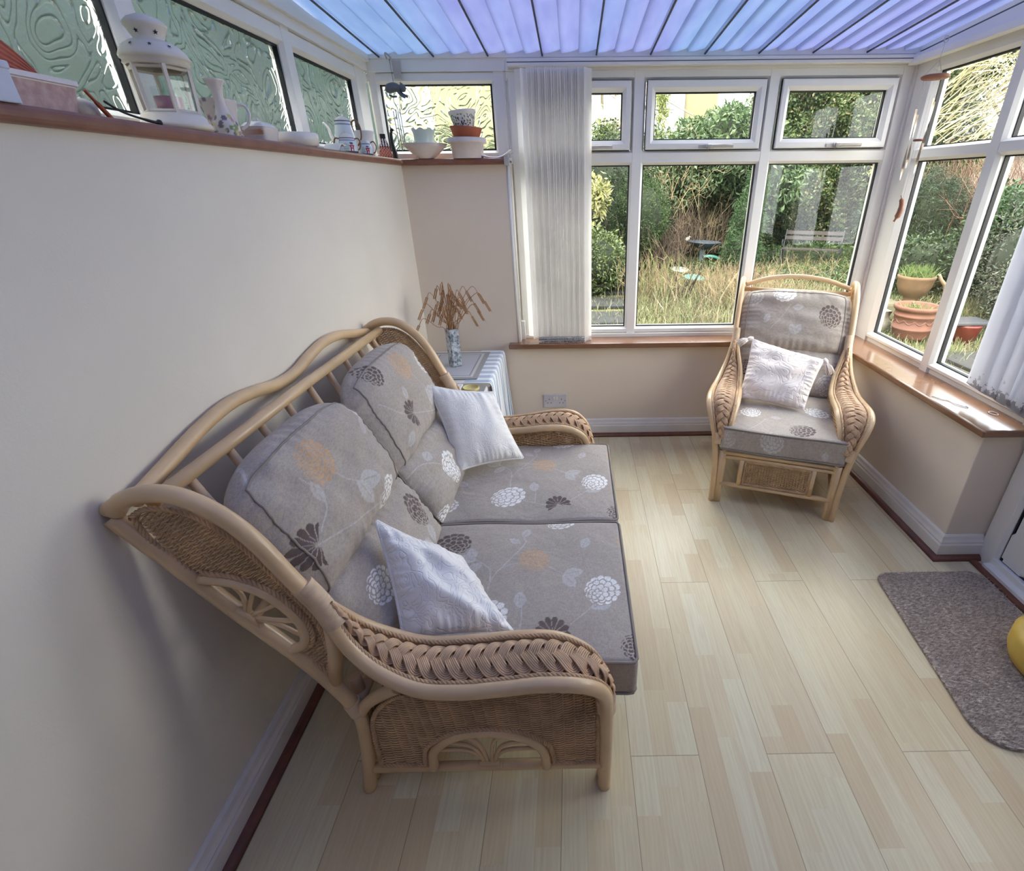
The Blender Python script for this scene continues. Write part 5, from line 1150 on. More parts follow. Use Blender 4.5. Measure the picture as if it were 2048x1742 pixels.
# oriental tea set: coffee pot, sugar pot, creamer
def band_col(V, zb, extra=None):
    C = np.tile(np.array(sr(212, 220, 226)[:3]), (len(V), 1))
    for z0, z1, c in zb: C[(V[:, 2] > z0) & (V[:, 2] < z1)] = np.array(sr(*c)[:3])
    if extra: extra(V, C)
    return C
def pagoda(V, C, ang, z0, h, w, R):
    a = np.arctan2(V[:, 1], V[:, 0]); d = ((a - ang + PI) % (2 * PI)) - PI; u = d * np.hypot(V[:, 0], V[:, 1]) / w; v = (V[:, 2] - z0) / h
    i = ((np.abs(u) < 0.9) & (v > 0.62) & (v < 0.80)) | ((np.abs(np.abs(u) - 0.42) < 0.2) & (v > 0.05) & (v < 0.65)) | ((np.abs(u) < 0.7) & (v > 0.38) & (v < 0.5)); C[i] = np.array(sr(176, 42, 52)[:3])
    j = (np.abs(u) < 0.55) & (v > 0.86) & (v < 1.1); C[j] = np.array(sr(90, 96, 110)[:3]); k = (np.hypot((u + 2.0) / 1.1, (v - 0.5) / 0.5) < 1) & (np.sin(u * 14) * np.cos(v * 17) > 0.1); C[k] = np.array(sr(150, 172, 160)[:3]); l = (V[:, 2] < 0.006) & (V[:, 2] > 0.001); C[l] = np.array(sr(70, 80, 100)[:3])
gold = simple('brown_gold_handle', sr(140, 96, 62), 0.3)
cp = thing('coffee_pot', 'tall white oriental coffee pot with blue band and thin spout', 'coffee pot', (-0.975, 2.478, ZS), 0.37)
cp.scale = (1.04, 1.04, 1.04)
b = lathe_col([(0, 0), (0.038, 0.0), (0.043, 0.012), (0.042, 0.045), (0.036, 0.085), (0.0315, 0.110), (0.031, 0.124)], lambda V: band_col(V, [(0.108, 0.112, (80, 90, 130)), (0.119, 0.124, (90, 80, 120)), (0.0, 0.004, (70, 80, 110))])); b.build('pot_body', M['attrgloss'], cp)
b = MB(); b.lathe([(0.031, 0.124), (0.026, 0.130), (0.012, 0.138), (0.005, 0.140)], n=40); b.lathe([(0.004, 0.139), (0.0065, 0.143), (0.005, 0.148), (0, 0.149)], n=16); b.build('lid', M['china'], cp)
b = MB(); b.tube(cr([(0.036, 0, 0.085), (0.034, 0, 0.118), (0.052, 0, 0.126), (0.064, 0, 0.100), (0.062, 0, 0.065), (0.044, 0, 0.035)], 6), 0.0032, 8); b.build('handle', gold, cp)
b = MB(); P = cr([(-0.036, 0, 0.035), (-0.050, 0, 0.065), (-0.058, 0, 0.098), (-0.074, 0, 0.116)], 6); b.tube(P, np.linspace(0.009, 0.0034, len(P)), 10); b.build('spout', M['china'], cp)
sg = thing('sugar_pot', 'small lidded white pot with a red pagoda print and two handles', 'sugar pot', (-0.908, 2.318, ZS), 0.37)
b = lathe_col([(0, 0), (0.031, 0.0), (0.036, 0.010), (0.034, 0.030), (0.0295, 0.045), (0.028, 0.054)], lambda V: band_col(V, [(0.043, 0.046, (90, 90, 130)), (0.051, 0.054, (90, 80, 120))], lambda V, C: pagoda(V, C, -1.12, 0.004, 0.030, 0.011, 0.03)), n=140, k=10); b.build('pot_body', M['attrgloss'], sg)
b = MB(); b.lathe([(0.028, 0.054), (0.025, 0.062), (0.014, 0.070), (0.005, 0.072)], n=36); b.lathe([(0.004, 0.071), (0.006, 0.074), (0.004, 0.078), (0, 0.079)], n=14); b.build('lid', M['china'], sg)
for s_ in (-1, 1):
    b = MB(); b.tube(cr([(s_ * 0.028, 0, 0.050), (s_ * 0.042, 0, 0.052), (s_ * 0.049, 0, 0.036), (s_ * 0.044, 0, 0.018), (s_ * 0.033, 0, 0.010)], 5), 0.0028, 8); b.build('handle', gold, sg)
cm = thing('milk_jug', 'small white oriental milk jug with a red pagoda print', 'jug', (-0.898, 2.490, ZS), 0.37)
b = lathe_col([(0, 0), (0.022, 0.0), (0.027, 0.010), (0.025, 0.028), (0.021, 0.042), (0.021, 0.054), (0.019, 0.053), (0.019, 0.03)], lambda V: band_col(V, [(0.041, 0.044, (90, 90, 130))], lambda V, C: pagoda(V, C, -1.35, 0.004, 0.028, 0.010, 0.025)), n=120, k=10); b.build('jug_body', M['attrgloss'], cm)
b = MB(); b.tube(cr([(0.021, 0, 0.048), (0.034, 0, 0.052), (0.042, 0, 0.034), (0.036, 0, 0.014), (0.025, 0, 0.008)], 5), 0.0026, 8); b.build('handle', gold, cm)
b = MB(); b.lathe([(0, 0), (0.036, 0), (0.040, 0.02), (0.041, 0.07), (0.043, 0.088), (0.049, 0.100), (0.048, 0.104), (0.044, 0.103), (0.038, 0.085), (0.036, 0.01), (0, 0.008)], n=48); o = put(b.build('white_pot', simple('white_ceramic', sr(226, 224, 226), 0.3)), -0.955, 2.640); tag(o, 'plain white flared pot in the shelf corner behind the tea set', 'pot')
pf = thing('perfume_bottle', 'triangular patterned bottle with black square cap in the shelf corner', 'bottle', (-0.935, 2.842, ZS), 0.5)
b = MB(); Vp = np.array([[(x * s_, y * s_, z) for x, y in ((-1, -0.6), (1, -0.6), (1, 0.6), (-1, 0.6), (-1, -0.6))] for z, s_ in ((0, 0.030), (0.015, 0.033), (0.05, 0.024), (0.09, 0.011))]); Vd = np.array([np.stack([np.interp(np.linspace(0, 4, 61), range(5), r[:, c]) for c in range(3)], 1) for r in Vp]); Vd = np.array([np.stack([np.interp(t, range(4), Vd[:, j, c]) for j in range(61)]) if False else [np.interp(t, range(4), Vd[:, j, c]) for j in range(61)] for t in np.linspace(0, 3, 60) for c in range(3)]).reshape(60, 3, 61).transpose(0, 2, 1)
def pcol(V):
    C = np.tile(np.array(sr(206, 130, 104)[:3]), (len(V), 1)); C[np.sin(V[:, 0] * 480) * np.sin(V[:, 2] * 400 + V[:, 1] * 300) > 0.45] = np.array(sr(60, 30, 34)[:3]); C[V[:, 2] > 0.055] = np.array(sr(226, 214, 206)[:3]); C[(V[:, 2] > 0.05) & (np.sin(V[:, 0] * 500) > 0.2)] = np.array(sr(40, 34, 38)[:3]); return C
b.grid(Vd, smooth=False, col=pcol(Vd.reshape(-1, 3))); b.build('bottle_body', M['attrgloss'], pf)
b = MB(); b.bb((-0.012, -0.010, 0.088), (0.012, 0.010, 0.108)); b.build('cap', M['black'], pf)
ct = thing('cat_figurine', 'slim black cat figurine standing at the left edge of the back window', 'figurine', (-0.925, 2.955, ZS + 0.0), 0.3)
b = MB(); P = cr([(0.002, 0, 0.0), (0.004, 0, 0.03), (-0.002, 0, 0.075), (-0.001, 0, 0.115), (0.003, 0, 0.128)], 6); b.tube(P, np.interp(np.linspace(0, 1, len(P)), [0, 0.3, 0.7, 0.88, 1], [0.013, 0.012, 0.008, 0.006, 0.007]), 12); b.tube(cr([(0.0, 0, 0.128), (0.004, 0, 0.134), (0.010, 0, 0.134), (0.014, 0, 0.131)], 4), [0.007] * 5 + [0.008] * 4 + [0.006] * 4, 10)
for s_ in (-1, 1): b.tube([(0.002, s_ * 0.004, 0.138), (0.001, s_ * 0.005, 0.147)], [0.0035, 0.0005], 6)
b.build('cat_body', M['black'], ct)
b = MB(); b.tube(cr([(-0.006, 0, 0.01), (-0.016, 0, 0.02), (-0.018, 0, 0.05), (-0.012, 0, 0.08)], 5), 0.0022, 6); b.build('tail', M['black'], ct)
# back shelf: bowl with fluted cup, crock with terracotta and mosaic pots
b = MB(); b.lathe([(0, 0.004), (0.034, 0.004), (0.036, 0.0), (0.040, 0.004), (0.065, 0.022), (0.092, 0.046), (0.112, 0.066), (0.110, 0.067), (0.088, 0.048), (0.05, 0.018), (0.02, 0.012), (0, 0.012)], n=64); o = put(b.build('china_bowl', simple('pinkish_white_china', sr(226, 214, 208), 0.22)), -0.742, 2.885); tag(o, 'wide shallow pinkish white bowl on the back shelf under the fluted cup', 'bowl')
b = MB(); b.lathe(cr([(0, 0.0, 0), (0.040, 0.0, 0), (0.046, 0.006, 0), (0.049, 0.035, 0), (0.050, 0.06, 0), (0.056, 0.080, 0), (0.060, 0.084, 0), (0.056, 0.083, 0), (0.047, 0.06, 0), (0.044, 0.01, 0), (0, 0.006, 0)], 4)[:, :2], n=96, wave=lambda R, Z, t: (R * (1 + 0.035 * np.cos(8 * t) * np.clip((Z - 0.055) / 0.03, 0, 1)), Z + 0.004 * np.cos(8 * t) * np.clip((Z - 0.06) / 0.02, 0, 1))); o = put(b.build('fluted_cup', simple('pale_green_china', sr(206, 220, 210), 0.2)), -0.742, 2.888, ZS + 0.0445); tag(o, 'pale green fluted pot with frilly rim standing in the wide bowl', 'pot')
b = MB(); b.lathe([(0, 0), (0.074, 0), (0.076, 0.004), (0.083, 0.066), (0.095, 0.067), (0.097, 0.072), (0.096, 0.090), (0.092, 0.091), (0.080, 0.085), (0.072, 0.01), (0, 0.008)], n=64); o = put(b.build('ceramic_planter', simple('pink_white_glaze', sr(226, 214, 208), 0.3)), -0.532, 2.898); tag(o, 'large pinkish white rimmed planter at the bottom of the pot stack', 'planter')
M['saucer'] = simple('red_brown_terracotta', sr(176, 98, 70), 0.7, 0.1, 12)
b = MB(); b.lathe([(0, 0.0), (0.060, 0.0), (0.064, 0.003), (0.078, 0.038), (0.079, 0.044), (0.075, 0.044), (0.060, 0.01), (0, 0.008)], n=56, M=np.array(Matrix.Rotation(math.radians(3), 3, 'Y'))); o = put(b.build('terracotta_saucer', M['saucer']), -0.532, 2.898, ZS + 0.0935); tag(o, 'brown terracotta bowl in the middle of the pot stack', 'bowl')
def mosaic(V):
    C = np.tile(np.array(sr(226, 222, 214)[:3]), (len(V), 1)); r = np.random.default_rng(3); a = np.arctan2(V[:, 1], V[:, 0]); i = (V[:, 2] > 0.006) & (V[:, 2] < 0.058)
    for k in range(260):
        aa = r.uniform(-PI, PI); z = r.uniform(0.004, 0.06); d = ((a - aa + PI) % (2 * PI) - PI) * 0.055; s1, s2 = r.uniform(0.002, 0.0042, 2); an = r.uniform(0, PI)
        du = d * math.cos(an) + (V[:, 2] - z) * math.sin(an); dv = -d * math.sin(an) + (V[:, 2] - z) * math.cos(an); c = np.array(sr(*((30, 40, 44) if r.random() < 0.45 else (70, 120, 60) if r.random() < 0.35 else (200, 206, 208)))[:3]); C[i & (np.abs(du) < s1) & (np.abs(dv) < s2)] = c
    return C
b = lathe_col([(0, 0), (0.046, 0.0), (0.047, 0.003), (0.056, 0.035), (0.063, 0.062), (0.066, 0.064), (0.067, 0.072), (0.063, 0.073), (0.052, 0.03), (0, 0.01)], mosaic, n=220, k=12); o = put(b.build('mosaic_pot', M['attrgloss']), -0.536, 2.898, ZS + 0.131); o.rotation_euler = (0.0, math.radians(-5), 0); tag(o, 'small black green and white mosaic pot on top of the pot stack', 'pot')

# ================================================================== hanging chimes
hk = thing('cat_wind_chime', 'grey cat wind chime hanging from a bracket in the left roof corner', 'wind chime', (-0.868, 2.90, 2.01))
b = MB(); b.tube(cr([(-0.03, 0.08, 0.02), (-0.01, 0.0, 0.026), (0.012, -0.005, 0.012), (0.012, 0.0, 0.0)], 5), 0.004, 6); b.bb((-0.008, 0.083, -0.06), (0.028, 0.088, 0.012)); b.tube([(-0.02, 0.085, 0.015), (0.006, 0.0, 0.0)], 0.003, 6); b.build('bracket', M['handle'], hk)
b = MB(); b.tube([(0.006, 0, 0.0), (0.009, 0, -0.095)], 0.0009, 4); b.build('string', M['rod'], hk)
b = MB(); P = cr([(-0.026, 0, -0.128), (-0.014, 0, -0.114), (0.006, 0, -0.108), (0.030, 0, -0.112), (0.046, 0, -0.114)], 6); b.tube(P, np.interp(np.linspace(0, 1, len(P)), [0, 0.25, 0.55, 0.8, 1], [0.012, 0.022, 0.020, 0.014, 0.006]), 14)
b.lathe([(0, -0.017), (0.012, -0.013), (0.017, 0), (0.012, 0.013), (0, 0.017)], c=(0.050, 0, -0.112), n=16)
for s_ in (-1, 1): b.tube([(0.046, s_ * 0.009, -0.098), (0.045, s_ * 0.011, -0.088)], [0.005, 0.0008], 6)
b.tube(cr([(0.030, 0.004, -0.122), (0.048, 0.004, -0.138), (0.068, 0.004, -0.146)], 5), 0.006, 8); b.tube(cr([(0.024, -0.006, -0.122), (0.038, -0.006, -0.140), (0.058, -0.006, -0.150)], 5), 0.006, 8); b.tube(cr([(-0.02, 0, -0.138), (-0.004, 0, -0.146), (0.016, 0, -0.145)], 5), 0.0045, 8)
b.build('cat_body', simple('grey_pewter', sr(104, 108, 114), 0.5), hk)
for k, (x, z0, z1) in enumerate(((-0.012, -0.205, -0.345), (0.000, -0.198, -0.375), (0.010, -0.208, -0.352), (0.020, -0.195, -0.365))):
    b = MB(); b.tube([(x, 0.004 * (k % 2), z0), (x + 0.004, 0.004 * (k % 2), z1)], 0.0026, 8); b.build('chime_tube', M['metal'], hk)
    b = MB(); b.tube([(x * 1.2 + 0.006, 0.004 * (k % 2), -0.142), (x, 0.004 * (k % 2), z0)], 0.0006, 4); b.build('string', M['handle'], hk)
wc = thing('driftwood_wind_chime', 'wooden disc wind chime with twisted metal strips in the right corner', 'wind chime', (1.585, 2.60, 1.995))
wood = simple('brown_disc_wood', sr(150, 100, 76), 0.6)
b = MB(); th_ = np.linspace(0, 2 * PI, 17)[:-1]; b.tube(np.stack([0.006 + 0.009 * np.cos(th_), np.zeros(16), 0.012 + 0.012 * np.sin(th_)], 1), 0.0016, 6, closed=True); b.tube([(0.014, 0.02, 0.018), (0.05, 0.09, 0.022)], 0.002, 6); b.build('hook', M['metal'], wc)
b = MB()
for k in range(3):
    a = k * 2.09 + 0.4; b.tube([(0.003, 0, 0.0), (0.0, 0, -0.06), (0.045 * math.cos(a), 0.045 * math.sin(a), -0.114)], 0.0008, 4)
b.tube([(0, 0, -0.06), (0, 0, -0.355)], 0.0006, 4); b.tube([(0, 0, -0.36), (0.004, 0.012, -0.60)], 0.0006, 4); b.build('string', M['handle'], wc)
b = MB(); b.lathe([(0, -0.006), (0.050, -0.006), (0.055, -0.001), (0.055, 0.004), (0.048, 0.008), (0, 0.008)], c=(0, 0, -0.121), n=40); b.build('disc', wood, wc)
b = MB(); b.lathe([(0, -0.004), (0.022, -0.004), (0.024, 0.0), (0.022, 0.004), (0, 0.004)], c=(0, 0, -0.357), n=28); b.build('striker', wood, wc)
def twisted(x0, y0, z0, x1, y1, z1, w_=0.005, tw=1.0):
    b = MB(); n = 60; rows = []
    for q in np.linspace(0, 1, n):
        a = q * tw * PI * (0.3 + q); c = np.array([x0 + (x1 - x0) * q, y0 + (y1 - y0) * q, z0 + (z1 - z0) * q]); e = np.array([math.cos(a), math.sin(a), 0]) * w_; rows.append([c - e, c + e])
    b.grid(np.array(rows)); b.tube([(x0, y0, -0.122), (x0, y0, z0)], 0.0006, 4); return b
for x0, y0, z0, z1 in ((-0.034, 0.02, -0.235, -0.520), (0.028, 0.012, -0.195, -0.495), (0.0, -0.04, -0.215, -0.405), (-0.04, -0.01, -0.26, -0.47)): twisted(x0, y0, z0, x0 * 0.85, y0, z1).build('twisted_strip', simple('tarnished_strip', sr(176, 160, 140), 0.3, 0.1, 60, metal=0.5), wc)
b = MB(); b.tube(cr([(-0.010, 0.01, -0.585), (0.004, 0.012, -0.62), (0.004, 0.012, -0.66), (-0.012, 0.012, -0.70)], 5), [0.002] * 3 + [0.011] * 5 + [0.013] * 5 + [0.005] * 3, 8); b.build('leaf_weight', wood, wc)

# ================================================================== the garden outside
def gz(x, y): return np.clip(0.035 * (np.asarray(y) - 5.5), -0.02, 0.20) + 0.02 * np.sin(np.asarray(x) * 1.7) * np.clip(np.asarray(y) - 4, 0, 1)
m_, nt_, bs_, oo_ = newmat('weedy_soil'); g = NG(nt_); v = g.obj()
c = g.ramp(g.noise(3.5, 6, v, 0.65), [(0.3, sr(58, 54, 40)), (0.45, sr(80, 82, 46)), (0.6, sr(96, 96, 60)), (0.75, sr(70, 84, 42))])
c = g.mix(0.5, c, g.ramp(g.noise(40, 4, v), [(0.35, sr(50, 46, 34)), (0.65, sr(118, 112, 74))]))
g.put(bs_.inputs['Base Color'], c); bs_.inputs['Roughness'].default_value = 0.95; g.put(bs_.inputs['Normal'], g.bump(g.noise(30, 4, v), 0.8, 0.03))
X = np.linspace(-12, 22, 90); Y = np.linspace(3.13, 30, 80); A, Bm = np.meshgrid(X, Y, indexing='ij')
b = MB(); b.grid(np.stack([A, Bm, gz(A, Bm) - 0.02], -1)); 
X = np.linspace(1.96, 22, 40); Y = np.linspace(-8, 3.14, 30); A, B2 = np.meshgrid(X, Y, indexing='ij'); b.grid(np.stack([A, B2, gz(A, B2) - 0.02], -1))
X = np.linspace(-6, -1.13, 8); Y = np.linspace(-8, 3.14, 30); A, B2 = np.meshgrid(X, Y, indexing='ij'); b.grid(np.stack([A, B2, gz(A, B2) - 0.02], -1))
gr = b.build('ground', m_); struct(gr)
mstone = simple('dark_garden_slab', sr(38, 39, 38), 0.85, 0.15, 5, 0.3, 30)
b0 = MB(); b0.bb((-0.29, -0.29, -0.03), (0.29, 0.29, 0.012)); slab = b0.build('paving_slab', mstone, bevel=0.008)
spots = [(0.44, 5.2), (0.42, 5.95), (0.43, 6.7), (0.47, 7.45), (2.4, 3.55), (3.0, 3.6), (3.6, 3.7), (2.5, 4.15), (3.1, 4.2), (3.75, 4.3), (2.45, 2.95), (3.05, 3.0), (3.65, 3.1), (4.3, 3.8)]
for i, (x, y) in enumerate(spots):
    o = slab if i == 0 else slab.copy()
    if i: COL.objects.link(o)
    o.location = (x, y, float(gz(x, y))); o.rotation_euler = (0, 0, random.uniform(-0.06, 0.06))
    if x < 1: tag(o, 'dark stepping slab in the weedy path beyond the left window light', 'paving slab', 'stepping slabs of the garden path')
    else: tag(o, 'dark patio slab outside the right window below the terracotta pots', 'paving slab', 'patio slabs outside the right window')

def leaf_cloud(b, P, size, colr, up=0.3, asp=0.42, out=None, fold=0.25):
    n = len(P); d = RNG.normal(0, 1, (n, 3)); d[:, 2] -= 0.2
    if out is not None: d += out * 0.8
    d /= np.linalg.norm(d, axis=1, keepdims=True)
    r = RNG.normal(0, 1, (n, 3)); s = np.cross(d, r); s /= np.linalg.norm(s, axis=1, keepdims=True) + 1e-9; nn = np.cross(d, s)
    L = (size * RNG.uniform(0.6, 1.25, n))[:, None]
    V = np.stack([P, P + d * L * 0.5 + s * L * asp * 0.5 + nn * L * fold * 0.3, P + d * L, P + d * L * 0.5 - s * L * asp * 0.5 + nn * L * fold * 0.3], 1).reshape(-1, 3)
    b.add(V, np.arange(n * 4).reshape(-1, 4), False, np.repeat(colr, 4, 0))
def pick(n, pal, jit=0.18):
    pal = np.array(cols(*pal)); c = pal[RNG.integers(len(pal), size=n)] * RNG.uniform(1 - jit, 1 + jit, (n, 1)) * 0.47; c = c * 0.78 + c.mean(1, keepdims=True) * 0.22; return np.clip(c, 0, 1)
core_m = simple('dark_core_fill', sr(34, 42, 26), 0.95, 0.2, 6)  # added solid core, dark like the shaded inside of foliage, blocks see-through
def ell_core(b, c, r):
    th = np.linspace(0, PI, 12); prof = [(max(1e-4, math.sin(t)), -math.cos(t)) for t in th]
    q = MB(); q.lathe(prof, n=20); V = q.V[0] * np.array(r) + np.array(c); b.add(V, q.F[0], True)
def bush(name, label, cat, parts, n, size, pal, group=None, asp=0.42, core=True, shell=0.28, mat='leaf', jit=0.2, outw=0.5):
    """parts: list of (centre, radii, share)"""
    b = MB(); tot = sum(p[2] for p in parts)
    for c, r, sh in parts:
        k = int(n * sh / tot); d = RNG.normal(0, 1, (k, 3)); d /= np.linalg.norm(d, axis=1, keepdims=True)
        lump_ = 1 + 0.16 * np.sin(d[:, 0] * 7 + c[0] * 3) * np.sin(d[:, 2] * 6 + c[1]) + 0.08 * np.sin(d[:, 1] * 13 + d[:, 0] * 9)
        P = np.array(c) + d * np.array(r) * (lump_ * (1 - shell * RNG.random(k) ** 1.6))[:, None]
        P[:, 2] = np.maximum(P[:, 2], gz(P[:, 0], P[:, 1]) + 0.02)
        leaf_cloud(b, P, size, pick(k, pal, jit), asp=asp, out=d * outw)
    o = b.build(name, M[mat]); tag(o, label, cat, group)
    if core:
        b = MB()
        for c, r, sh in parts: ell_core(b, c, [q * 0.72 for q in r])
        b.build('dark_fill_core', core_m, o)
    return o
IVY = [(66, 96, 44), (92, 124, 58), (118, 146, 72), (140, 162, 84), (84, 112, 60), (156, 160, 96)]
# big ivy hedge along the end of the garden, by its three lobes
def hedge(name, label, x0, x1, yf, zt_, n, size, pal, dep=1.2, zb_=0.1, base_y=None):
    b = MB(); x = RNG.uniform(x0, x1, n); u = RNG.random(n); zt = zt_(x); z = zb_ + (zt - zb_) * u ** 0.9
    lum = 0.35 * np.sin(x * 2.3 + z * 1.1) * np.sin(z * 2.7 + x) + 0.16 * np.sin(x * 6.1 + 2) * np.sin(z * 5.3) + 0.07 * np.sin(x * 13 + z * 11)
    y = yf - 0.25 * np.sin(np.clip(u, 0, 1) * PI) + lum + 0.30 * RNG.random(n) ** 1.5 + np.clip((u - 0.88) / 0.12, 0, 1) * RNG.random(n) * dep
    leaf_cloud(b, np.stack([x, y, z], 1), size, pick(n, pal, 0.25), asp=0.6, out=np.tile(np.array([0, -0.5, 0.1]), (n, 1)), fold=0.35)
    o = b.build(name, M['leaf']); tag(o, label, 'hedge')
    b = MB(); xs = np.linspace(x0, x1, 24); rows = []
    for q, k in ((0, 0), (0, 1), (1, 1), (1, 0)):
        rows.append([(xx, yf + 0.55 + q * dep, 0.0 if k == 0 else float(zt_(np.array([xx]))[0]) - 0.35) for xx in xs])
    b.grid(np.array(rows), smooth=False); b.build('dark_fill_core', core_m, o); return o  # added dark box behind the leaves, no branches modelled
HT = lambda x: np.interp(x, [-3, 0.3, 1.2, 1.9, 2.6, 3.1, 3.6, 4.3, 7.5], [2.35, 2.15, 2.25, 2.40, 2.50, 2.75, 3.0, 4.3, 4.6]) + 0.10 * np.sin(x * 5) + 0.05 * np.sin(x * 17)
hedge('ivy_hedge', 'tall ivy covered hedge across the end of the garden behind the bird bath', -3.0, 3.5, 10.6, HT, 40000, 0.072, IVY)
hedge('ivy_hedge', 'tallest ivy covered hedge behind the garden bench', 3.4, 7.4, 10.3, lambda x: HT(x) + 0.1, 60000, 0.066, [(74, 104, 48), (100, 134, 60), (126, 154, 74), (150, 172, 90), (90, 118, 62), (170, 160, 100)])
bush('laurel_bush', 'broad leaved evergreen leaning over behind the bird bath', 'bush', [((2.6, 9.55, 1.95), (1.0, 0.6, 0.62), 3), ((3.3, 9.4, 1.5), (0.6, 0.5, 0.55), 1), ((1.9, 9.6, 1.6), (0.5, 0.45, 0.5), 1)], 9500, 0.115, [(84, 116, 66), (116, 150, 88), (146, 174, 112), (96, 126, 70)], asp=0.38)
bush('dark_shrub', 'dark fine leaved evergreen shrub behind the variegated laurel', 'bush', [((0.6, 8.6, 1.1), (0.9, 0.6, 1.05), 3), ((-0.4, 8.6, 1.2), (0.8, 0.6, 1.1), 2)], 22000, 0.05, [(40, 66, 30), (56, 86, 36), (72, 104, 46), (34, 54, 28)])
bush('variegated_laurel', 'bright yellow variegated laurel seen through the left window light', 'bush', [((0.36, 7.5, 1.32), (0.15, 0.18, 0.26), 4), ((0.26, 7.5, 0.88), (0.09, 0.12, 0.07), 0.6), ((0.08, 7.6, 1.5), (0.2, 0.2, 0.3), 1)], 620, 0.11, [(226, 222, 130), (206, 206, 110), (240, 236, 160), (130, 146, 70)], core=False, shell=0.9, asp=0.32)
bush('box_bush', 'low light green leafy bush at the foot of the variegated laurel', 'bush', [((0.30, 7.2, 0.50), (0.42, 0.35, 0.42), 3), ((0.62, 7.4, 0.38), (0.25, 0.3, 0.3), 1)], 5200, 0.055, [(110, 134, 66), (150, 168, 92), (80, 104, 50), (130, 150, 80)])
bush('feathery_shrub', 'mid green feathery shrub beside the first window mullion', 'bush', [((1.05, 8.2, 1.05), (0.42, 0.4, 0.55), 3)], 9000, 0.05, [(76, 110, 44), (100, 136, 58), (60, 90, 40)], asp=0.15)
bush('conifer', 'bright green feathery conifer right of the bird bath', 'conifer', [((2.78, 8.6, 0.50), (0.30, 0.28, 0.42), 2), ((2.84, 8.65, 0.90), (0.26, 0.25, 0.45), 2), ((2.92, 8.7, 1.35), (0.17, 0.17, 0.40), 1)], 13000, 0.06, [(86, 128, 66), (108, 150, 80), (70, 108, 56)], asp=0.16)
bush('ivy_mound', 'bright ivy creeping over the ground under the garden bench', 'ivy', [((3.9, 8.2, 0.10), (1.3, 0.6, 0.16), 3), ((5.0, 8.3, 0.2), (0.7, 0.7, 0.35), 2), ((4.5, 9.7, 0.2), (1.7, 0.45, 0.25), 3)], 17000, 0.06, [(96, 132, 60), (120, 160, 76), (80, 112, 52)])
bush('ivy_mound', 'ivy patch around the foot of the bird bath', 'ivy', [((2.3, 8.9, 0.14), (0.75, 0.45, 0.14), 2)], 4500, 0.055, [(96, 132, 60), (120, 160, 76), (80, 112, 52)])
# right-hand border, seen through the side window
bush('pine_shrub', 'dark blue green needled shrub left of the brown twigs', 'conifer', [((5.15, 7.7, 0.85), (0.5, 0.45, 0.70), 3), ((4.75, 8.0, 1.0), (0.42, 0.4, 0.5), 2)], 32000, 0.085, [(44, 74, 56), (60, 92, 66), (78, 110, 66), (36, 60, 48)], asp=0.10)
bush('ivy_bank', 'dark ivy bank behind the terracotta urn', 'ivy', [((4.9, 7.0, 0.42), (0.9, 0.45, 0.42), 2), ((5.8, 7.0, 0.55), (0.8, 0.5, 0.55), 2)], 12000, 0.06, [(56, 86, 50), (80, 110, 62), (106, 134, 78), (44, 70, 44)])
bush('yellow_flowers', 'small yellow flowering shrub above the needled shrub', 'bush', [((4.85, 8.5, 1.60), (0.28, 0.2, 0.16), 1)], 900, 0.05, [(230, 206, 40), (210, 190, 60), (130, 150, 60)], core=False, shell=0.9)
bush('lime_hedge', 'lime green hedge top by the neighbouring roof', 'hedge', [((7.6, 11.6, 1.75), (1.3, 0.5, 0.22), 1)], 4000, 0.06, [(170, 190, 80), (150, 176, 70)])  # lighter, yellower leaf palette than the ivy hedges
bush('grey_green_shrub', 'grey green twiggy shrub filling the side window beside the blind', 'bush', [((5.15, 5.6, 0.65), (0.75, 0.6, 0.62), 3), ((4.7, 5.0, 0.40), (0.5, 0.45, 0.45), 2), ((5.8, 5.2, 0.9), (0.9, 0.7, 0.8), 2)], 15000, 0.045, [(74, 92, 66), (104, 118, 88), (128, 134, 104), (88, 84, 66)])
bush('glossy_shrub', 'glossy mid green shrub above the grey green one in the side window', 'bush', [((5.3, 6.1, 1.15), (0.6, 0.5, 0.32), 2)], 5000, 0.07, [(90, 126, 72), (120, 154, 92), (70, 100, 60)])
bush('tall_ivy', 'tall ivy clad tree in the far right corner of the garden', 'tree', [((5.9, 9.8, 1.4), (0.8, 0.6, 1.2), 3), ((5.5, 9.5, 2.3), (0.5, 0.4, 0.6), 1)], 14000, 0.075, IVY)

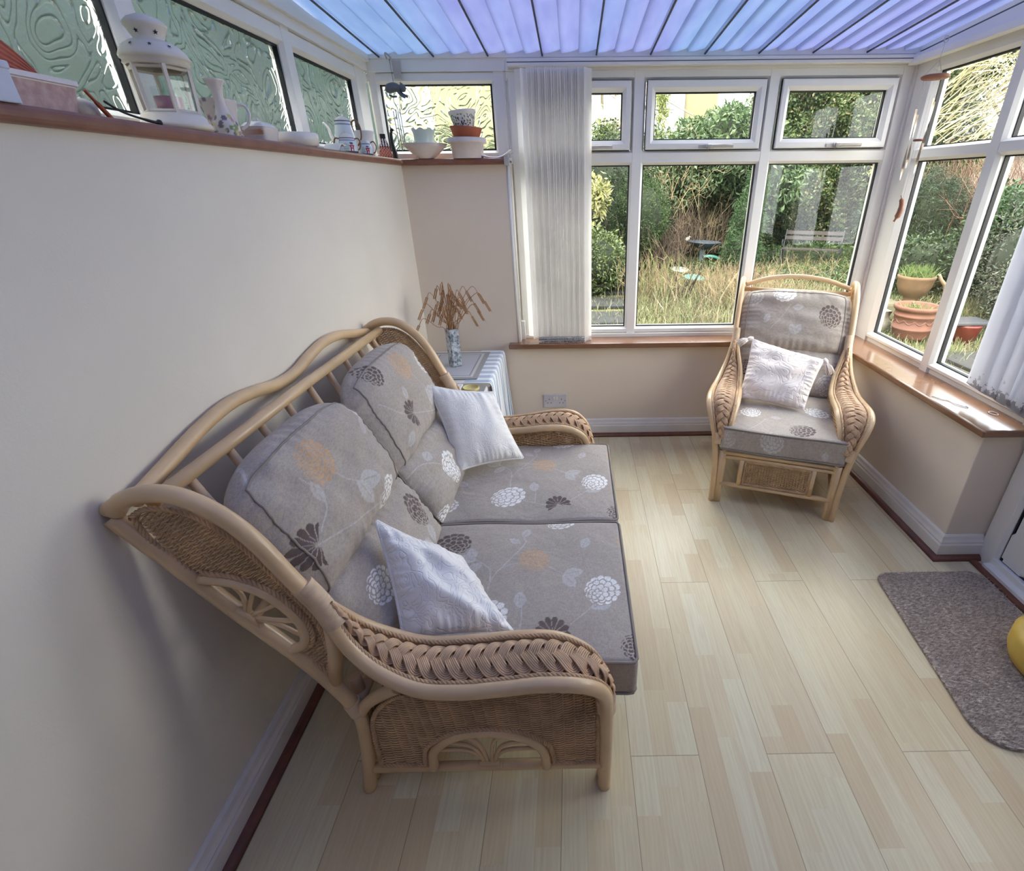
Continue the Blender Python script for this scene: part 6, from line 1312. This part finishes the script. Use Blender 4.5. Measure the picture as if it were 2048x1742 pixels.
def twigs(name, label, cat, base, n, H, spread, pal, r0=0.006, lean=(0, 0), curve=0.25, br=3, seed=0, w0=0.12, group=None):
    rg = np.random.default_rng(seed); b = MB(); palc = cols(*pal)
    for k in range(n):
        a = rg.uniform(0, 2 * PI); s = rg.uniform(0.1, 1) * spread; h = H * rg.uniform(0.55, 1.05)
        p0 = np.array([base[0] + rg.normal(0, w0), base[1] + rg.normal(0, w0), base[2] + (rg.normal(0, 0.22) if base[2] > 1 else 0)])
        p3 = p0 + np.array([math.cos(a) * s + lean[0] * h, math.sin(a) * s + lean[1] * h, h]); p1 = p0 + (p3 - p0) * 0.35 + np.array([0, 0, h * curve * 0.4]) + rg.normal(0, 0.03, 3) * H; p2 = p0 + (p3 - p0) * 0.7 + rg.normal(0, 0.04, 3) * H
        P = cr([p0, p1, p2, p3], 4); c = palc[rg.integers(len(palc))] * rg.uniform(0.75, 1.15); c = c * 0.55; b.tube(P, np.linspace(r0, r0 * 0.3, len(P)), 3, caps=False, col=np.clip(c, 0, 1))
        for j in range(br):
            i = rg.integers(4, len(P) - 1); q = P[i]; e = q + (P[-1] - P[0]) * rg.uniform(0.12, 0.3) + rg.normal(0, 0.10, 3) * H * 0.8
            b.tube(np.array([q, (q + e) / 2 + rg.normal(0, 0.01, 3), e]), [r0 * 0.5, r0 * 0.4, r0 * 0.2], 3, caps=False, col=np.clip(c, 0, 1))
    return tag(b.build(name, M['twig']), label, cat, group)
STRAW = [(170, 150, 112), (146, 126, 94), (188, 170, 134)]; RED = [(130, 92, 76), (150, 110, 90), (108, 78, 66), (168, 142, 118)]; BRN_ = [(112, 94, 80), (92, 76, 64), (134, 114, 96)]
twigs('dead_bramble', 'tangle of dry straw coloured stems high in the hedge behind the first mullion', 'dry stems', (1.55, 9.3, 1.20), 90, 0.55, 0.8, STRAW, 0.0042, seed=3, curve=1.0, w0=0.30)
twigs('bramble_thicket', 'brown tangled bramble thicket left of the bird bath', 'thicket', (1.22, 8.7, 0.08), 420, 0.95, 0.50, BRN_, 0.0050, seed=4, w0=0.34)
twigs('bramble_thicket', 'dry brown stems tangled behind the bird bath', 'thicket', (2.30, 9.75, 0.35), 150, 0.80, 0.5, STRAW + BRN_, 0.0050, seed=5, w0=0.25, curve=0.7)
twigs('dogwood', 'red brown upright twiggy shrub in the far pane of the side window', 'shrub', (5.95, 8.0, 0.2), 380, 1.55, 0.55, RED, 0.007, seed=6, w0=0.35)
twigs('dogwood', 'red brown twiggy shrub in the pane beside the side window blind', 'shrub', (6.3, 6.7, 0.6), 420, 1.15, 0.8, RED, 0.007, seed=7, w0=0.4)
b = MB(); rg = np.random.default_rng(8); pw = cols((156, 150, 104), (170, 163, 124), (138, 130, 94), (120, 114, 94))
for k in range(520):
    c0 = np.array([rg.uniform(5.2, 8.4), rg.uniform(8.4, 9.2), rg.uniform(1.8, 3.4)]); L_ = rg.uniform(0.8, 2.2); a = rg.normal(0.55, 0.35); d = np.array([math.cos(a), 0.1 * rg.normal(), math.sin(a)])
    P = cr([c0, c0 + d * L_ * 0.35 + np.array([0, 0, 0.05]), c0 + d * L_ * 0.7 + np.array([0, 0, 0.04]), c0 + d * L_ + np.array([0.1, 0, -0.12])], 4); b.tube(P, np.linspace(0.010, 0.003, len(P)), 3, caps=False, col=np.clip(pw[rg.integers(4)] * rg.uniform(0.8, 1.15), 0, 1))
wl_ = b.build('willow_tree', M['twig']); tag(wl_, 'pollarded willow with pale yellow bare shoots beyond the side window', 'tree')
b = MB(); b.tube(cr([(7.7, 9.1, 0.1), (7.75, 9.05, 1.0), (7.6, 9.0, 1.9)], 5), np.linspace(0.2, 0.14, 11), 10)
for k in range(14):
    e = (7.6 + rg.normal(0, 0.9), 9.0 + rg.normal(0, 0.3), rg.uniform(2.3, 3.4)); b.tube(cr([(7.6, 9.0, 1.75), (7.6 + (e[0] - 7.6) * 0.4, 9.0, 2.05), e], 5), np.linspace(0.07, 0.02, 11), 6)
b.build('trunk', M['bark'], wl_)
# bare forked tree before the cream house
b = MB(); T0 = [((0.95, 13.6, 0.0), (0.92, 13.6, 1.6), (0.88, 13.6, 2.55), 0.22, 0.19), ((0.86, 13.6, 2.45), (0.60, 13.6, 3.05), (0.22, 13.6, 4.6), 0.14, 0.07), ((0.90, 13.6, 2.45), (1.12, 13.6, 3.2), (1.35, 13.6, 4.8), 0.16, 0.08), ((0.94, 13.6, 2.6), (1.45, 13.6, 3.0), (2.1, 13.6, 3.9), 0.085, 0.03), ((0.45, 13.6, 3.5), (0.2, 13.6, 3.9), (-0.4, 13.6, 4.4), 0.05, 0.02)]
for p0, p1, p2, ra, rb in T0: P = cr([p0, p1, p2], 8); b.tube(P, np.linspace(ra, rb, len(P)), 10)
for k in range(150):
    s0 = T0[rg.integers(1, 5)]; q = rg.random(); p0 = np.array(s0[1]) * (1 - q) + np.array(s0[2]) * q; e = p0 + np.array([rg.normal(0.2, 0.7), rg.normal(0, 0.2), rg.normal(0.1, 0.55)]); P = cr([p0, (p0 + e) / 2 + rg.normal(0, 0.1, 3), e], 4); b.tube(P, np.linspace(0.016, 0.004, len(P)), 4, caps=False)
tr_ = b.build('bare_tree', M['bark']); tag(tr_, 'bare forked tree with pale bark in front of the cream house', 'tree')
bush('young_ivy', 'small ivy clump growing round the bare tree fork', 'ivy', [((0.75, 13.3, 2.35), (0.45, 0.3, 0.42), 1)], 1800, 0.09, [(130, 150, 60), (160, 176, 80), (96, 116, 50)], core=False, shell=0.8)
sprig = bush('yellow_green_sprig', 'yellow green shrub tip at the edge of the middle top light', 'bush', [((1.95, 12.6, 3.0), (0.16, 0.2, 0.45), 1)], 900, 0.07, [(190, 200, 80), (160, 176, 70)], core=False, shell=0.9)
b = MB(); b.tube(cr([(1.95, 12.6, 0.1), (2.0, 12.62, 1.4), (1.95, 12.6, 3.0)], 6), np.linspace(0.03, 0.01, 13), 7); b.build('stem', M['bark'], sprig)

# cream house far behind, grey roof beyond it
hs = thing('cream_house', 'cream rendered house with white framed windows beyond the hedge', 'house', (0, 17.5, 0))
mcr = simple('cream_render', sr(118, 113, 84), 0.85, 0.03, 2)
b = MB(); b.bb((-13, 0, 0), (4.35, 7, 6.6)); b.build('wall', mcr, hs)
b = MB(); b.prism([(-0.5, 6.5), (7.5, 6.5), (7.5, 6.7), (3.5, 9.2), (-0.5, 6.7)], -13.3, 4.7, lambda a, z, h: (h, a, z)); b.build('roof', simple('grey_roof_slate', sr(120, 116, 118), 0.8, 0.1, 9), hs)
wht = simple('white_window_paint', sr(160, 162, 166), 0.5); gls = simple('grey_window_reflection', sr(150, 162, 168), 0.15, 0.2, 2)
def hwin(x0, x1, z0, z1, mull):
    b = MB(); b.bb((x0 - 0.12, -0.06, z0 - 0.1), (x1 + 0.12, 0.02, z1 + 0.1)); f = b.build('window_frame', wht, hs)
    b = MB(); b.bb((x0, -0.075, z0), (x1, -0.06, z1)); b.build('window_glass', gls, f)
    b = MB()
    for q in mull: b.bb((x0 + (x1 - x0) * q - 0.05, -0.095, z0), (x0 + (x1 - x0) * q + 0.05, -0.07, z1))
    b.bb((x0, -0.095, z0 + (z1 - z0) * 0.62), (x1, -0.07, z0 + (z1 - z0) * 0.62 + 0.07)); b.build('glazing_bars', wht, f)
hwin(1.55, 3.05, 2.25, 4.15, (0.42,)); hwin(-0.3, 0.75, 2.4, 4.1, (0.5,)); hwin(-5.2, -3.8, 2.4, 4.0, (0.5,)); hwin(-9.5, -8.2, 2.4, 4.0, (0.5,))
b = MB(); b.bb((0.95, -0.12, 1.6), (1.35, 0.05, 4.6)); b.bb((3.15, -0.1, 1.6), (3.35, 0.03, 6.4)); b.bb((0.95, -0.11, 4.25), (3.3, 0.02, 4.5)); b.build('white_bay_trim', wht, hs)
h2 = thing('distant_house', 'distant house with brown pitched roof right of the cream house', 'house', (8.0, 27, 0))
b = MB(); b.bb((-3.4, 0, 0), (3.5, 5, 4.3)); b.build('wall', mcr, h2)
b = MB(); b.prism([(-5.2, 5.5), (-5.2, 4.2), (-1.2, 4.2), (-3.9, 5.1)], -0.3, 5.3, lambda a, z, h: (a, h, z)); b.build('roof', simple('brown_roof_tile', sr(130, 112, 104), 0.85, 0.15, 8), h2)
h3 = thing('garden_shed', 'grey roofed garden building behind the side window shrubs', 'shed', (8.6, 12.6, 0))
b = MB(); b.bb((-1.2, 0, 0), (2.2, 2, 1.95)); b.build('wall', simple('pale_render', sr(140, 136, 126), 0.85), h3)
b = MB(); b.prism([(-0.2, 1.95), (2.2, 1.95), (1.0, 2.5)], -1.4, 2.4, lambda a, z, h: (h, a, z)); b.build('roof', simple('grey_felt', sr(104, 106, 104), 0.9), h3)
# neighbour's side wall close behind the patterned glass
nb = thing('neighbouring_building', 'green painted neighbouring building seen blurred through the patterned glass', 'building', (-2.5, 1.0, 0))
b = MB(); b.bb((-3.0, -7.0, 0), (0.0, 7.2, 3.1)); b.build('wall', simple('dull_green_paint', sr(24, 46, 42), 0.7, 0.25, 1.2), nb)
b = MB(); b.bb((0.0, 4.25, 0.5), (0.03, 5.35, 2.35)); b.build('pale_panel', simple('pale_green_panel', sr(66, 90, 70), 0.6), nb)
b = MB(); b.prism([(-3.2, 3.1), (0.25, 3.1), (0.25, 3.2), (-3.2, 4.3)], -7.1, 7.3, lambda a, z, h: (a, h, z)); b.build('roof', simple('dark_slate', sr(90, 96, 104), 0.7), nb)

# grass and weeds
n = 70000; x = RNG.uniform(-0.6, 6.8, n); y = 3.6 + RNG.random(n) ** 0.8 * 5.8
keep = (np.abs(x - (0.45 + 0.0 * y)) > 0.24) | (RNG.random(n) < 0.22); keep &= ~((x > 2.2) & (x < 4.6) & (y < 4.4) & (RNG.random(n) < 0.85)); keep &= ~((x < 2.0) & (x < 0.9) & (y > 7.0))
x, y = x[keep], y[keep]; n = len(x)
tall = ((x > 1.0) & (x < 3.2) & (y > 5.2) & (y < 7.4))
straw = (RNG.random(n) < np.where(tall, 0.62, 0.35)); H_ = RNG.uniform(0.03, 0.11, n) * np.where(tall & (RNG.random(n) < 0.35), 2.6, 1.0)
a = RNG.uniform(0, 2 * PI, n); lean = H_ * RNG.uniform(0.2, 1.1, n); w_ = RNG.uniform(0.0014, 0.0030, n) * (1 + y * 0.14)
z = gz(x, y) - 0.02; px_, py_ = -np.sin(a), np.cos(a)
S3 = lambda a_, b_, c_: np.stack([a_, b_, c_], 1)
ca_, sa_ = np.cos(a), np.sin(a)
V = np.stack([S3(x - px_ * w_, y - py_ * w_, z), S3(x + px_ * w_, y + py_ * w_, z), S3(x + ca_ * lean * 0.4 + px_ * w_ * .7, y + sa_ * lean * 0.4 + py_ * w_ * .7, z + H_ * 0.7), S3(x + ca_ * lean * 0.4 - px_ * w_ * .7, y + sa_ * lean * 0.4 - py_ * w_ * .7, z + H_ * 0.7),
              S3(x + ca_ * lean + px_ * w_ * .15, y + sa_ * lean + py_ * w_ * .15, z + H_), S3(x + ca_ * lean - px_ * w_ * .15, y + sa_ * lean - py_ * w_ * .15, z + H_)], 1).reshape(-1, 3)
cg = np.where(straw[:, None], pick(n, [(186, 172, 126), (160, 144, 100), (206, 192, 148), (136, 118, 90)]), pick(n, [(122, 142, 74), (150, 166, 92), (96, 120, 58), (164, 172, 108)]))
k6 = np.arange(n)[:, None] * 6; b = MB(); b.add(V, np.concatenate([k6 + np.array([[0, 1, 2, 3]]), k6 + np.array([[3, 2, 4, 5]])]), False, np.repeat(cg, 6, 0)); o = b.build('garden_grass', M['grass']); tag(o, 'rough mixed green and straw coloured grass covering the garden', 'grass', kind='stuff')
twigs('dead_plant', 'dead dark branched plant standing in the rough grass', 'dead plant', (1.42, 6.75, 0.03), 9, 0.42, 0.30, [(70, 58, 48), (88, 74, 60)], 0.016, seed=12, br=2, w0=0.05)
twigs('dry_weeds', 'tall straw coloured dry weeds left of the armchair back', 'weeds', (2.25, 6.6, 0.03), 260, 0.5, 0.35, STRAW, 0.004, seed=13, w0=0.38)
twigs('dry_weeds', 'rusty brown dry weeds beyond the straw coloured ones', 'weeds', (2.45, 7.4, 0.06), 120, 0.36, 0.3, RED + STRAW, 0.004, seed=14, w0=0.33)
twigs('dry_weeds', 'pale dry weed stems just right of the first mullion', 'weeds', (1.15, 7.0, 0.05), 150, 0.55, 0.3, STRAW + [(150, 160, 96)], 0.004, seed=15, w0=0.3)
twigs('dry_weeds', 'thin dry weeds in front of the garden bench', 'weeds', (3.6, 7.9, 0.08), 60, 0.45, 0.4, STRAW + [(150, 160, 96)], 0.004, seed=16, w0=0.4)

# bird bath
bb_ = thing('bird_bath', 'dark bird bath dish with a small pale bird figure on its rim', 'bird bath', (2.22, 9.0, 0.12))
b = MB(); b.lathe([(0, 0), (0.14, 0), (0.12, 0.03), (0.055, 0.06), (0.045, 0.25), (0.06, 0.33), (0, 0.33)], n=24); b.build('pedestal', simple('weathered_grey_blue_stone', sr(84, 96, 100), 0.8), bb_)
b = MB(); b.lathe([(0, 0.33), (0.08, 0.335), (0.22, 0.40), (0.29, 0.445), (0.295, 0.455), (0.27, 0.45), (0.15, 0.40), (0, 0.39)], n=32, M=np.array(Matrix.Rotation(math.radians(2.5), 3, 'Y'))); b.build('dish', simple('dark_slate_dish', sr(66, 74, 82), 0.5), bb_)
b = MB(); b.tube(cr([(-0.30, 0, 0.47), (-0.27, 0, 0.50), (-0.235, 0, 0.495)], 4), [0.012, 0.022, 0.026, 0.03, 0.03, 0.03, 0.024, 0.016, 0.008], 10); b.lathe([(0, -0.018), (0.018, 0), (0, 0.018)], c=(-0.24, 0, 0.53), n=12); b.tube([(-0.225, 0, 0.53), (-0.205, 0, 0.527)], [0.007, 0.001], 6); b.build('bird_figure', simple('pale_resin', sr(180, 172, 158), 0.5), bb_)
teal = simple('faded_turquoise_plastic', sr(80, 136, 126), 0.5)
b = MB(); b.tube(cr([(0.03, -0.05, 0.25), (0.15, -0.08, 0.26), (0.28, -0.06, 0.22), (0.36, 0.0, 0.15)], 6), 0.026, 10); o = b.build('plastic_pipe', teal); o.location = (2.2, 8.95, 0.09); tag(o, 'curved turquoise plastic pipe leaning behind the bird bath foot', 'pipe')
b = MB(); b.lathe([(0, 0), (0.15, 0), (0.165, 0.018), (0.15, 0.03), (0, 0.022)], n=28); o = b.build('plastic_disc', simple('pale_green_plastic', sr(140, 152, 140), 0.5)); o.location = (1.72, 8.35, 0.20); o.rotation_euler = (0.1, 0.08, 0); tag(o, 'pale green round plastic lid lying in the ivy left of the bird bath', 'lid')
b = MB(); b.lathe([(0, 0), (0.15, 0), (0.165, 0.018), (0.15, 0.03), (0, 0.022)], n=28); o = b.build('plastic_disc', teal); o.location = (1.83, 7.75, 0.17); o.rotation_euler = (0.1, 0.08, 0); tag(o, 'turquoise round plastic lid lying in front of the pale green lid', 'lid')
# bench
bn = thing('garden_bench', 'dark weathered wooden garden bench with scrolled iron arms', 'bench', (4.10, 9.0, 0.17), math.radians(-30))
bn.scale = (0.8, 0.8, 0.85)
wd = simple('dark_weathered_timber', sr(56, 50, 46), 0.85, 0.15, 20); ir = simple('dark_cast_iron', sr(44, 46, 48), 0.5)
for k, (y_, z_) in enumerate(((-0.19, 0.30), (-0.10, 0.30), (-0.01, 0.295))):
    b = MB(); b.bb((-0.56, y_ - 0.036, z_), (0.56, y_ + 0.036, z_ + 0.024)); b.build('seat_slat', wd, bn)
for k, z_ in enumerate((0.50, 0.60)):
    b = MB(); b.box((0, 0.12 + k * 0.03, z_), (1.12, 0.022, 0.07), rot=np.array(Matrix.Rotation(-0.25, 3, 'X'))); b.build('back_slat', wd, bn)
for s_ in (-1, 1):
    b = MB(); X_ = s_ * 0.57
    b.tube(cr([(X_, -0.24, 0), (X_, -0.21, 0.15), (X_, -0.22, 0.30)], 4), 0.013, 8); b.tube(cr([(X_, 0.14, 0), (X_, 0.06, 0.15), (X_, 0.04, 0.30), (X_, 0.12, 0.50), (X_, 0.18, 0.66)], 4), 0.013, 8); b.tube([(X_, -0.22, 0.30), (X_, 0.04, 0.29)], 0.012, 8)
    t = np.linspace(0, 3.6 * PI, 40); b.tube(np.stack([np.full(40, X_), -0.20 + (0.075 - 0.016 * t / PI) * np.cos(t), 0.42 + (0.075 - 0.016 * t / PI) * np.sin(t)], 1), 0.008, 6); b.tube(cr([(X_, -0.125, 0.44), (X_, -0.03, 0.46), (X_, 0.09, 0.45)], 4), 0.009, 6); b.build('iron_end', ir, bn)
# terracotta pots, stone trough, sack, red crate
TC2 = simple('pale_buff_terracotta', sr(102, 78, 54), 0.8, 0.1, 8)
def weedtop(parent, r, z, n, h, seed):
    rg = np.random.default_rng(seed); b = MB()
    for k in range(n):
        a, q = rg.uniform(0, 2 * PI), math.sqrt(rg.random()) * r; p = np.array([q * math.cos(a), q * math.sin(a), z]); e = p + np.array([rg.normal(0, 0.35) * h, rg.normal(0, 0.35) * h, h * rg.uniform(0.5, 1.1)]); c = cols((80, 106, 50), (100, 122, 66), (124, 132, 84))[rg.integers(3)]
        b.tube(np.array([p, (p + e) / 2 + [0, 0, h * 0.1], e]), [0.004, 0.003, 0.001], 3, caps=False, col=c)
    b.build('weeds', M['grass'], parent)
p1 = thing('terracotta_pot', 'large round terracotta pot with moulded bands outside the side window', 'pot', (3.56, 5.12, -0.02))
b = MB(); b.lathe([(0, 0), (0.155, 0), (0.165, 0.03), (0.180, 0.10), (0.186, 0.105), (0.186, 0.118), (0.180, 0.122), (0.190, 0.23), (0.198, 0.236), (0.198, 0.25), (0.190, 0.255), (0.192, 0.29), (0.208, 0.30), (0.218, 0.325), (0.205, 0.345), (0.185, 0.335), (0.175, 0.27), (0, 0.26)], n=48); b.build('pot_body', M['terracotta'], p1)
b = MB()
for k in range(12):
    a0 = k * PI / 6; P = [(0.186 * math.cos(a0 + q * PI / 6), 0.186 * math.sin(a0 + q * PI / 6), 0.205 - 0.035 * math.sin(q * PI)) for q in np.linspace(0, 1, 8)]; b.tube(P, 0.005, 5)
b.build('swag_moulding', M['terracotta'], p1); weedtop(p1, 0.15, 0.26, 70, 0.10, 3)
p2 = thing('terracotta_urn', 'buff terracotta bowl urn on a pedestal foot with grass growing in it', 'urn', (3.92, 5.80, 0.0))
b = MB(); b.lathe([(0, 0), (0.13, 0), (0.13, 0.06), (0.10, 0.10), (0.095, 0.24), (0.11, 0.27), (0.17, 0.31), (0.215, 0.39), (0.225, 0.46), (0.235, 0.475), (0.238, 0.50), (0.22, 0.505), (0.205, 0.47), (0, 0.46)], n=48); b.build('urn_body', TC2, p2); weedtop(p2, 0.19, 0.46, 260, 0.16, 4); p2.scale = (0.82, 0.82, 1.0)
b = MB(); b.tube(cr([(4.20, 5.55, 0.02), (4.15, 5.55, 0.25), (4.08, 5.52, 0.42), (4.0, 5.5, 0.50), (3.96, 5.5, 0.56)], 6), np.linspace(0.03, 0.014, 25), 8); b.tube(cr([(4.20, 5.55, 0.05), (4.3, 5.5, 0.25), (4.28, 5.45, 0.42)], 6), np.linspace(0.025, 0.010, 13), 8); tag(b.build('driftwood', simple('pale_dead_wood', sr(134, 116, 92), 0.8)), 'pale forked driftwood branch propped against the terracotta urn', 'branch')
b = MB(); b.bb((3.15, 5.75, 0), (3.85, 6.1, 0.20)); tag(b.build('stone_block', simple('mossy_stone', sr(92, 88, 68), 0.9, 0.2, 9, 0.6, 20), bevel=0.03), 'mossy stone block behind the terracotta pots', 'stone block')
b = MB(); V = np.array([[(sx * (0.15 + 0.02 * math.sin(z * 30)), sy * 0.09, z) for sx, sy in ((-1, -1), (0, -1.15), (1, -1), (1, 1), (-1, 1), (-1, -1))] for z in np.linspace(0, 0.21, 8)]); b.grid(V); b.bb((-0.13, -0.08, 0.19), (0.13, 0.08, 0.205)); o = b.build('compost_sack', simple('pale_speckled_sack', sr(150, 144, 126), 0.8, 0.15, 50)); o.location = (3.30, 5.42, 0); tag(o, 'pale speckled sack standing left of the terracotta pot', 'sack')
b = MB(); b.lathe([(0, 0), (0.075, 0), (0.10, 0.06), (0.085, 0.15), (0.10, 0.20), (0.085, 0.20), (0, 0.17)], n=24); o = b.build('clay_jar', simple('brown_clay', sr(100, 68, 56), 0.8)); o.location = (3.02, 5.30, -0.02); tag(o, 'brown waisted clay jar beside the frame left of the speckled sack', 'jar')
o = thing('red_tub', 'dark red plastic tub with a black tray on top in the side window', 'tub', (3.98, 4.95, -0.02))
b = MB(); b.lathe([(0, 0), (0.12, 0), (0.15, 0.17), (0.155, 0.175), (0.15, 0.19), (0, 0.18)], n=32); b.build('tub_body', simple('dark_red_plastic', sr(100, 36, 28), 0.5, 0.15, 12), o)
b = MB(); b.bb((-0.19, -0.13, 0.195), (0.19, 0.13, 0.225)); b.build('tray', simple('grey_black_tray', sr(52, 54, 58), 0.5), o, bevel=0.006)
b = MB(); b.bb((4.10, 4.70, 0.12), (4.34, 4.74, 0.14)); o = b.build('wood_offcut', simple('pale_timber', sr(150, 122, 92), 0.7)); tag(o, 'short pale timber offcut sticking out beside the red tub', 'timber')
